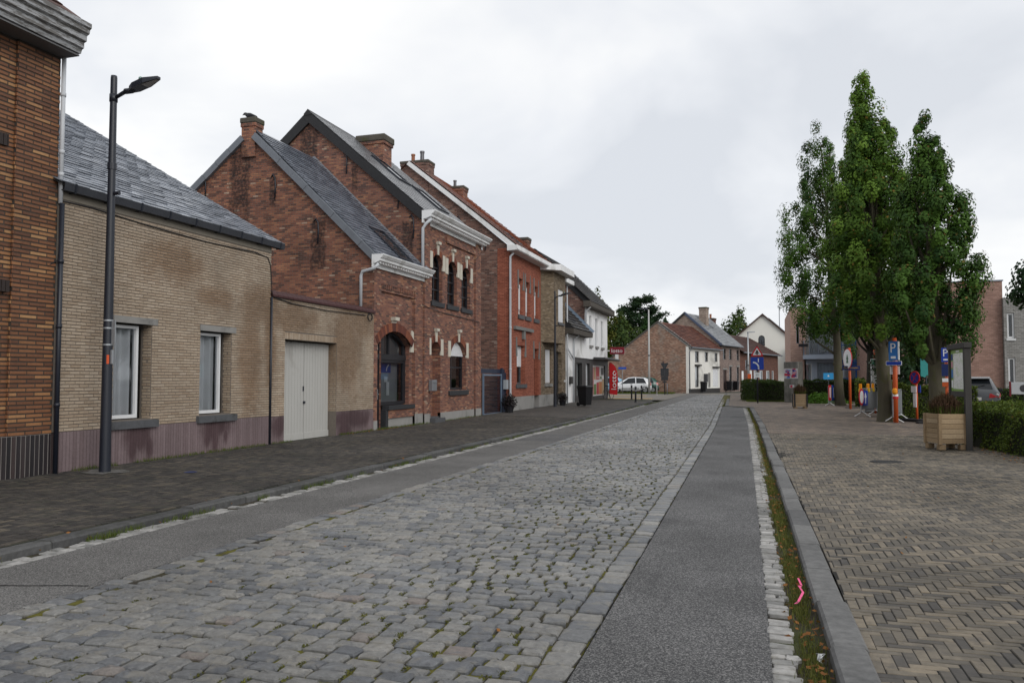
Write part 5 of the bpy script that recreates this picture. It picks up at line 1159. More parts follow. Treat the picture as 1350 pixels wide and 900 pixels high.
for op in ol[3:]: window(L_, LF, *op[:4], .1, .08, PVC, curtain=True)
BRT = smallbrick('brown_tile', [(0, (.045, .025, .022)), (.6, (.075, .038, .032)), (1, (.11, .055, .045))], .75, .25)
rf, o, vd, nn, L = roof2(L_, 16.2, .4, 4.4, -4, 6.9, -8, 4.6, BRT, plain('brown_deck', (.04, .02, .018), .9), n=40)
chimney(L_, -4.4, -3.4, 1.0, 1.9, 6.6, 8.5, BRL, .15, .06, [(-3.9, 1.45, .14, .5, POTC)])
m = M(); m.tube([(.5, -.1, 4.35), (.5, 16.1, 4.35)], .08, 6); part('gutter', m, ZINC, L_)

# cream hall with the solar panels
Mh = thing('cream_hall', 'tall cream rendered hall with round-headed gable window and solar panels on its brown roof', 'hall', (.6, 112, .3), -math.radians(4))
gp = Pl((0, 0, 0), (1, 0, 0), (0, -1, 0))
zt = lambda u: 9.9-abs(u)*.86 if u < 0 else 9.9-u*.92
wop = (-.6, .25, 5.7, 7.1, .42)
oc = [(-.35, .65, 5.1, 6.6, .5), (4.1-.2, 4.1+2.4, .8, 4.2, .0)]
m = M(); wall(m, gp, -5.5, 4.6, -.3, zt, [wop], .3, extra=(0,))
m.quad((4.6, 0, -.3), (4.6, 14, -.3), (4.6, 14, 5.7), (4.6, 0, 5.7)); part('wall', m, plain('cream_wall', (.74, .73, .68), .85, .05, .8, .05), Mh)
window(Mh, gp, *wop[:4], .2, .1, BLACKF, rise=.42, curtain=False, mull=(-.17,), trans=(6.2,))
m = M(); m.add([(0, -.3, 10.05), (5.6, -.3, 4.95), (5.6, 15, 4.95), (0, 15, 10.05), (-6.2, -.3, 4.75), (-6.2, 15, 4.75), (0, -.3, 9.8), (5.6, -.3, 4.7), (-6.2, -.3, 4.5)], [(0, 1, 2, 3), (0, 3, 5, 4), (0, 6, 7, 1), (0, 4, 8, 6)])
BRD = plain('brown_tiles', (.065, .04, .034), .8, .25, 2, .2); rf = part('roof', m, BRD, Mh)
PV = plain('solar_cell', (.10, .115, .14), .15, .15, 2, 0, .8)
vd = Vector((5.6, 0, -5.1)).normalized(); nn = Vector((5.1, 0, 5.6)).normalized()
for i in range(3):
    for j in range(4):
        p = Vector((0, .6+j*1.72, 10.05))+vd*(.9+i*1.45)+nn*.1; m = M(); q = [p, p+vd*1.4, p+vd*1.4+Vector((0, 1.66, 0)), p+Vector((0, 1.66, 0))]
        m.add([tuple(a) for a in q]+[tuple(a-nn*.06) for a in q], [(0, 3, 2, 1), (0, 1, 5, 4), (1, 2, 6, 5), (2, 3, 7, 6), (3, 0, 4, 7)]); part('solar_panel', m, PV, rf)
m = M(); m.tube([(2.0, 3, 8.2), (2.0, 3, 11.2)], .05, 6); m.box(1.8, 2.2, 2.95, 3.05, 11.0, 11.1); part('antenna', m, ZINC, Mh)
m = M(); m.box(3.5, 4.9, -1.4, 0, 2.6, 5.2); by = part('bay_window', m, plain('bay_frame', (.14, .14, .135), .6), Mh)
m = M()
for i in range(4):
    for j in range(3): m.box(3.62+j*.42, 3.94+j*.42, -1.415, -1.402, 2.75+i*.55, 3.2+i*.55)
part('bay_pane', m, SKYG, by)
m = M(); m.lathe((4.2, -.7, 5.2), [(1.0, 0), (.9, .35), (.5, .6), (.1, .7)], 12); part('bay_roof', m, plain('leaded_dome', (.07, .075, .05), .8, .3, 3), by)

# ================================================================ RIGHT-HAND BUILDINGS
FRT = lambda y: Pl((0, y, 0), (1, 0, 0), (0, -1, 0))
B1 = thing('modern_flats', 'modern flats with pink wall, grey corner balcony and blue window frames behind the hedge', 'building', (4.5, 58, .1), world=True)
PINK = brickmat('pink_brick', [(0, (.32, .2, .165)), (1, (.42, .27, .22))], (.36, .25, .21), .22, .07, .01, .06); TANB = brickmat('taupe_brick', [(0, (.24, .215, .19)), (1, (.31, .28, .25))], (.15, .14, .13), .22, .07, .01, .1)
BG = plain('blue_grey_cladding', (.38, .44, .53), .55, .08, 2, .03); BGD = plain('dark_grey_steel', (.22, .25, .3), .5, .1, 3, .03); BLU = plain('blue_steel', (.035, .13, .4), .45, .1, 4, .03)
pl = FRT(58); m = M(); wall(m, pl, 2.12, 3.1, -.2, 6.5, [(2.5, 2.68, 4.0, 5.3, 0)], .2); m.quad((2.12, 58, -.2), (2.12, 70, -.2), (2.12, 70, 6.5), (2.12, 58, 6.5)); m.slot = 1
wall(m, FRT(58.1), 3.1, 5.1, 2.9, 6.3, [(3.3, 5.1, 3.2, 5.9, 0)], .2); wall(m, pl, 5.0, 5.2, -.2, 3.9); wall(m, pl, 5.0, 9.2, 0, 6.3); m.quad((3.1, 58, -.2), (3.1, 58.6, -.2), (3.1, 58.6, 6.4), (3.1, 58, 6.4)); m.quad((5, 58, -.2), (5, 58.1, -.2), (5, 58.1, 6), (5, 58, 6))
m.quad((2.12, 58, 6.5), (3.1, 58, 6.5), (3.1, 70, 6.4), (2.12, 70, 6.4)); part('wall', m, [PINK, TANB], B1)
m = M(); pbox(m, pl, 2.1, 3.15, 6.5, 6.58, -.05, .3); pbox(m, FRT(58.6), 3.1, 6.4, 6.3, 6.42, -.3, .3); part('roof_edge', m, BGD, B1)
window(B1, FRT(58), 2.5, 2.68, 4.0, 5.3, .12, .03, BGD, curtain=False)
window(B1, FRT(58.1), 3.3, 5.1, 3.2, 5.9, .08, .08, BGD, curtain=True, mull=(3.9, 4.5), trans=())
m = M(); wall(m, pl, 3.0, 5.0, -.1, 2.9, [(3.05, 3.45, .8, 2.6, 0), (3.8, 4.85, .4, 2.7, 0)], .1); part('ground_bay', m, BG, B1)
window(B1, pl, 3.05, 3.45, .8, 2.6, .05, .05, PVC, curtain=True); w_ = window(B1, pl, 3.8, 4.85, .4, 2.7, .06, .05, BGD, curtain=False)
BLIND = plain('vertical_blind', (.62, .68, .75), .8, .08)
for k in range(11): m = M(); m.box(3.85+k*.09, 3.925+k*.09, 58.12, 58.13, .45, 2.65); part('blind_slat', m, BLIND, w_)
m = M(); pbox(m, pl, 2.9, 5.3, 2.92, 3.2, -.8, .1); bl = part('balcony', m, BG, B1)
m = M()
for k in range(22): u = 2.95+k*.11; pbox(m, pl, u, u+.02, 3.2, 4.1, -.75, -.73)
for k in range(14): pbox(m, pl, 2.93, 2.95, 3.2, 4.1, -.75+k*.06, -.73+k*.06)
pbox(m, pl, 2.92, 5.3, 4.1, 4.15, -.77, -.72); pbox(m, pl, 2.92, 2.96, 4.1, 4.15, -.72, .05); pbox(m, pl, 2.92, 5.3, 3.45, 3.48, -.76, -.728); part('railing', m, BGD, bl)
m = M(); pbox(m, pl, 2.6, 3.2, 3.75, 3.95, -.95, -.78); part('flower_box', m, BLACKF, bl)
m = M()
for k in range(5): pbox(m, pl, 2.9, 2.94, 2.95, 6.2, .0, .04)
pbox(m, pl, 3.1, 5.2, 6.1, 6.3, -.1, .0); part('sunshade', m, BGD, B1)
for a, b, c0, c1 in ((5.3, 7.2, .5, 2.55), (7.4, 9.0, .5, 2.55), (5.3, 7.2, 2.75, 4.9), (7.4, 9.0, 2.75, 4.9)):
    w_ = window(B1, FRT(57.9), a, b, c0, c1, .06, .1, BLU, curtain=False, mull=((a+b)/2,), trans=(c0+1.1,), dark=False)
    for k in range(int((b-a)/.12)-1): m = M(); m.box(a+.1+k*.12, a+.2+k*.12, 57.975, 57.985, c0+.1, c1-.1); part('blind_slat', m, BLIND, w_)
m = M(); pbox(m, pl, 5.17, 5.29, 0, 5.6, -.14, -.1); pbox(m, pl, 5.2, 9.1, 2.6, 2.72, -.12, 0); pbox(m, pl, 7.24, 7.36, 0, 2.6, -.12, 0); part('blue_frame', m, BLU, B1)
B2 = thing('brown_brick_block', 'plain brown brick block with flat roof standing behind the row of trees', 'building', (9.5, 50, .1), world=True)
BRR = brickmat('brown_pink_brick', [(0, (.22, .125, .1)), (.5, (.27, .155, .125)), (1, (.32, .19, .155))], (.23, .17, .145), .22, .08, .012, .08)
m = M(); wall(m, FRT(50), 6.3, 12.95, -.2, 7.0, [(7.3, 7.9, 1.1, 2.4, 0)], .15); m.quad((6.3, 50, -.2), (6.3, 58, -.2), (6.3, 58, 7), (6.3, 50, 7)); m.quad((12.95, 50, -.2), (12.95, 60, -.2), (12.95, 60, 7), (12.95, 50, 7)); m.quad((6.3, 50, 7), (12.95, 50, 7), (12.95, 60, 7), (6.3, 60, 7)); part('wall', m, BRR, B2)
window(B2, FRT(50), 7.3, 7.9, 1.1, 2.4, .1, .06, PVC, curtain=True); m = M(); pbox(m, FRT(50), 6.25, 13.0, 7.0, 7.07, -.05, .3); part('roof_edge', m, BGD, B2)
B3 = thing('grey_brick_block', 'grey brick building with narrow white windows at the right edge', 'building', (16, 49.9, .1), world=True)
GRB = brickmat('grey_brick', [(0, (.2, .195, .185)), (.5, (.245, .24, .228)), (1, (.285, .28, .268))], (.13, .125, .12), .22, .085, .012, .1)
pl = Pl((12.95, 49.7, 0), (1, -.12, 0), (-.12, -1, 0)); o3 = [(.05, .55, 3.8, 5.2, 0), (.05, .55, 1.15, 2.75, 0)]
pl = Pl((12.9, 49.7, 0), (1, -.05, 0), (-.05, -1, 0)); o3 = [(.15, .5, 3.8, 5.2, 0), (.15, .5, 1.15, 2.75, 0)]
m = M(); wall(m, pl, 0, 1.35, -.2, 6.05, o3, .2); wall(m, pl, 1.35, 8, -.2, 5.7, [(2.5, 4, 3.6, 5, 0), (2.5, 4, 1, 2.6, 0)], .2); m.quad((12.9, 49.7, -.2), (12.9, 49.95, -.2), (12.9, 49.95, 6.05), (12.9, 49.7, 6.05)); m.quad((12.9, 49.7, 6.05), (20, 49.4, 6.05), (20, 58, 6.05), (12.9, 58, 6.05)); part('wall', m, GRB, B3)
for op in o3+[(2.5, 4, 3.6, 5, 0), (2.5, 4, 1, 2.6, 0)]: window(B3, pl, *op[:4], .12, .09, PVC, curtain=False, sill=(op[0]-.05, op[1]+.05, op[2]-.12, op[2], .06, PVC))
pipe(B3, [pl(1.35, -.1, -.06), pl(1.35, 5.9, -.06)], .06, ZINC)
# ================================================================ VEGETATION
def leaves_at(C_, size, rn, up=.35, flat=.0, asp=1.0, out=None):
    """C_: (n,3) centres -> (n,4,3) leaf quads, randomly turned"""
    n = len(C_); nrm = NR.normal(size=(n, 3)); nrm[:, 2] = np.abs(nrm[:, 2])*(1+flat)+up
    if out is not None: nrm = nrm*.3+out*1.6
    nrm /= np.linalg.norm(nrm, axis=1)[:, None]
    t = NR.normal(size=(n, 3)); t -= nrm*np.sum(t*nrm, 1)[:, None]; t /= np.linalg.norm(t, axis=1)[:, None]; b = np.cross(nrm, t)
    s = (size*NR.uniform(.65, 1.35, n))[:, None]
    return np.stack([C_-t*s*.5*asp, C_+b*s*.34, C_+t*s*.5*asp, C_-b*s*.34], 1)
OAK = leafmat('oak_leaf', (.026, .064, .013), (.13, .225, .033), (.2, .13, .03), .16)
OAKD = leafmat('dark_oak_leaf', (.018, .046, .012), (.075, .148, .025), (.15, .1, .03), .14)
BARK = plain('mossy_bark', (.078, .07, .048), .95, .35, 9, .9, dirt=(.07, .075, .025), stretch=(1, 1, .3)); BARKD = plain('dark_bark', (.03, .027, .023), .95, .35, 9, .8, dirt=(.05, .05, .025), stretch=(1, 1, .3))
def clump_tree(name, label, base, H, z0, prof, nclump, per, leaf, mt, bark, tr=.2, lean=(0, 0), seed=1, csize=(.28, .5), group=None, limbs=26, upright=1.5, bias=.5):
    global NR; NR = np.random.default_rng(seed); rr = random.Random(seed)
    t = thing(name, label, 'tree', base, group=group)
    zs = [-.1, .1, .4, 1.0, z0, z0+(H-z0)*.35, z0+(H-z0)*.7, H*.95]; rs = [tr*1.55, tr*1.25, tr*1.05, tr, tr*.82, tr*.55, tr*.28, .02]
    ax = lambda z: (lean[0]*z/H+.06*math.sin(z*.9+seed)*min(z/2, 1), lean[1]*z/H+.05*math.sin(z*.7+seed*2)*min(z/2, 1))
    m = M(); m.tube([(*ax(z), z) for z in zs], rs, 10)
    for k in range(3): a = rr.uniform(0, 6.28); z = rr.uniform(.8, z0); x_, y_ = ax(z); m.lathe((x_+tr*.75*math.cos(a), y_+tr*.75*math.sin(a), z), [(.02, -.09), (.085, -.03), (.09, .03), (.03, .09)], 7)
    tk = part('trunk', m, bark, t, True)
    pz = np.array([p[0] for p in prof]); pr = np.array([p[1] for p in prof])
    # billowing outline: the radius changes with height and direction
    ph = NR.uniform(0, 6.28, 6)
    cl = []; nl = max(int(nclump/16), 5); step = (H-z0)/15
    for i in range(nl):                                    # upright limbs, each ending in a finger of foliage
        fr = ((i+.7)/nl)**.5; a = i*2.4+NR.uniform(-.3, .3); te = min(1, 1.02-.4*fr**2.2+NR.uniform(-.1, .08)); ts = NR.uniform(0, .1)+.05*(1-fr)
        n = int((te-ts)*15)+1
        for k in range(n+1):
            t_ = ts+(te-ts)*k/n; rm = float(np.interp(t_, pz, pr)); r_ = rm*fr*NR.uniform(.82, 1.05); a2 = a+NR.normal(0, .22); x_, y_ = ax(z0+(H-z0)*t_)
            cl.append((x_+r_*math.cos(a2), y_+r_*math.sin(a2), z0+(H-z0)*t_+NR.normal(0, step*.3), (.62 if k == n else 1)*(1 if k else .8)))
    V = []; RN = []
    for (x_, y_, z, q) in cl:
        s = NR.uniform(*csize)*q; n = int(per*NR.uniform(.6, 1.3)*q); p = NR.normal(size=(n, 3)); p /= np.maximum(np.linalg.norm(p, axis=1)[:, None], .3); ou = p.copy(); p *= (NR.uniform(0, 1, (n, 1))**.42)*s; ou[:, :2] += np.array([x_-ax(z)[0], y_-ax(z)[1]])*.35
        p[:, 2] *= upright; C_ = p+np.array([x_, y_, z]); V.append(leaves_at(C_, leaf, None, out=ou)); tone = NR.uniform(.0, 1); RN.append(np.stack([np.clip(NR.normal(tone, .1, n), 0, 1), NR.uniform(0, 1, n), NR.uniform(0, 1, n)], 1))
    quads_np('crown', np.concatenate(V), mt, np.concatenate(RN), t)
    m = M()
    for (x_, y_, z, q) in rr.sample(cl, min(limbs, len(cl))):
        zb = max(z-rr.uniform(1.2, 3.2), z0*.8); xb, yb = ax(zb); xm, ym = xb+(x_-xb)*.55, yb+(y_-yb)*.55
        m.tube([(xb, yb, zb), (xm, ym, zb+(z-zb)*.4), (x_, y_, z)], [tr*.28, tr*.18, .015], 6, False)
    part('limbs', m, bark, t, True)
    return t
OAKG = 'columnar oaks along the pavement edge'
clump_tree('oak_tree', 'tall columnar oak in front of the modern flats, farthest left of the row of oaks', (4.2, 46.5, .1), 15.3, 3.4, [(0, .9), (.08, 1.7), (.25, 2.9), (.45, 2.9), (.7, 2.3), (.88, 1.6), (1, .7)], 215, 360, .115, OAKD, BARK, .24, (-.75, 0), 11, (.34, .6), OAKG, bias=.42)
clump_tree('oak_tree', 'slim columnar oak with dark trunk, mostly hidden behind the tallest looking oak', (4.75, 38.0, .1), 13.0, 3.0, [(0, .4), (.1, 1.5), (.4, 1.7), (.75, 1.1), (1, .2)], 150, 80, .18, OAKD, BARKD, .27, (0, 0), 12, (.3, .55), OAKG)
clump_tree('oak_tree', 'columnar oak rising highest in the picture, its mossy trunk between the crowd barriers', (4.28, 30.9, .05), 12.2, 3.05, [(0, .8), (.06, 1.75), (.2, 2.1), (.4, 2.0), (.6, 1.5), (.8, .98), (.93, .72), (1, .42)], 340, 280, .1, OAK, BARK, .25, (-.5, 0), 13, (.22, .42), OAKG)
clump_tree('oak_tree', 'columnar oak with knotty trunk and bare lower limbs behind the wooden planter', (5.25, 27.2, .05), 9.5, 2.25, [(0, .8), (.06, 1.1), (.15, 1.45), (.35, 1.48), (.55, 1.15), (.8, .66), (.93, .48), (1, .28)], 240, 290, .09, OAKD, BARK, .27, (-.2, 0), 14, (.19, .36), OAKG, limbs=34, bias=.42)
# bare limbs of the nearest oak
# holly-like young tree behind the far hedge, and the branch that enters the frame at the right edge
HOL = leafmat('laurel_leaf', (.012, .03, .014), (.03, .06, .024), None, .1, .4)
clump_tree('young_tree', 'dark glossy-leaved young tree behind the clipped hedge and the parking sign', (5.9, 36.5, .05), 5.6, .6, [(0, 1.0), (.3, 1.5), (.6, 1.1), (1, .3)], 130, 90, .15, HOL, BARKD, .09, (0, 0), 21, (.2, .4))
clump_tree('garden_tree', 'tree with drooping dark leafy branch reaching in at the right edge', (7.3, 23.2, 0), 4.9, 3.5, [(0, .9), (.4, 1.3), (.7, 1.1), (1, .4)], 90, 70, .12, HOL, BARKD, .1, (0, 0), 22, (.2, .35))
# background trees
PINE = leafmat('pine_needles', (.012, .028, .014), (.03, .06, .026), None, .08, .6); DEC = leafmat('broad_leaf', (.02, .04, .012), (.06, .095, .022), (.14, .11, .03), .18); THU = leafmat('cypress_leaf', (.012, .034, .01), (.035, .08, .018), None, .08, .6)
def pine(name, label, base, H, seed):
    global NR; NR = np.random.default_rng(seed); rr = random.Random(seed); t = thing(name, label, 'tree', base)
    m = M(); m.tube([(0, 0, -.1), (.1, 0, H*.4), (-.15, 0, H*.75), (.1, 0, H*.97)], [.3, .24, .16, .04], 8); part('trunk', m, BARKD, t, True)
    V = []; RN = []; m = M()
    for k in range(46):
        z = H*rr.uniform(.32, .99); rmax = np.interp(z/H, [.3, .45, .6, .8, 1], [2.6, 4.2, 4.0, 3.0, .9]); a = rr.uniform(0, 6.28); r_ = rmax*rr.uniform(.45, 1); rise = r_*rr.uniform(.05, .35)
        tip = Vector((r_*math.cos(a), r_*math.sin(a), z+rise)); m.tube([(0, 0, z), tuple(tip*.5+Vector((0, 0, z*.5-.1))), tuple(tip)], [.09, .06, .02], 5, False)
        for j in range(7):
            c = Vector((0, 0, z)).lerp(tip, .45+.6*j/6)+Vector((rr.gauss(0, .25), rr.gauss(0, .25), rr.gauss(0, .12))); n = 60; p = NR.normal(size=(n, 3))*np.array([.32, .32, .16])
            V.append(leaves_at(p+np.array(c), .22, None, asp=1.5)); RN.append(np.stack([np.clip(NR.normal(.3+.4*(j % 2), .25, n), 0, 1), NR.uniform(0, 1, n), NR.uniform(0, 1, n)], 1))
    quads_np('crown', np.concatenate(V), PINE, np.concatenate(RN), t); part('limbs', m, BARKD, t, True)
pine('pine_tree', 'dark pine with open spreading crown rising highest behind the patched brick gable', (-14.5, 103, 0), 11.9, 31)
con = [(0, 1), (.3, .85), (.6, .55), (.85, .25), (1, .05)]
def scale(p, k): return [(a, b*k) for a, b in p]
clump_tree('cypress_tree', 'pointed dark green cypress behind the old brick wall, left of the pine', (-14.2, 93.5, 0), 6.4, .3, scale(con, 1.6), 110, 70, .26, THU, BARKD, .14, seed=41, csize=(.3, .5), bias=.35)
clump_tree('cypress_tree', 'broad bushy cypress directly below the pine crown', (-12.6, 94, 0), 8.8, .3, scale(con, 2.3), 170, 70, .28, THU, BARKD, .14, seed=42, csize=(.35, .6), bias=.35)
clump_tree('cypress_tree', 'dark cypress clump behind the ridge of the patched brick gable', (-10.6, 96, 0), 8.8, .3, [(0, 2.2), (.6, 2.1), (.85, 1.3), (1, .3)], 150, 70, .28, PINE, BARKD, .14, seed=43, csize=(.35, .6), bias=.35)
clump_tree('garden_tree', 'dark leafy tree right behind the end of the white shop', (-14.2, 86, 0), 8.6, .5, [(0, 1.6), (.4, 2.8), (.7, 2.3), (1, .4)], 180, 70, .26, DEC, BARKD, .2, seed=44, csize=(.4, .7), bias=.4)
clump_tree('garden_tree', 'yellow-green tree top showing over the dark roof of the white shop', (-16.8, 86, 0), 11.0, 2, [(0, 1.6), (.3, 2.9), (.6, 2.6), (1, .5)], 180, 70, .28, leafmat('yellowing_leaf', (.03, .045, .01), (.11, .12, .022), (.16, .13, .03), .2), BARKD, .2, seed=45, csize=(.45, .75), bias=.4)
clump_tree('garden_tree', 'round distant tree between the brown roof and the cream hall', (-3.5, 150, 0), 14.0, 3, [(0, 1.5), (.4, 4.0), (.75, 3.2), (1, .8)], 120, 60, .5, DEC, BARKD, .3, seed=46, csize=(.8, 1.3), bias=.4)
clump_tree('garden_tree', 'low distant tree line top over the grey slate roof', (-10, 150, 0), 11.5, 3, [(0, 2), (.4, 4.5), (.75, 3.2), (1, .8)], 90, 60, .5, DEC, BARKD, .3, seed=47, csize=(.8, 1.3), bias=.4)
# hedges: clipped boxes of leaves over a dark twiggy core
HED = leafmat('hornbeam_leaf', (.03, .055, .012), (.115, .155, .03), (.14, .1, .025), .2); HED2 = leafmat('privet_leaf', (.016, .034, .01), (.05, .085, .02), None, .18)
TWIG = plain('hedge_core', (.02, .022, .012), .95, .3, 9, .3)
def hedge(label, p0, ud, L, W, H, n, leaf, mt, seed, cat='hedge', base=0, brown=False):
    global NR; NR = np.random.default_rng(seed); t = thing('clipped_hedge', label, cat, (p0[0], p0[1], base), math.atan2(ud[1], ud[0]))
    m = M(); q = .10; m.box(q, L-q, q, W-q, -.05, H-q); part('twigs', m, TWIG, t)
    f = NR.uniform(0, 1, n); area = np.array([L*W*1.3, L*H, L*H, W*H, W*H]); cum = np.cumsum(area)/area.sum(); side = np.searchsorted(cum, f)
    u, v = NR.uniform(0, 1, n), NR.uniform(0, 1, n)
    if True: v = np.where(side > 0, v**.9, v)
    d = np.abs(NR.normal(0, .045, n))-.02
    P_ = np.zeros((n, 3)); x = np.where(side <= 2, u*L, np.where(side == 3, d, L-d)); y = np.where(side == 0, v*W, np.where(side == 1, d, np.where(side == 2, W-d, u*W))); z = np.where(side == 0, H-d*1.2, v*H)
    wv = .055*np.sin(x*2.3+y)+.04*np.sin(x*5.1+1)+.04*np.sin(z*6+x*3)+.02*np.sin(x*11+z*9); P_[:, 0] = x; P_[:, 1] = y+np.where(side == 1, wv, np.where(side == 2, -wv, 0)); P_[:, 2] = z+np.where(side == 0, wv*1.1, 0)
    spr = NR.uniform(0, 1, n) < .03; P_[:, 2] += np.where(spr & (side == 0), NR.uniform(0, .14, n), 0)
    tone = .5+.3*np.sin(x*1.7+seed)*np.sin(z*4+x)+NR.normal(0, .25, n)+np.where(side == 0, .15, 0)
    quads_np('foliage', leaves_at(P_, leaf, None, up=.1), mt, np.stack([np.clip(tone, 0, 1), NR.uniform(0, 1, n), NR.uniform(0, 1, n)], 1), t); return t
hedge('clipped hedge with browning leaves in front of the parked car, beside the map board', (7.76, 11.9), (-.24, .97), 9.2, 1.2, .96, 30000, .055, HED, 51)
hedge('yellowish clipped hedge behind the orange poles and no-stopping sign', (4.95, 33.0), (1, .28), 3.0, 1.1, 1.3, 12000, .075, HED, 52)
hedge('dark clipped hedge with grass at its foot behind the direction sign', (-.3, 52.6), (1, .22), 2.0, 4.2, 1.42, 9000, .085, HED2, 53)
hedge('dark hedge along the front of the modern flats', (2.3, 53.8), (1, -.02), 5.5, .9, 1.5, 8000, .085, HED2, 54)
hedge('light green hedge behind the name board on the orange pole', (4.75, 44.6), (1, -.15), 2.2, 1.2, 1.45, 7000, .085, HED, 55)
hedge('low dark hedge beyond the young tree', (6.2, 41.5), (1, -.1), 6, .9, 1.15, 8000, .085, HED2, 56)
def mound(name, label, c, rx, ry, h, n, leaf, mt, seed):
    global NR; NR = np.random.default_rng(seed); t = thing(name, label, 'shrub', c); a = NR.uniform(0, 6.28, n); r_ = NR.uniform(0, 1, n)**.5
    z = h*(1-r_**2)*(.75+.25*np.sin(a*5+seed)*np.cos(r_*9))*NR.uniform(.75, 1.1, n); P_ = np.stack([rx*r_*np.cos(a), ry*r_*np.sin(a), np.maximum(z, .02)], 1)
    quads_np('foliage', leaves_at(P_, leaf, None, up=.6), mt, np.stack([NR.uniform(.2, 1, n), NR.uniform(0, 1, n), NR.uniform(0, 1, n)], 1), t)
BRT_G = leafmat('bright_leaf', (.04, .1, .015), (.09, .19, .03), None, .25)
mound('ground_cover_shrub', 'low bright green shrub spreading in front of the flats under the blue board', (3.6, 50.2, .1), 1.7, 1.1, .75, 5000, .11, BRT_G, 61)
# grass, weeds, moss and fallen leaves: nobody could count them
GRASS = leafmat('grass_blade', (.045, .075, .015), (.12, .15, .035), (.16, .13, .05), .2); MOSS = leafmat('moss', (.05, .055, .012), (.13, .13, .03), (.14, .1, .03), .1); LITTER = leafmat('dead_leaf', (.13, .05, .018), (.26, .12, .04), (.3, .2, .07), .15, .8)
def blades(name, P_, h, wd, mt, seed, spread=.5):
    global NR; NR = np.random.default_rng(seed); n = len(P_); a = NR.uniform(0, 6.28, n); hh = h*NR.uniform(.4, 1.3, n); ln = NR.uniform(.2, 1, n)*spread*hh
    dx, dy = np.cos(a), np.sin(a); b = NR.uniform(0, 6.28, n); w2 = wd*NR.uniform(.6, 1.4, n)/2; ox, oy = np.cos(b)*w2, np.sin(b)*w2
    V = np.zeros((n, 4, 3)); V[:, 0] = P_+np.stack([-ox, -oy, 0*ox], 1); V[:, 1] = P_+np.stack([ox, oy, 0*ox], 1); T = P_+np.stack([dx*ln, dy*ln, hh], 1); V[:, 2] = T+np.stack([ox, oy, 0*ox], 1)*.25; V[:, 3] = T-np.stack([ox, oy, 0*ox], 1)*.25
    o = quads_np(name, V, mt, np.stack([NR.uniform(0, 1, n), NR.uniform(0, 1, n), NR.uniform(0, 1, n)], 1)); tag(o, kind='stuff'); return o
NR = np.random.default_rng(3)
pts = []
for _ in range(30000):                                                # verge between gutter and kerb
    y = 2.8+45*R.random()**1.7; k = .5+.5*math.sin(y*2.1)+.5*math.sin(y*5.3+1)
    if R.random() > .3+.45*k: continue
    pts.append((.30+sh(y)+jog(y)+R.gauss(0, .04)-.015, y, zr(y)-.02))
VERGE = leafmat('dry_grass', (.06, .075, .018), (.15, .15, .045), None, .15, .7); blades('verge_grass', np.array(pts), .055, .006, VERGE, 71)
pts = []
for _ in range(9000):
    y = 4+46*R.random()**1.5
    if math.sin(y*1.9)+math.sin(y*4.7+2)+.6*math.sin(y*11) < .1: continue
    pts.append((-6.38+abs(R.gauss(0, .035)), y, zr(y)-.01))
blades('gutter_grass', np.array(pts), .06, .006, GRASS, 72)
pts = []
for y0_, y1_, n in ((9.9, 10.8, 260), (11.2, 15, 900), (18.2, 20.1, 500), (20.3, 21.6, 500), (21.6, 24, 700), (24.3, 29, 600), (15.2, 16, 150)):
    for _ in range(n): y = R.uniform(y0_, y1_); pts.append((X0+.03+abs(R.gauss(0, .05)), y, zpav(X0, y)-.01))
blades('wall_foot_weeds', np.array(pts), .06, .007, GRASS, 73)
pts = []
for x, y, z in tuftpts:
    for _ in range(22): pts.append((x+R.gauss(0, .013), y+R.gauss(0, .022), z))
blades('joint_moss_tufts', np.array(pts), .011, .012, MOSS, 74, 1.5)
pts = []
for _ in range(1800): y = R.uniform(52, 57); pts.append((-.35+R.gauss(0, .2)+(y-52)*-.02, y, .12))
for _ in range(5000): pts.append((R.uniform(-13.5, -7.6), R.uniform(74.2, 77.4), zr(75)))
for _ in range(500): pts.append((R.uniform(-.3, 2), 52.4+R.gauss(0, .15)+.0, .12))
blades('far_grass', np.array(pts), .13, .03, GRASS, 75)
NR = np.random.default_rng(9); pts = []
for _ in range(800): y = 2.8+30*R.random()**1.6; pts.append((.30+sh(y)+R.gauss(0, .05), y, zr(y)+R.uniform(.0, .035)))
for _ in range(46): y = R.uniform(4, 22); pts.append((R.uniform(.7, 5), y, .085+.006))
for _ in range(60): y = R.uniform(5, 20); pts.append((-6.4+R.gauss(0, .05), y, .02+.1*(R.random() < .3)))
for _ in range(130): y = R.uniform(18.2, 22.5); pts.append((X0+.1+abs(R.gauss(0, .07)), y, zpav(X0, y)+.01))
for _ in range(40): y = R.uniform(24, 29); pts.append((X0+.1+abs(R.gauss(0, .1)), y, zpav(X0, y)+.01))
for _ in range(26): y = R.uniform(4, 16); pts.append((R.uniform(-4.8, -1.2), y, .03))
for _ in range(150): pts.append((R.uniform(4.3, 4.7), R.uniform(14, 20), .1+R.random()*.02))
P_ = np.array(pts); o = quads_np('fallen_leaves', leaves_at(P_, .038, None, up=1.5), LITTER, NR.uniform(0, 1, (len(P_), 3))); tag(o, kind='stuff')
# ================================================================ STREET FURNITURE
def gz(x, y): return zpav(x, y) if x < -6.6 else zr(y)+.06
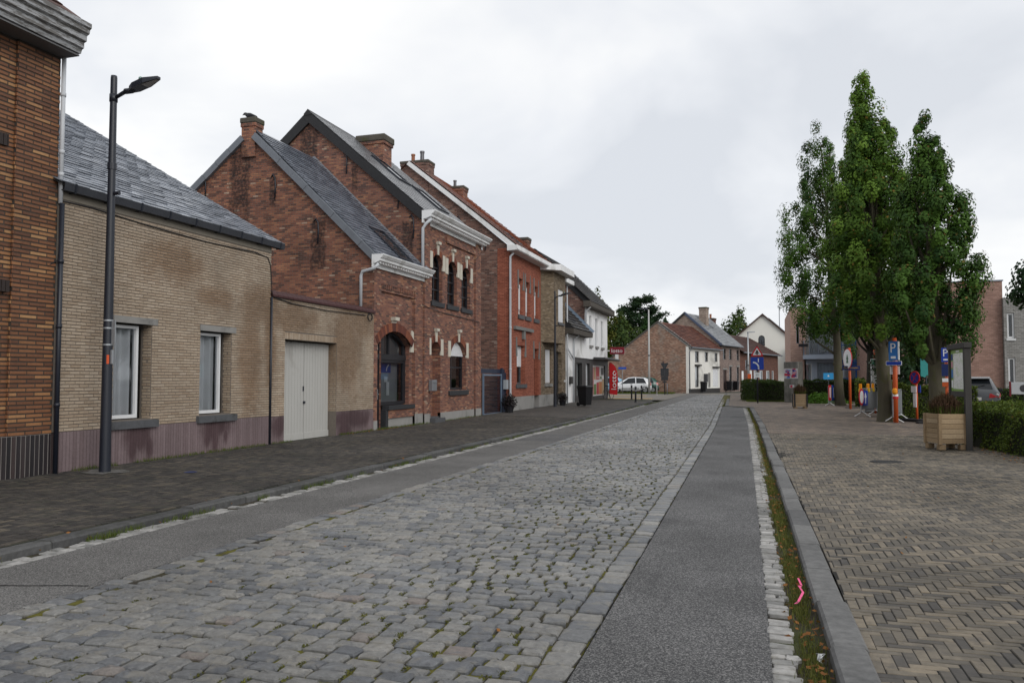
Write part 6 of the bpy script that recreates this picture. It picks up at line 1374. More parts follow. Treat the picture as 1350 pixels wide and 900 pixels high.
# lamp posts
def lamp_post(loc, label, group):
    t = thing('street_lamp', label, 'street lamp', loc, group=group)
    m = M(); m.lathe((0, 0, 0), [(.088, -.05), (.086, .0), (.078, 1.2), (.07, 2.6), (.058, 4.4), (.05, 6.22), (.046, 6.26)], 20); part('pole', m, DARKMETAL, t, True)
    m = M(); m.tube([(.03, 0, 5.9), (.2, 0, 5.97), (.4, 0, 6.0)], [.028, .032, .034], 8); m.lathe((0, 0, 5.9), [(.062, -.06), (.062, .06)], 14); m.lathe((.3, 0, 5.985), [(.045, -.07), (.045, .07)], 10, 'x'); ar = part('arm', m, DARKMETAL, t, True)
    m = M(); top = [(.34, -.05), (.43, -.095), (.64, -.1), (.87, -.035), (.87, .035), (.64, .1), (.43, .095), (.34, .05)]
    zt_ = lambda x: 6.04+.11*(x-.34)/.6+.035*math.sin(min(max((x-.34)/.6, 0), 1)*math.pi); zb_ = lambda x: 5.965+.165*(x-.34)/.6
    n = len(top); m.add([(x, y, zb_(x)) for x, y in top]+[(x, y, zt_(x)) for x, y in top], [tuple(range(n-1, -1, -1)), tuple(range(n, 2*n))]+[(i, (i+1) % n, (i+1) % n+n, i+n) for i in range(n)]); hd = part('lantern', m, DARKMETAL, t)
    m = M(); m.add([(.6, -.075, zb_(.6)-.004), (.84, -.028, zb_(.84)-.004), (.84, .028, zb_(.84)-.004), (.6, .075, zb_(.6)-.004)], [(0, 3, 2, 1)]); part('lens', m, plain('lamp_lens', (.3, .3, .3), .2, .05), hd)
    m = M(); m.lathe((.52, 0, 6.13), [(.035, 0), (.03, .045), (.01, .06)], 10); part('sensor', m, plain('sensor_cap', (.2, .3, .27), .4, .05), hd)
    m = M(); m.lathe((.06, 0, 4.37), [(.03, 0), (.03, .1)], 10, 'x'); m.lathe((0, 0, 4.75), [(.068, 0), (.068, .1)], 16); part('socket', m, DARKMETAL, t)
    return t
LG = 'dark street lamps on the left pavement'
lp = lamp_post((-9.74, 10.04, .15), 'dark street lamp nearest the camera, standing before the low yellow brick house', LG)
l2 = copy_tree(lp, None, (-9.78, 38.9, .2), None, 'dark street lamp farther along, standing in front of the brown brick bay house'); l2.scale = (.95, .95, .93)
m = M()
for z in (1.98, 2.24, 2.36): m.lathe((0, 0, z), [(.079, -.012), (.079, .012)], 18)
part('clamp_band', m, GALV, lp); m = M(); m.box(.075, .14, -.01, .01, 1.98, 2.36); m.box(.075, .1, -.02, .02, 1.68, 1.9); part('sign_holder', m, GALV, lp)
m = M(); m.add([(.08*math.cos(a), .08*math.sin(a), z) for z in (1.68, 1.82) for a in (-.95, -.75, -.5)], [(0, 1, 4, 3), (1, 2, 5, 4)]); part('orange_sticker', m, plain('orange_sticker', (.55, .08, .02), .6, .1), lp)
m = M(); pts = [(-9.74+.3*math.cos(a)*(1+.2*math.sin(3*a)+.16*math.sin(7*a)), 10.04+.36*math.sin(a)*(1+.15*math.cos(2*a)+.15*math.cos(8*a))) for a in [math.tau*i/18 for i in range(18)]]
m.add([(x, y, zpav(x, y)+.008) for x, y in pts], [tuple(range(18))]); part('concrete_footing', m, plain('rubble_patch', (.13, .125, .12), .95, .5, 14, .8, dirt=(.06, .065, .04)), pavl)
# tall pale pole at the junction, lamp at the bend
def tall_pole(loc, H, label, arm, mt):
    t = thing('street_lamp', label, 'street lamp', loc); m = M(); m.tube([(0, 0, -.1), (0, 0, H*.5), (0, 0, H)], [.11, .09, .06], 10); part('pole', m, mt, t, True)
    m = M(); m.lathe((0, 0, H*.45), [(.12, -.05), (.12, .05)], 12); part('band', m, BLACKF, t)
    m = M(); m.add([(-.1, -.1, H), (arm, -.14, H+.06), (arm, .14, H+.06), (-.1, .1, H), (-.1, -.1, H+.12), (arm, -.12, H+.14), (arm, .12, H+.14), (-.1, .1, H+.12)], [(0, 3, 2, 1), (4, 5, 6, 7), (0, 1, 5, 4), (1, 2, 6, 5), (2, 3, 7, 6), (3, 0, 4, 7)]); part('lantern', m, GALV if arm > 0 else DARKMETAL, t); return t
PALEP = plain('pale_concrete_pole', (.42, .42, .41), .8, .1, 2, .1)
tall_pole((-9.76, 74.8, .25), 7.8, 'tall pale lamp pole at the corner in front of the patched brick gable', -1.0, PALEP)
tall_pole((-1.0, 84.5, .25), 6.0, 'thin grey lamp post at the far bend beside the low red brick house', .7, GALV)
# bins
def bin_(loc, rot, label, h=1.05, group=None):
    t = thing('wheelie_bin', label, 'bin', loc, rot, group); B = plain('black_bin_plastic', (.012, .012, .014), .45, .15, 6, .05) if 'bin' not in MATS else MATS['bin']; MATS['bin'] = B
    m = M(); m.add([(-.2, -.24, .06), (.2, -.24, .06), (.2, .22, .06), (-.2, .22, .06), (-.26, -.3, h-.08), (.26, -.3, h-.08), (.26, .32, h-.08), (-.26, .32, h-.08)], [(0, 3, 2, 1), (4, 5, 6, 7), (0, 1, 5, 4), (1, 2, 6, 5), (2, 3, 7, 6), (3, 0, 4, 7)]); m.bev(-.275, .275, -.315, .335, h-.14, h-.075, .01); part('body', m, B, t)
    m = M(); m.add([(-.28, -.34, h-.07), (.28, -.34, h-.07), (.28, .36, h-.07), (-.28, .36, h-.07), (-.22, -.26, h), (.22, -.26, h), (.24, .3, h+.01), (-.24, .3, h+.01)], [(0, 3, 2, 1), (4, 5, 6, 7), (0, 1, 5, 4), (1, 2, 6, 5), (2, 3, 7, 6), (3, 0, 4, 7)]); m.tube([(-.24, .4, h-.05), (.24, .4, h-.05)], .018, 6); part('lid', m, B, t)
    for s in (-1, 1): m = M(); m.lathe((s*.24, .26, .1), [(.1, -.03), (.1, .03)], 12, 'x'); part('wheel', m, B, t)
    return t
bin_((-8.54, 40.3, .2), math.radians(60), 'black wheelie bin on the left pavement near the white shop')
b_ = bin_((-5.25, 81.7, .27), math.radians(75), 'black wheelie bin in front of the white cottage shutter')
bin_((-3.0, 88.8, .3), math.radians(75), 'left black bin of the two at the corner of the grey roofed brick house'); bin_((-2.4, 90.2, .3), math.radians(70), 'right black bin of the two at the corner of the grey roofed brick house')
# bollards
def bollard(loc, label, mt, group):
    t = thing('bollard', label, 'bollard', loc, group=group); m = M(); m.lathe((0, 0, 0), [(.055, -.1), (.055, .78), (.065, .8), (.065, .9), (.04, .94)], 12); part('post', m, mt, t, True); m = M(); m.lathe((0, 0, .66), [(.058, 0), (.058, .06)], 12); part('band', m, GALV, t); m = M(); m.lathe((0, 0, -.02), [(.08, 0), (.075, .05)], 12); part('foot', m, mt, t)
BG_ = 'grey bollards at the side street corner'; BMT = plain('bollard_grey', (.045, .048, .055), .5, .15, 6, .05)
bollard((-8.3, 54.4, .22), 'dark bollard on the left of the three at the pavement corner', BMT, BG_); bollard((-7.1, 48.1, .2), 'dark bollard standing closest, middle of the three at the pavement corner', BMT, BG_); bollard((-7.65, 54.6, .2), 'dark bollard on the right of the three at the pavement corner', BMT, BG_); bollard((-8.53, 70.4, .2), 'pale bollard standing alone behind the white hatchback', PALEP, BG_)
# feather flag and bicycle
t = thing('feather_flag', 'red feather flag with white vertical word beside the shop poster', 'flag', (-9.55, 53.2, .22)); RTX = plain('red_flag', (.5, .015, .02), .7, .1, 2, .05)
m = M(); out = [(0, .35), (.52, .3)] + [(.56, .8), (.57, 1.4), (.53, 1.8), (.44, 2.1), (.3, 2.32), (.12, 2.44), (-.02, 2.46)]
m.prism(out, lambda u, v, d: (u-.05, d+.03*math.sin(v*3+u*4), v), -.006, .006); cl = part('cloth', m, RTX, t)
m = M(); text_into(m, 'lotto', lambda u, v, d: (.24-v, -.008-d+.03*math.sin((1.3+u)*3+(.29-v)*4), 1.28+u), .34, 1.25); part('lettering', m, WHITE, cl)
m = M(); m.tube([(-.06, 0, 0), (-.06, 0, 1.5), (-.07, 0, 2.3), (0, 0, 2.47), (.12, 0, 2.45)], .014, 6); m.box(-.3, .25, -.2, .2, 0, .04); part('pole', m, DARKMETAL, t)
def bicycle(loc, rot, label):
    t = thing('bicycle', label, 'bicycle', loc, rot); m_ = []
    for x in (-.52, .52):
        m = M(); m.tube([(x+.33*math.cos(a), 0, .34+.33*math.sin(a)) for a in [math.tau*i/20 for i in range(21)]], .018, 6, False); w_ = part('wheel', m, BLACKF, t)
        m = M()
        for k in range(10): a = math.tau*k/10; m.tube([(x, 0, .34), (x+.32*math.cos(a), 0, .34+.32*math.sin(a))], .003, 3, False)
        part('spokes', m, GALV, w_)
    m = M(); P = {'bb': (-.08, 0, .3), 'st': (-.2, 0, .82), 'ht': (.32, 0, .85), 'hb': (.36, 0, .7), 'r': (-.52, 0, .34), 'f': (.52, 0, .34)}
    for a, b in (('bb', 'st'), ('bb', 'hb'), ('st', 'ht'), ('bb', 'r'), ('st', 'r'), ('ht', 'f')): m.tube([P[a], P[b]], .016, 6)
    part('frame', m, DARKMETAL, t); m = M(); m.bev(-.36, -.1, -.08, .08, .86, .93, .02); part('saddle', m, BLACKF, t)
    m = M(); m.tube([(.2, -.28, .98), (.3, -.2, 1.0), (.32, 0, 1.0), (.3, .2, 1.0), (.2, .28, .98)], .014, 6); m.tube([(.32, 0, .85), (.32, 0, 1.0)], .014, 6); part('handlebar', m, GALV, t)
    for s in (-1, 1): m = M(); m.box(-.08+s*.14-.04, -.08+s*.14+.04, s*.1-.03, s*.1+.03, .28, .31); m.tube([(-.08, s*.05, .3), (-.08+s*.14, s*.07, .3)], .01, 4); part('pedal', m, DARKMETAL, t)
bicycle((-9.75, 53.6, .22), math.radians(75), 'dark bicycle leaning under the red feather flag')
# dark potted shrubs by the doors
DPL = leafmat('purple_leaf', (.012, .01, .012), (.04, .03, .035), None, .1)
def pot(loc, label, s=1.0, seed=81):
    global NR; NR = np.random.default_rng(seed); t = thing('potted_shrub', label, 'potted plant', loc); m = M(); m.lathe((0, 0, 0), [(.16*s, 0), (.22*s, .28*s), (.24*s, .3*s), (.2*s, .3*s)], 12); part('pot', m, BLACKF, t)
    n = 1500; p = NR.normal(size=(n, 3)); p /= np.maximum(np.linalg.norm(p, axis=1)[:, None], .6); p = p*np.array([.3, .3, .34])*s*NR.uniform(.3, 1.15, (n, 1))+np.array([0, 0, .45*s]); quads_np('foliage', leaves_at(p, .06*s, None), DPL, NR.uniform(0, 1, (n, 3)), t)
pot((-10.0, 31.9, .18), 'dark purple shrub in a pot before the blue mesh gate', 1.0); pot((-9.8, 40.6, .2), 'dark potted shrub beside the foot of the second street lamp', .85, 82)
# signs at the junction, seen from behind
def sign_post(name, label, loc, H, r=.03, mt=DARKMETAL, cat='road sign', rot=0, group=None):
    t = thing(name, label, cat, loc, rot, group); m = M(); m.tube([(0, 0, -.1), (0, 0, H)], r, 10); part('post', m, mt, t, True); return t
def plate(t, name, poly, z, mt, y=-.045, th=.02, x=0, label=None, fr=None):
    m = M(); m.prism(poly, lambda u, v, d: (x+u, y+d, z+v), 0, th); return part(name, m, mt, t, label=label)
rect = lambda w_, h_: [(-w_/2, -h_/2), (w_/2, -h_/2), (w_/2, h_/2), (-w_/2, h_/2)]
def rrect(w_, h_, r_=.04, n=4):
    o = []
    for cx_, cy_, a0 in ((w_/2-r_, -h_/2+r_, -90), (w_/2-r_, h_/2-r_, 0), (-w_/2+r_, h_/2-r_, 90), (-w_/2+r_, -h_/2+r_, 180)):
        for k in range(n+1): a = math.radians(a0+90*k/n); o.append((cx_+r_*math.cos(a), cy_+r_*math.sin(a)))
    return o
circ = lambda r_, n=24: [(r_*math.cos(math.tau*i/n), r_*math.sin(math.tau*i/n)) for i in range(n)]
def tri(s, r_=.05):
    o = []; h = s*math.sqrt(3)/2
    for cx_, cy_, a0 in ((s/2-r_*1.73, -h/3+r_, -90), (0, 2*h/3-2*r_, 30), (-s/2+r_*1.73, -h/3+r_, 150)):
        for k in range(5): a = math.radians(a0+120*k/4); o.append((cx_+r_*math.cos(a), cy_+r_*math.sin(a)))
    return o
SBACK = plain('sign_back', (.028, .03, .035), .55, .12, 4, .02, .4); SW_ = plain('sign_white', (.75, .76, .77), .4, .03, 3, 0); SR_ = plain('sign_red', (.5, .015, .025), .4, .04, 3, 0); SB_ = plain('sign_blue', (.012, .05, .36), .4, .04, 3, 0); SB2 = plain('sign_light_blue', (.03, .16, .46), .4, .05, 3, 0); SK_ = plain('sign_black', (.012, .012, .012), .5, .05, 3, 0); ORG_ = plain('signal_orange', (.5, .09, .022), .45, .06, 4, .02); YEL = plain('sign_yellow', (.6, .4, .02), .5, .05); NAVY = plain('sign_navy', (.012, .025, .11), .45, .05)
t = sign_post('road_sign', 'dark post with triangle and square signs seen from the back by the patched gable', (-8.02, 72.0, .22), 2.7, .05, SBACK)
plate(t, 'give_way_plate', [(-u, -v) for u, v in tri(.75)], 2.55, SBACK); plate(t, 'square_plate', rrect(.72, .72), 1.95, SBACK); plate(t, 'lower_plate', rrect(.62, .36), 1.4, SBACK); plate(t, 'small_plate', rect(.38, .12), 1.08, SBACK)
t = sign_post('low_post', 'short grey post right next to the backs of the junction signs', (-7.82, 72.1, .22), .95, .04, ZINC, 'post')
t = sign_post('street_name_sign', 'blue street name plate on thin post in front of the patched gable', (-12.2, 74.4, .22), 2.55, .03, ZINC, 'street sign'); pn = plate(t, 'name_plate', rrect(.75, .2, .02), 2.36, SB_)
m = M()
for k in range(9): m.box(-.3+k*.068, -.262+k*.068, -.049, -.046, 2.33, 2.385+.02*(k % 3 == 0))
part('lettering', m, SB2, pn)
t = sign_post('direction_sign', 'red bordered priority triangle above blue bending road sign on dark post by the hedge', (-.08, 49.66, .12), 3.45, .042, DARKMETAL)
tp = plate(t, 'warning_triangle', tri(.76), 3.03, SR_, -.07); plate(tp, 'white_field', tri(.52, .03), 3.03, SW_, -.078, .008)
m = M(); f3 = lambda u, v, d: (u, -.082+d, 3.0+v)
for pl_ in ([(-.035, -.1), (.035, -.1), (.035, .08), (-.035, .08)], [(-.09, .06), (.09, .06), (0, .2)], [(-.12, -.03), (.12, -.03), (.12, .02), (-.12, .02)]): m.prism(pl_, f3, 0, .003)
part('arrow_symbol', m, SK_, tp)
bp_ = plate(t, 'blue_square', rrect(.74, .74, .05), 2.38, SB_, -.07); m = M(); f4 = lambda u, v, d: (u, -.075+d, 2.38+v)
arc = [(-.24+.32*math.sin(a), -.25+.32*math.cos(a)) for a in [math.radians(6*k) for k in range(16)]]
for (a, b), (c, e) in zip(arc, arc[1:]):
    v = Vector((c-a, e-b)).normalized()*.045; m.prism([(a+v.y, b-v.x), (c+v.y, e-v.x), (c-v.y, e+v.x), (a-v.y, b+v.x)], f4, 0, .004)
m.prism([(.045, .08), (.1, .08), (.1, .3), (.045, .3)], f4, 0, .004); m.prism([(.04, -.33), (.12, -.33), (.125, -.2), (.04, -.2)], f4, 0, .003); part('road_symbol', m, SW_, bp_)
wp_ = plate(t, 'small_white_plate', rect(.28, .3), 1.7, SW_, -.07); m = M(); m.box(-.06, -.02, -.074, -.071, 1.63, 1.76); m.box(.02, .06, -.074, -.071, 1.64, 1.77); part('grey_marks', m, plain('grey_mark', (.35, .4, .38), .6), wp_)
t = sign_post('road_works_post', 'orange sign post at the far bend just left of the direction sign', (-.8, 74.5, .25), 1.75, .09, ORG_); plate(t, 'sign_plate', rect(.3, .55), 1.5, ORG_, -.1)
# concrete block with posters
t = thing('concrete_pillar', 'grey weathered concrete block with red and blue posters by the far hedge', 'pillar', (2.0, 51.4, .1), math.radians(-27))
g = NG('weathered_concrete'); n = g.noise(g.obj(), 2.5, 6, .65); c = g.ramp(n, [(.3, (.1, .098, .09)), (.6, (.2, .195, .18)), (.8, (.28, .27, .25))]); st = g.noise(g.obj(), 4, 4, .6, stretch=(1, 1, .15)); c = g.mix(1.0, c, g.ramp(st, [(.35, .6), (.65, 1.1)]), 'MULTIPLY'); g.bump(n, .4, .02); WC = g.fin(c, .95, .15)
m = M(); m.bev(-.45, .45, -.3, .4, -.05, 2.52, .02); bk = part('block', m, WC, t)
def poster(par, x0, x1, z0, z1, y, cols, seed):
    rr = random.Random(seed); m = M(); m.box(x0, x1, y-.004, y, z0, z1); p = part('poster', m, cols[0], par)
    for k in range(14):
        w_, h_ = rr.uniform(.08, .25), rr.uniform(.03, .16); a = rr.uniform(x0+.01, x1-w_-.01); b = rr.uniform(z0+.02, z1-h_-.02); m = M(); s = rr.uniform(-.03, .03); m.add([(a, y-.0045-.0004*k, b), (a+w_, y-.0045-.0004*k, b+s), (a+w_, y-.0045-.0004*k, b+h_+s), (a, y-.0045-.0004*k, b+h_)], [(0, 1, 2, 3)]); part('print', m, cols[1+k % (len(cols)-1)], p)
cc = [plain('poster_'+n_, c_, .6, .2, 8, 0) for n_, c_ in (('pale', (.5, .48, .5)), ('red', (.45, .03, .06)), ('navy', (.03, .05, .2)), ('blue', (.1, .2, .45)), ('rose', (.5, .25, .3)))]
poster(bk, -.44, .0, 1.5, 2.12, -.302, cc, 1); poster(bk, .01, .44, 1.5, 2.12, -.302, cc, 2); poster(bk, -.1, .2, .95, 1.13, -.302, [cc[0], cc[1], cc[0]], 3)
# planters
TIM = smallbrick('planter_timber', [(0, (.24, .17, .1)), (.6, (.31, .225, .135)), (1, (.37, .28, .18))], .75, .2); FLW = leafmat('reddish_stalk', (.045, .026, .018), (.11, .062, .042), (.2, .09, .06), .15, .7)
def planter(loc, rot, label, W, H, seed, frame=None, group='wooden planters with reddish plants'):
    global NR; NR = np.random.default_rng(seed); rr = random.Random(seed); t = thing('wooden_planter', label, 'planter', loc, rot, group); h = W/2; f = .12; n = 6 if H > .55 else 5; ph = (H-f)/n
    for k in range(n):
        for s in range(4):
            m = M(); m.cur = (rr.random(),)*3; z0, z1 = f+k*ph+.003, f+(k+1)*ph-.003; th = .028
            if s == 0: m.bev(-h+.03, h-.03, -h, -h+th, z0, z1, .003)
            if s == 1: m.bev(-h+.03, h-.03, h-th, h, z0, z1, .003)
            if s == 2: m.bev(-h, -h+th, -h+.03, h-.03, z0, z1, .003)
            if s == 3: m.bev(h-th, h, -h+.03, h-.03, z0, z1, .003)
            part('plank', m, TIM, t)
    for sx in (-1, 1):
        for sy in (-1, 1): m = M(); m.cur = (rr.random()*.3,)*3; q = .004; m.bev(sx*h-.03-q, sx*h+.03+q, sy*h-.03-q, sy*h+.03+q, f-.02, H, .004); part('corner_post', m, frame or TIM, t)
    for sx in (-.8, .8):
        for sy in (-.8, .8): m = M(); m.cur = (.1,)*3; m.bev(sx*h-.07, sx*h+.07, sy*h-.06, sy*h+.06, -.01, f-.021, .004); part('foot', m, TIM, t)
    m = M(); m.box(-h+.03, h-.03, -h+.03, h-.03, f+.02, H-.06); part('soil', m, EARTH, t)
    n = 2600; b = np.stack([NR.uniform(-h*.85, h*.85, n), NR.uniform(-h*.85, h*.85, n), np.full(n, H-.07)], 1); a = NR.uniform(0, 6.28, n); L = NR.uniform(.15, .62, n)*(W/.58)*(1-.45*(np.hypot(b[:, 0], b[:, 1])/h)); ln = NR.uniform(0, .32, n)*L
    T = b+np.stack([np.cos(a)*ln, np.sin(a)*ln, L], 1); wv = np.stack([np.cos(a+1.6), np.sin(a+1.6), 0*a], 1)*.005; V = np.stack([b-wv, b+wv, T+wv, T-wv], 1)
    hd = leaves_at(T, .024, None); quads_np('plants', np.concatenate([V, hd]), [FLW, GRASS], NR.uniform(0, 1, (2*n, 3)), t, mi=np.concatenate([(L < .26), np.zeros(n)])); return t
planter((3.87, 19.44, .085), math.radians(18), 'large pale timber planter with reddish dried plants beside the map board', .57, .76, 91)
planter((1.95, 42.4, .1), math.radians(6), 'small timber planter with black corner posts near the concrete block', .58, .74, 92, BLACKF)
# map board
t = thing('map_board', 'weathered timber map board with green bordered town map behind the near planter', 'notice board', (4.28, 19.26, .07)); WTH = plain('weathered_wood', (.05, .047, .044), .85, .35, 5, .5, stretch=(3, 3, .4))
for y in (0, 1.42): m = M(); m.bev(-.065, .065, y-.065, y+.065, -.1, 2.27, .008); part('post', m, WTH, t)
m = M(); m.bev(-.08, .08, -.1, 1.52, 2.19, 2.31, .008); m.bev(-.05, .05, .077, 1.343, 1.13, 1.25, .006); part('beam', m, WTH, t)
MP = Pl((-.03, .71, 0), (0, -1, 0), (-1, 0, 0)); GRN = plain('map_green', (.16, .3, .04), .4, .08, 3, 0)
m = M(); pbox(m, MP, -.63, .63, 1.252, 2.187, 0, .04); bd = part('panel', m, GRN, t)
g = NG('town_map'); v = g.obj(); vo = g.n('ShaderNodeTexVoronoi', feature='DISTANCE_TO_EDGE'); g.set(vo.inputs[0], v); vo.inputs['Scale'].default_value = 17
c = g.mix(g.rng(g.noise(v, 5, 3), .5, .62), (.78, .8, .78), (.58, .68, .5)); c = g.mix(g.rng(vo.outputs[0], .01, .05, 1, 0), c, (.42, .44, .43)); c = g.mix(g.rng(g.noise(v, 45, 2), .56, .68), c, (.3, .36, .3)); MAPM = g.fin(c, .3, .4)
m = M(); m.add([MP(-.4, 1.3, -.003), MP(.6, 1.3, -.003), MP(.6, 2.1, -.003), MP(-.4, 2.1, -.003)], [(0, 1, 2, 3)]); part('map_sheet', m, MAPM, bd)
for k, (z0, z1, mt_) in enumerate(((1.95, 2.09, cc[2]), (1.78, 1.92, cc[4]), (1.55, 1.74, SB2), (1.32, 1.5, SW_))): m = M(); m.add([MP(-.6, z0, -.003), MP(-.43, z0, -.003), MP(-.43, z1, -.003), MP(-.6, z1, -.003)], [(0, 1, 2, 3)]); part('picture', m, mt_, bd)
m = M(); m.add([MP(-.12, 2.125, -.003), MP(.2, 2.125, -.003), MP(.2, 2.155, -.003), MP(-.12, 2.155, -.003)], [(0, 1, 2, 3)]); part('heading', m, SW_, bd)
# temporary signs on orange poles
t = sign_post('name_board_pole', 'orange pole with round white green sign and blue name board under the left oaks', (4.23, 41.9, .1), 3.0, .06, ORG_)
m = M(); q = math.radians(-73); ca, sa = math.cos(q), math.sin(q); f5 = lambda u, v, d: (-.1+u*ca-d*sa, u*sa+d*ca-.06, 2.46+v)
m.prism(circ(.5), f5, 0, .03); rs_ = part('round_sign', m, SR_, t); m = M(); m.prism(circ(.47), f5, -.006, .0); part('white_field', m, SW_, rs_)
m = M(); m.prism([(-.12, -.2), (.12, -.2), (.06, -.02), (.13, -.02), (0, .24), (-.13, -.02), (-.06, -.02)], f5, -.012, -.006); part('green_emblem', m, plain('emblem_green', (.03, .1, .05), .5, .1), rs_)
nb = plate(t, 'name_board', rrect(.8, .2, .02), 2.02, NAVY, -.1, .025, .05); m = M(); text_into(m, 'Gemeenteplein', lambda u, v, d: (.05+u, -.101-d, 2.02+v), .085, .66); part('lettering', m, YEL, nb)
t = sign_post('parking_sign', 'blue parking sign on thick orange pole beside the oak with the barriers', (4.5, 30.2, .06), 2.95, .075, ORG_, 'parking sign', math.radians(-28))
m = M(); m.tube([(-.14, .3, 0), (-.14, .3, 1.75)], .06, 8); part('rear_post', m, ORG_, t)
pp = plate(t, 'parking_plate', rrect(.3, .66, .03), 2.5, SB2, -.14, .05); m = M(); text_into(m, 'P', lambda u, v, d: (0+u, -.142-d, 2.6+v), .32, .17); m.prism(rect(.16, .08), lambda u, v, d: (.0+u, -.144-d, 2.27+v), 0, .003); part('lettering', m, SW_, pp)
m = M(); m.box(.151, .19, -.14, -.09, 2.18, 2.82); part('white_edge', m, SW_, pp)
pp = plate(t, 'arrow_plate', rrect(.52, .15, .02), 2.07, SW_, -.11, .02); m = M(); m.prism(rrect(.49, .12, .015), lambda u, v, d: (u, -.113-d, 2.07+v), 0, .003); part('blue_field', m, SB_, pp)
pp = plate(t, 'text_plate', rect(.32, .28), 1.83, SW_, .08, .02, -.04); m = M(); 
for k in range(4): m.box(-.16, .04, .075, .079, 1.74+k*.06, 1.76+k*.06)
part('lettering', m, SK_, pp)
AMB = plain('amber_lens', (.75, .28, .01), .3, .1, 3, 0)
m = M(); m.lathe((0, -.07, 1.0), [(.05, 0), (.085, .06), (.085, .16), (.05, .21)], 12); ab = part('warning_lamp', m, AMB, t); m = M(); m.lathe((0, 0, .93), [(.085, 0), (.085, .08)], 12); part('white_band', m, SW_, t); m = M(); m.lathe((0, 0, .85), [(.09, 0), (.09, .08)], 12); part('red_band', m, SR_, t)
def no_stopping(loc, rot, label, H=1.78, group='no stopping signs on orange poles', base=True):
    t = sign_post('no_stopping_sign', label, loc, H-.3, .04, ORG_, 'road sign', rot, group); d_ = plate(t, 'disc', circ(.24), H-.24, SR_, -.07, .02); m = M(); m.prism(circ(.185), lambda u, v, d: (u, -.074-d, H-.24+v), 0, .003); part('blue_field', m, SB_, d_)
    m = M(); 
    for s in (-1, 1): m.prism([(-.15, -.15*s-.03), (-.11, -.15*s-.03), (.15, .15*s+.0), (.11, .15*s+.03)], lambda u, v, d: (u, -.078-d-.001*(s > 0), H-.24+v), 0, .002)
    part('red_cross', m, SR_, d_)
    plate(t, 'arrow_plate', rect(.24, .22), H-.64, SW_, -.07, .02, -.06); plate(t, 'blue_plate', rect(.16, .26), H-.63, SB_, .05, .02, .05); plate(t, 'date_plate', rect(.14, .5), H-1.02, SW_, -.07, .02, -.02)
    if base: m = M(); m.bev(-.55, .65, -.28, .28, -.02, .1, .02); part('rubber_base', m, plain('black_rubber', (.018, .018, .02), .8, .2, 8, .2), t)
    return t
no_stopping((5.29, 31.0, .09), math.radians(-58), 'round no-stopping sign on orange pole with black rubber base in front of the yellowish hedge')
no_stopping((4.66, 33.6, .08), math.radians(-58), 'round no-stopping sign on orange pole partly hidden by the barrier oak', base=False)
t = sign_post('parking_sign', 'small blue parking sign on orange pole between the knotty oak and the map board', (5.0, 24.8, .06), 2.4, .04, ORG_, 'parking sign', math.radians(-20)); pp = plate(t, 'parking_plate', rrect(.22, .4, .02), 2.2, SB_, -.07); m = M(); text_into(m, 'P', lambda u, v, d: (u, -.073-d, 2.26+v), .2, .12); m.box(-.06, .06, -.074, -.071, 2.05, 2.09); part('lettering', m, SW_, pp); plate(t, 'blue_plate', rect(.22, .34), 1.78, NAVY, -.07); plate(t, 'white_plate', rect(.2, .1), 1.5, SW_, -.07); plate(t, 'orange_plate', rect(.2, .12), 1.38, ORG_, -.07)
t = sign_post('banner_board', 'black notice board with hanging teal cloth behind the knotty oak', (6.15, 34.0, .05), 2.75, .03, DARKMETAL, 'notice board'); plate(t, 'board', rect(.5, .36), 2.5, SK_, -.06); plate(t, 'cloth', [(-.2, -.35), (-.05, -.4), (.02, -.3), (.12, -.42), (.2, -.36), (.2, .32), (-.2, .32)], 2.0, plain('teal_cloth', (.05, .3, .29), .8, .15, 5, .1), -.065, .01)
t = sign_post('info_totem', 'tall narrow white panel with green top behind the crowd barrier', (4.72, 37.0, .08), 2.75, .04, ORG_, 'sign', math.radians(-30)); pp = plate(t, 'panel', rect(.26, 2.0), 1.36, SW_, -.09, .04); m = M(); m.box(-.11, .11, -.095, -.091, 2.12, 2.33); part('green_emblem', m, plain('totem_green', (.05, .2, .12), .5), pp)
m = M(); m.box(-.08, .08, -.094, -.091, .6, 2.0); part('grey_print', m, plain('totem_grey', (.5, .51, .5), .6, .15, 9), pp)
t = sign_post('blue_board', 'light blue board with small white mark on thin post over the low bright shrub', (3.95, 50.8, .1), 2.0, .025, DARKMETAL, 'sign'); pp = plate(t, 'board', rrect(.56, .38, .02), 1.65, plain('azure', (.04, .3, .62), .4, .06), -.05); m = M(); m.prism([(-.05, -.03), (.05, -.05), (.03, .05), (-.03, .07)], lambda u, v, d: (u, -.052-d, 1.66+v), 0, .002); part('mark', m, SW_, pp)
# crowd barriers
def barrier(loc, rot, label, L=2.0, panel=True):
    t = thing('crowd_barrier', label, 'barrier', loc, rot, 'metal crowd barriers under the oaks'); m = M(); m.tube([(-L/2, 0, .2), (-L/2, 0, 1.08), (-L/2+.06, 0, 1.12), (L/2-.06, 0, 1.12), (L/2, 0, 1.08), (L/2, 0, .2), (-L/2, 0, .2)], .02, 8, False); part('frame', m, GALV, t)
    m = M()
    for k in range(1, 16): x = -L/2+L*k/16; m.tube([(x, 0, .2), (x, 0, 1.12)], .008, 5, False)
    part('bars', m, GALV, t)
    for x in (-L/2+.2, L/2-.2): m = M(); m.tube([(x, -.32, .01), (x, -.2, .08), (x, 0, .22), (x, .2, .08), (x, .32, .01)], .02, 6); part('foot', m, SW_ if rot else GALV, t)
    if panel: m = M(); m.box(-L/2+.05, L/2-.05, -.012, -.008, .3, 1.05); part('mesh_panel', m, plain('grey_mesh', (.16, .17, .18), .6, .15, 6, .05), t)
    return t
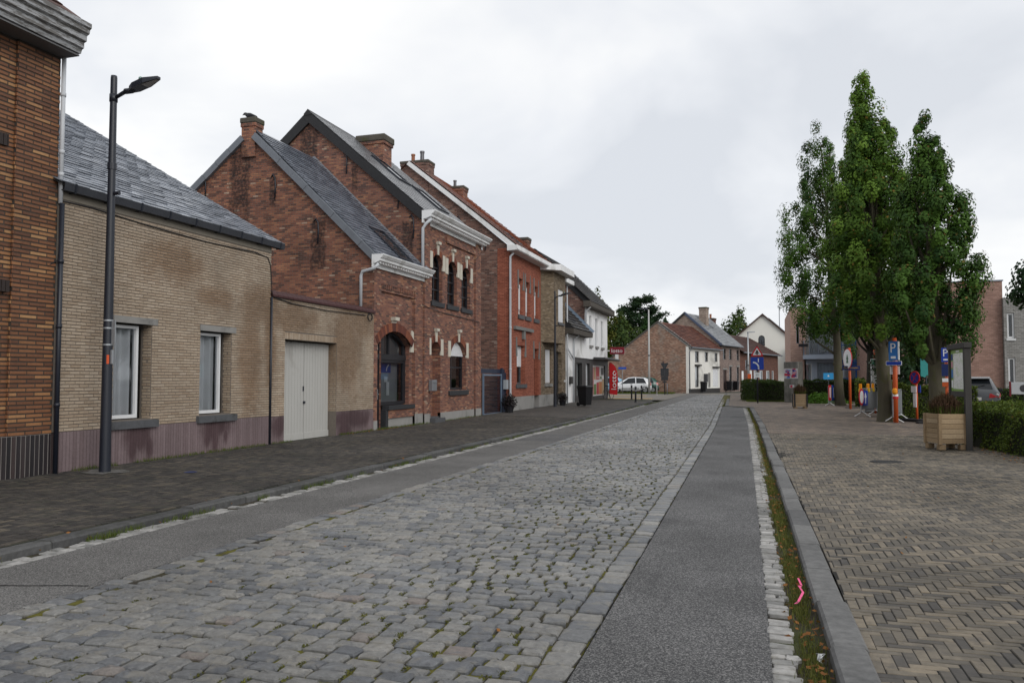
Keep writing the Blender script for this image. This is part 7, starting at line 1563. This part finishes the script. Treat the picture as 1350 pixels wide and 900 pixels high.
t = barrier((4.28, 35.4, .08), math.radians(68), 'crowd barrier with blue arrow sign and amber lamps left of the barrier oak', 2.3)
m = M(); m.bev(-1.0, -.35, -.05, -.03, .45, 1.05, .005); bp_ = part('arrow_sign', m, SB_, t); m = M(); m.prism([(-.06, -.22), (.06, -.22), (.06, .02), (.16, .02), (0, .24), (-.16, .02), (-.06, .02)], lambda u, v, d: (-.68+u, -.054-d, .75+v), 0, .003); part('arrow', m, SW_, bp_)
for x in (-1.15, -.1, .6): m = M(); m.bev(x-.05, x+.05, -.05, .05, 1.12, 1.32, .015); lm = part('warning_lamp', m, AMB, t); m = M(); m.bev(x-.08, x+.08, -.06, .06, .98, 1.119, .01); part('battery_box', m, YEL, lm)
m = M(); m.prism(circ(.33), lambda u, v, d: (-1.3+u, -.08+d, .8+v), 0, .02); rs_ = part('round_sign', m, SR_, t); m = M(); m.prism(circ(.25), lambda u, v, d: (-1.3+u, -.083-d, .8+v), 0, .003); part('white_field', m, SW_, rs_)
t = barrier((4.72, 31.4, .08), math.radians(74), 'crowd barrier with grey mesh panel between the barrier oak and the parking pole', 2.2)
t = barrier((4.0, 46.9, .1), math.radians(66), 'crowd barrier with red and blue round signs at the foot of the farthest left oak', 2.2)
for x, mt_, mt2 in ((-1.0, SR_, SW_), (-.45, SB_, SW_)): m = M(); m.prism(rect(.34, .8), lambda u, v, d: (x+u, -.05+d, .75+v), 0, .02); p_ = part('sign_panel', m, mt_, t); m = M(); m.prism([(-.05, -.25), (.08, -.3), (.08, .3), (-.05, .25)], lambda u, v, d: (x+u, -.053-d, .75+v), 0, .002); part('white_print', m, mt2, p_)
# sandbag-like rubber feet lying under the barriers
for (x, y), lab in (((4.55, 43.2), 'black rubber foot lying behind the name board pole'), ((5.5, 29.7), 'long black rubber foot lying in front of the yellowish hedge')):
    m = M(); m.bev(x-.45, x+.45, y-.2, y+.2, .05, .17, .03); solo('rubber_foot', m, MATS.get('rub') or MATS.setdefault('rub', plain('rubber', (.02, .02, .022), .85, .2, 8, .2)), lab, 'sign foot')
# company sign and hoop at the right edge
t = thing('company_sign', 'low white company sign with red end and round logo above the right hedge', 'sign', (9.2, 33.2, .05), math.radians(-6))
m = M(); m.bev(-.4, 1.6, -.03, .03, .98, 1.42, .01); bd = part('board', m, plain('sign_pale', (.42, .44, .46), .4, .05), t); m = M(); m.bev(-.46, -.403, -.04, .04, .9, 1.45, .008); part('red_end', m, plain('dark_red', (.14, .015, .02), .5), t)
m = M(); f6 = lambda u, v, d: (.08+u, -.033-d, 1.2+v); m.prism(circ(.15), f6, 0, .003); lg = part('logo_ring', m, plain('ochre', (.38, .27, .06), .5), bd); m = M(); m.prism([(.05+u*.7, v*.7) for u, v in circ(.15)], f6, .003, .005); part('logo_gap', m, plain('logo_grey', (.3, .31, .33), .5), lg)
m = M(); m.prism([(-.1+u*.9, v) for u, v in circ(.13)], f6, .003, .004); m.prism([(.3+u, v) for u, v in circ(.05)], f6, 0, .003); m.prism([(.4, -.04), (1.2, -.04), (1.2, .05), (.4, .05)], f6, 0, .003); part('dark_print', m, plain('print_dark', (.05, .05, .055), .5), bd)
for x in (0, 1.2): m = M(); m.box(x, x+.06, -.02, .02, -.1, .98); part('leg', m, GALV, t)
t = thing('cycle_hoop', 'bent steel cycle hoop in front of the low company sign', 'cycle stand', (9.3, 32.2, .05)); m = M(); m.tube([(-.35, 0, 0), (-.35, 0, .75), (-.3, 0, .88), (-.2, 0, .93), (1.0, 0, .93), (1.1, 0, .88), (1.15, 0, .75), (1.15, 0, 0)], .03, 8); part('tube', m, GALV, t, True)
for x in (-.35, 1.15): m = M(); m.lathe((x, 0, 0), [(.08, -.02), (.08, .012)], 10); part('base_plate', m, GALV, t)

# ================================================================ VEHICLES (front at +x, own frame)
TYRE = plain('tyre', (.014, .014, .015), .85, .15, 9, .1); RIM = plain('alloy', (.3, .31, .32), .35, .1, 6, 0, .5, .7); CARG = plain('car_glass', (.012, .015, .018), .12, .1, 2, 0, .35); TRIM = plain('black_trim', (.015, .015, .016), .55, .1, 5); TAIL = plain('tail_lamp', (.4, .012, .015), .2, .1, 3, 0, .6); HEAD = plain('head_lamp', (.45, .47, .5), .15, .1, 3, 0, .6); PLATE = plain('number_plate', (.6, .6, .58), .5, .05)
def carpaint(name, col, metal=0):
    g = NG(name); c = g.mix(g.noise(g.obj(), 3, 3), sc(col, .93), sc(col, 1.06)); g.fin(c, .32, .5, metal); g.b.inputs['Coat Weight'].default_value = .8; g.b.inputs['Coat Roughness'].default_value = .06; return g.m
def car(name, label, loc, rot, st, paint, wheels, wr, roofmat=None, plate_=True, stripe=False, lamps=()):
    """st: stations (x, z bottom, z belt, z top, half width belt, half width top), rear to front"""
    t = thing(name, label, 'car', loc, rot); m = M(); rows = []
    for x, zb, zl, zt2, wb, wt in st:
        half = [(wb*.93, zb), (wb, zb+(zl-zb)*.35), (wb*1.0, zb+(zl-zb)*.7), (wb*.975, zl), (wt, zt2-.03 if zt2-zl > .1 else zt2-.01), (wt*.82, zt2), (0, zt2+.015)]
        rows.append([(x, -y, z) for y, z in half]+[(x, y, z) for y, z in half[-2::-1]])
    n = len(rows[0])
    for r in rows: m.v += r; m.r += [(.5,)*3]*n
    for i in range(len(rows)-1):
        for k in range(n-1): m.f.append([i*n+k, i*n+k+1, (i+1)*n+k+1, (i+1)*n+k]); m.mi.append(0)
        m.f.append([i*n+n-1, i*n, (i+1)*n, (i+1)*n+n-1]); m.mi.append(0)
    m.f.append(list(range(n))[::-1]); m.mi.append(0); m.f.append([(len(rows)-1)*n+k for k in range(n)]); m.mi.append(0)
    body = part('body', m, paint, t, True)
    xs = [s[0] for s in st]; ip = lambda x, c: float(np.interp(x, xs, [s[c] for s in st]))
    def side(x, f, s, o=.008): zl, zt2, wb, wt = ip(x, 2), ip(x, 3), ip(x, 4)*.975, ip(x, 5); return (x, s*(wb+(wt-wb)*f+o), zl+(zt2-.03-zl)*f+.002)
    return t, body, ip, side
def car_rest(t, body, ip, side, sides, wheels, wr, ws=.2, rims=True, rear=None, front=None):
    for s in (-1, 1):
        for (xa, xb, xc, xd) in sides:      # belt from xa to xb, roof from xd to xc
            m = M(); N = 6
            for i in range(N+1): f0 = i/N; m.v += [side(xa+(xb-xa)*f0, .08, s), side(xd+(xc-xd)*f0, .93, s)]; m.r += [(.5,)*3]*2
            m.f += [(2*i, 2*i+2, 2*i+3, 2*i+1) for i in range(N)]; m.mi += [0]*N; part('side_window', m, CARG, body)
        for x in wheels:
            w0 = ip(x, 4); m = M(); m.lathe((x, s*(w0-ws/2+.0), wr), [(wr*.62, -ws/2), (wr*.9, -ws/2), (wr, -ws/2+.03), (wr, ws/2-.03), (wr*.9, ws/2), (wr*.62, ws/2)], 22, 'y'); wh = part('wheel', m, TYRE, t, True)
            m = M(); m.lathe((x, s*(w0+.004), wr), [(wr*.64, -.02 if s > 0 else .02), (wr*.62, 0)], 18, 'y')
            for k in range(5): a = math.tau*k/5; m.add([(x+wr*(.1*math.cos(a+1.57*q)+.0), s*(w0+.012), wr+wr*.1*math.sin(a+1.57*q)) for q in (1, -1)]+[(x+wr*.6*math.cos(a+q*.18), s*(w0+.012), wr+wr*.6*math.sin(a+q*.18)) for q in (-1, 1)], [(0, 1, 2, 3)])
            part('rim', m, RIM, wh)
            m = M(); R_ = wr*1.16
            pts = [(x+R_*math.cos(a), s*(w0+.006), wr+R_*math.sin(a)) for a in [math.radians(-8+196*i/14) for i in range(15)]]; ptsi = [(x+wr*.97*math.cos(a), s*(w0+.006), wr+wr*.97*math.sin(a)) for a in [math.radians(-8+196*i/14) for i in range(15)]]
            m.add(pts+ptsi, [(i, i+1, i+16, i+15) for i in range(14)]); part('wheel_arch', m, TRIM, body)
    def band(name, xa, za, xb, zb2, ka, kb, mt, o=.012):
        m = M(); N = 6; wa, wb2 = ka, kb; nrm = Vector((zb2-za, 0, xa-xb)).normalized()*o
        if (nrm.z < 0): nrm = -nrm
        for i in range(N+1): u = -1+2*i/N; m.v += [(xa+nrm.x, u*wa, za+nrm.z), (xb+nrm.x, u*wb2, zb2+nrm.z)]; m.r += [(.5,)*3]*2
        m.f += [(2*i, 2*i+2, 2*i+3, 2*i+1) for i in range(N)]; m.mi += [0]*N; return part(name, m, mt, body)
    if rear: band('rear_window', *rear, CARG)
    if front: band('windscreen', *front, CARG)
hatch = [(-1.8, .3, .74, .78, .7, .62), (-1.77, .25, .86, .96, .78, .64), (-1.52, .24, .9, 1.34, .82, .58), (-1.2, .24, .9, 1.48, .825, .59), (-.3, .22, .88, 1.53, .825, .6), (.2, .22, .86, 1.47, .825, .59), (1.05, .22, .84, 1.0, .82, .66), (1.3, .23, .82, .92, .81, .66), (1.62, .25, .78, .86, .77, .64), (1.78, .3, .6, .66, .66, .58)]
def put_hatch(label, loc, rot, paint, k=1.0, stripe=False, rearl=TAIL):
    st = [(x*k, *r) for x, *r in hatch]; t, b, ip, sd2 = car('parked_car', label, loc, rot, st, paint, None, .3)
    car_rest(t, b, ip, sd2, [(-1.34*k, -.46*k, -.46*k, -1.1*k), (-.38*k, .9*k, .22*k, -.38*k)], (-1.22*k, 1.22*k), .3, rear=(-1.75*k, .98, -1.53*k, 1.32, .6, .5), front=(1.02*k, 1.02, .25*k, 1.46, .62, .53))
    for s in (-1, 1):
        m = M(); m.add([(-1.775*k, s*.78, .75), (-1.62*k, s*.835, .75), (-1.52*k, s*.82, 1.0), (-1.72*k, s*.74, 1.02)], [(0, 1, 2, 3)]); part('tail_lamp', m, rearl, b); m = M(); m.add([(1.66*k, s*.775, .6), (1.74*k, s*.7, .6), (1.66*k, s*.7, .8), (1.45*k, s*.805, .8)], [(0, 1, 2, 3)]); part('headlight', m, HEAD, b)
        if stripe: m = M(); m.box(-.75, .9, s*.832-.004, s*.832+.004, .42, .48); part('side_stripe', m, TRIM, b)
        m = M(); m.bev(.72*k, .84*k, s*.95-.07, s*.95+.07, .95, 1.07, .02); part('mirror', m, paint, b)
        m = M(); m.box(-.1, .06, s*.845-.006, s*.845+.006, .84, .87); part('door_handle', m, TRIM, b)
    m = M(); m.bev(-1.84*k, -1.7*k, -.72, .72, .26, .44, .02); part('bumper', m, TRIM, b); m = M(); m.box(-1.845*k, -1.82*k, -.26, .26, .5, .61); part('number_plate', m, PLATE, b); return t
put_hatch('small white hatchback parked broadside before the patched brick gable', (-11.72, 76.0, .23), math.radians(180+14), carpaint('white_car_paint', (.68, .7, .72)), 1.08, True)
put_hatch('light blue car parked behind the white hatchback, its bonnet pointing left', (-14.6, 78.6, .23), math.radians(180+10), carpaint('light_blue_car_paint', (.25, .45, .6)), 1.05)
put_hatch('dark green car parked behind the white hatchback, tail light showing on the right', (-11.15, 77.95, .23), math.radians(180+14), carpaint('green_car_paint', (.01, .075, .06)), 1.0)
suv = [(-2.1, .4, .72, .76, .78, .72), (-2.08, .3, .95, 1.0, .86, .74), (-1.98, .28, 1.02, 1.12, .9, .72), (-1.55, .26, 1.02, 1.52, .91, .62), (-1.3, .25, 1.02, 1.58, .91, .63), (-.2, .24, 1.0, 1.61, .915, .65), (.35, .24, .98, 1.56, .915, .63), (1.05, .25, .96, 1.12, .91, .7), (1.4, .26, .93, 1.02, .9, .7), (1.95, .3, .8, .88, .84, .66), (2.12, .36, .6, .66, .7, .6)]
t, b, ip, sd2 = car('parked_suv', 'grey compact crossover seen from behind beyond the right hedge, red tail lights', (8.15, 36.0, .06), math.radians(90-12), suv, carpaint('grey_car_paint', (.04, .044, .05), .3), None, .34)
car_rest(t, b, ip, sd2, [(-1.4, -.5, -.5, -1.2), (-.43, .9, .34, -.42)], (-1.35, 1.3), .34, rear=(-1.95, 1.14, -1.6, 1.5, .66, .56), front=(1.05, 1.12, .38, 1.54, .66, .56))
m = M(); m.add([(-1.62, -.6, 1.535), (-1.62, .6, 1.535), (-1.0, .6, 1.615), (-1.0, -.6, 1.615)], [(0, 1, 2, 3)]); m.bev(-1.78, -1.45, -.6, .6, 1.535, 1.565, .01); part('roof_spoiler', m, RIM, b)
for s in (-1, 1):
    m = M(); m.add([(-2.1, s*.52, .82), (-2.085, s*.88, .84), (-1.9, s*.915, .9), (-1.95, s*.9, 1.0), (-2.06, s*.8, 1.02), (-2.1, s*.55, .98)], [(0, 1, 2, 3, 4, 5)]); part('tail_lamp', m, TAIL, b); m = M(); m.add([(1.98, s*.82, .62), (2.06, s*.6, .62), (2.0, s*.6, .8), (1.8, s*.86, .8)], [(0, 1, 2, 3)]); part('headlight', m, HEAD, b); m = M(); m.bev(.75, .9, s*1.02-.08, s*1.02+.08, 1.02, 1.15, .02); part('mirror', m, TRIM, b)
m = M(); m.box(-2.115, -2.09, -.28, .28, .73, .84); pt = part('number_plate', m, PLATE, b)
m = M(); m.bev(-2.16, -1.95, -.82, .82, .3, .58, .03); part('bumper', m, TRIM, b); m = M(); m.tube([(-1.96, .05, 1.18), (-1.86, -.25, 1.26), (-1.84, -.4, 1.3)], .012, 5); part('rear_wiper', m, TRIM, b)
m = M()
for k in range(4): m.box(-2.098, -2.088, -.12+k*.06, -.08+k*.06, .9, .93)
part('badge', m, RIM, b)
# the crow on the chimney
t = thing('crow', 'black crow perched on the left edge of the red shop house chimney', 'bird', (-14.62, 20.36, 9.37), math.radians(172))
m = M(); m.tube([(-.30, 0, .1), (-.24, 0, .115), (-.14, 0, .14), (-.04, 0, .17), (.05, 0, .19), (.11, 0, .22), (.15, 0, .25), (.19, 0, .255), (.215, 0, .25), (.25, 0, .24), (.29, 0, .23)], [.012, .035, .06, .08, .078, .06, .045, .042, .032, .014, .004], 10); part('body', m, plain('crow_feather', (.008, .008, .01), .5, .2, 12, .1), t, True)
m = M()
for s in (-1, 1): m.tube([(.0, s*.03, .12), (.02, s*.03, .0), (.06, s*.03, .0)], .008, 5)
part('legs', m, BLACKF, t); m = M()
for s in (-1, 1): m.add([(.06, s*.075, .2), (-.1, s*.085, .17), (-.3, s*.03, .09), (-.1, s*.07, .11), (.04, s*.08, .14)], [(0, 1, 2, 3, 4)])
part('wing', m, plain('crow_wing', (.012, .012, .016), .4, .2, 12), t)
# litter on the verge
PKM = plain('pink_plastic', (.75, .09, .25), .45, .08, 4)
m = M()
def strip3(pts, w_):
    for (a, b) in zip(pts, pts[1:]):
        a, b = Vector(a), Vector(b); d = (b-a).normalized(); q = Vector((-d.y, d.x, .25)).normalized()*w_; m.quad(tuple(a-q), tuple(b-q), tuple(b+q), tuple(a+q))
strip3([(.245, 6.03, .035), (.285, 6.2, .06), (.265, 6.42, .05), (.285, 6.42, .045)], .008); strip3([(.285, 6.44, .05), (.27, 6.62, .06)], .008); strip3([(.25, 6.06, .03), (.225, 6.02, .02)], .013); solo('plastic_strip', m, PKM, 'bright pink plastic strip lying in the grassy verge', 'litter')
m = M(); rr = random.Random(5)
vs = [(.31+rr.uniform(-.03, .03), 4.83+rr.uniform(-.03, .03), .02+rr.uniform(0, .05)) for _ in range(9)]; m.add(vs, [(0, 1, 2), (2, 3, 4), (4, 5, 6), (6, 7, 8), (0, 3, 6), (1, 4, 7)]); solo('crumpled_paper', m, SW_, 'scrap of crumpled white paper in the verge near the bottom edge', 'litter')
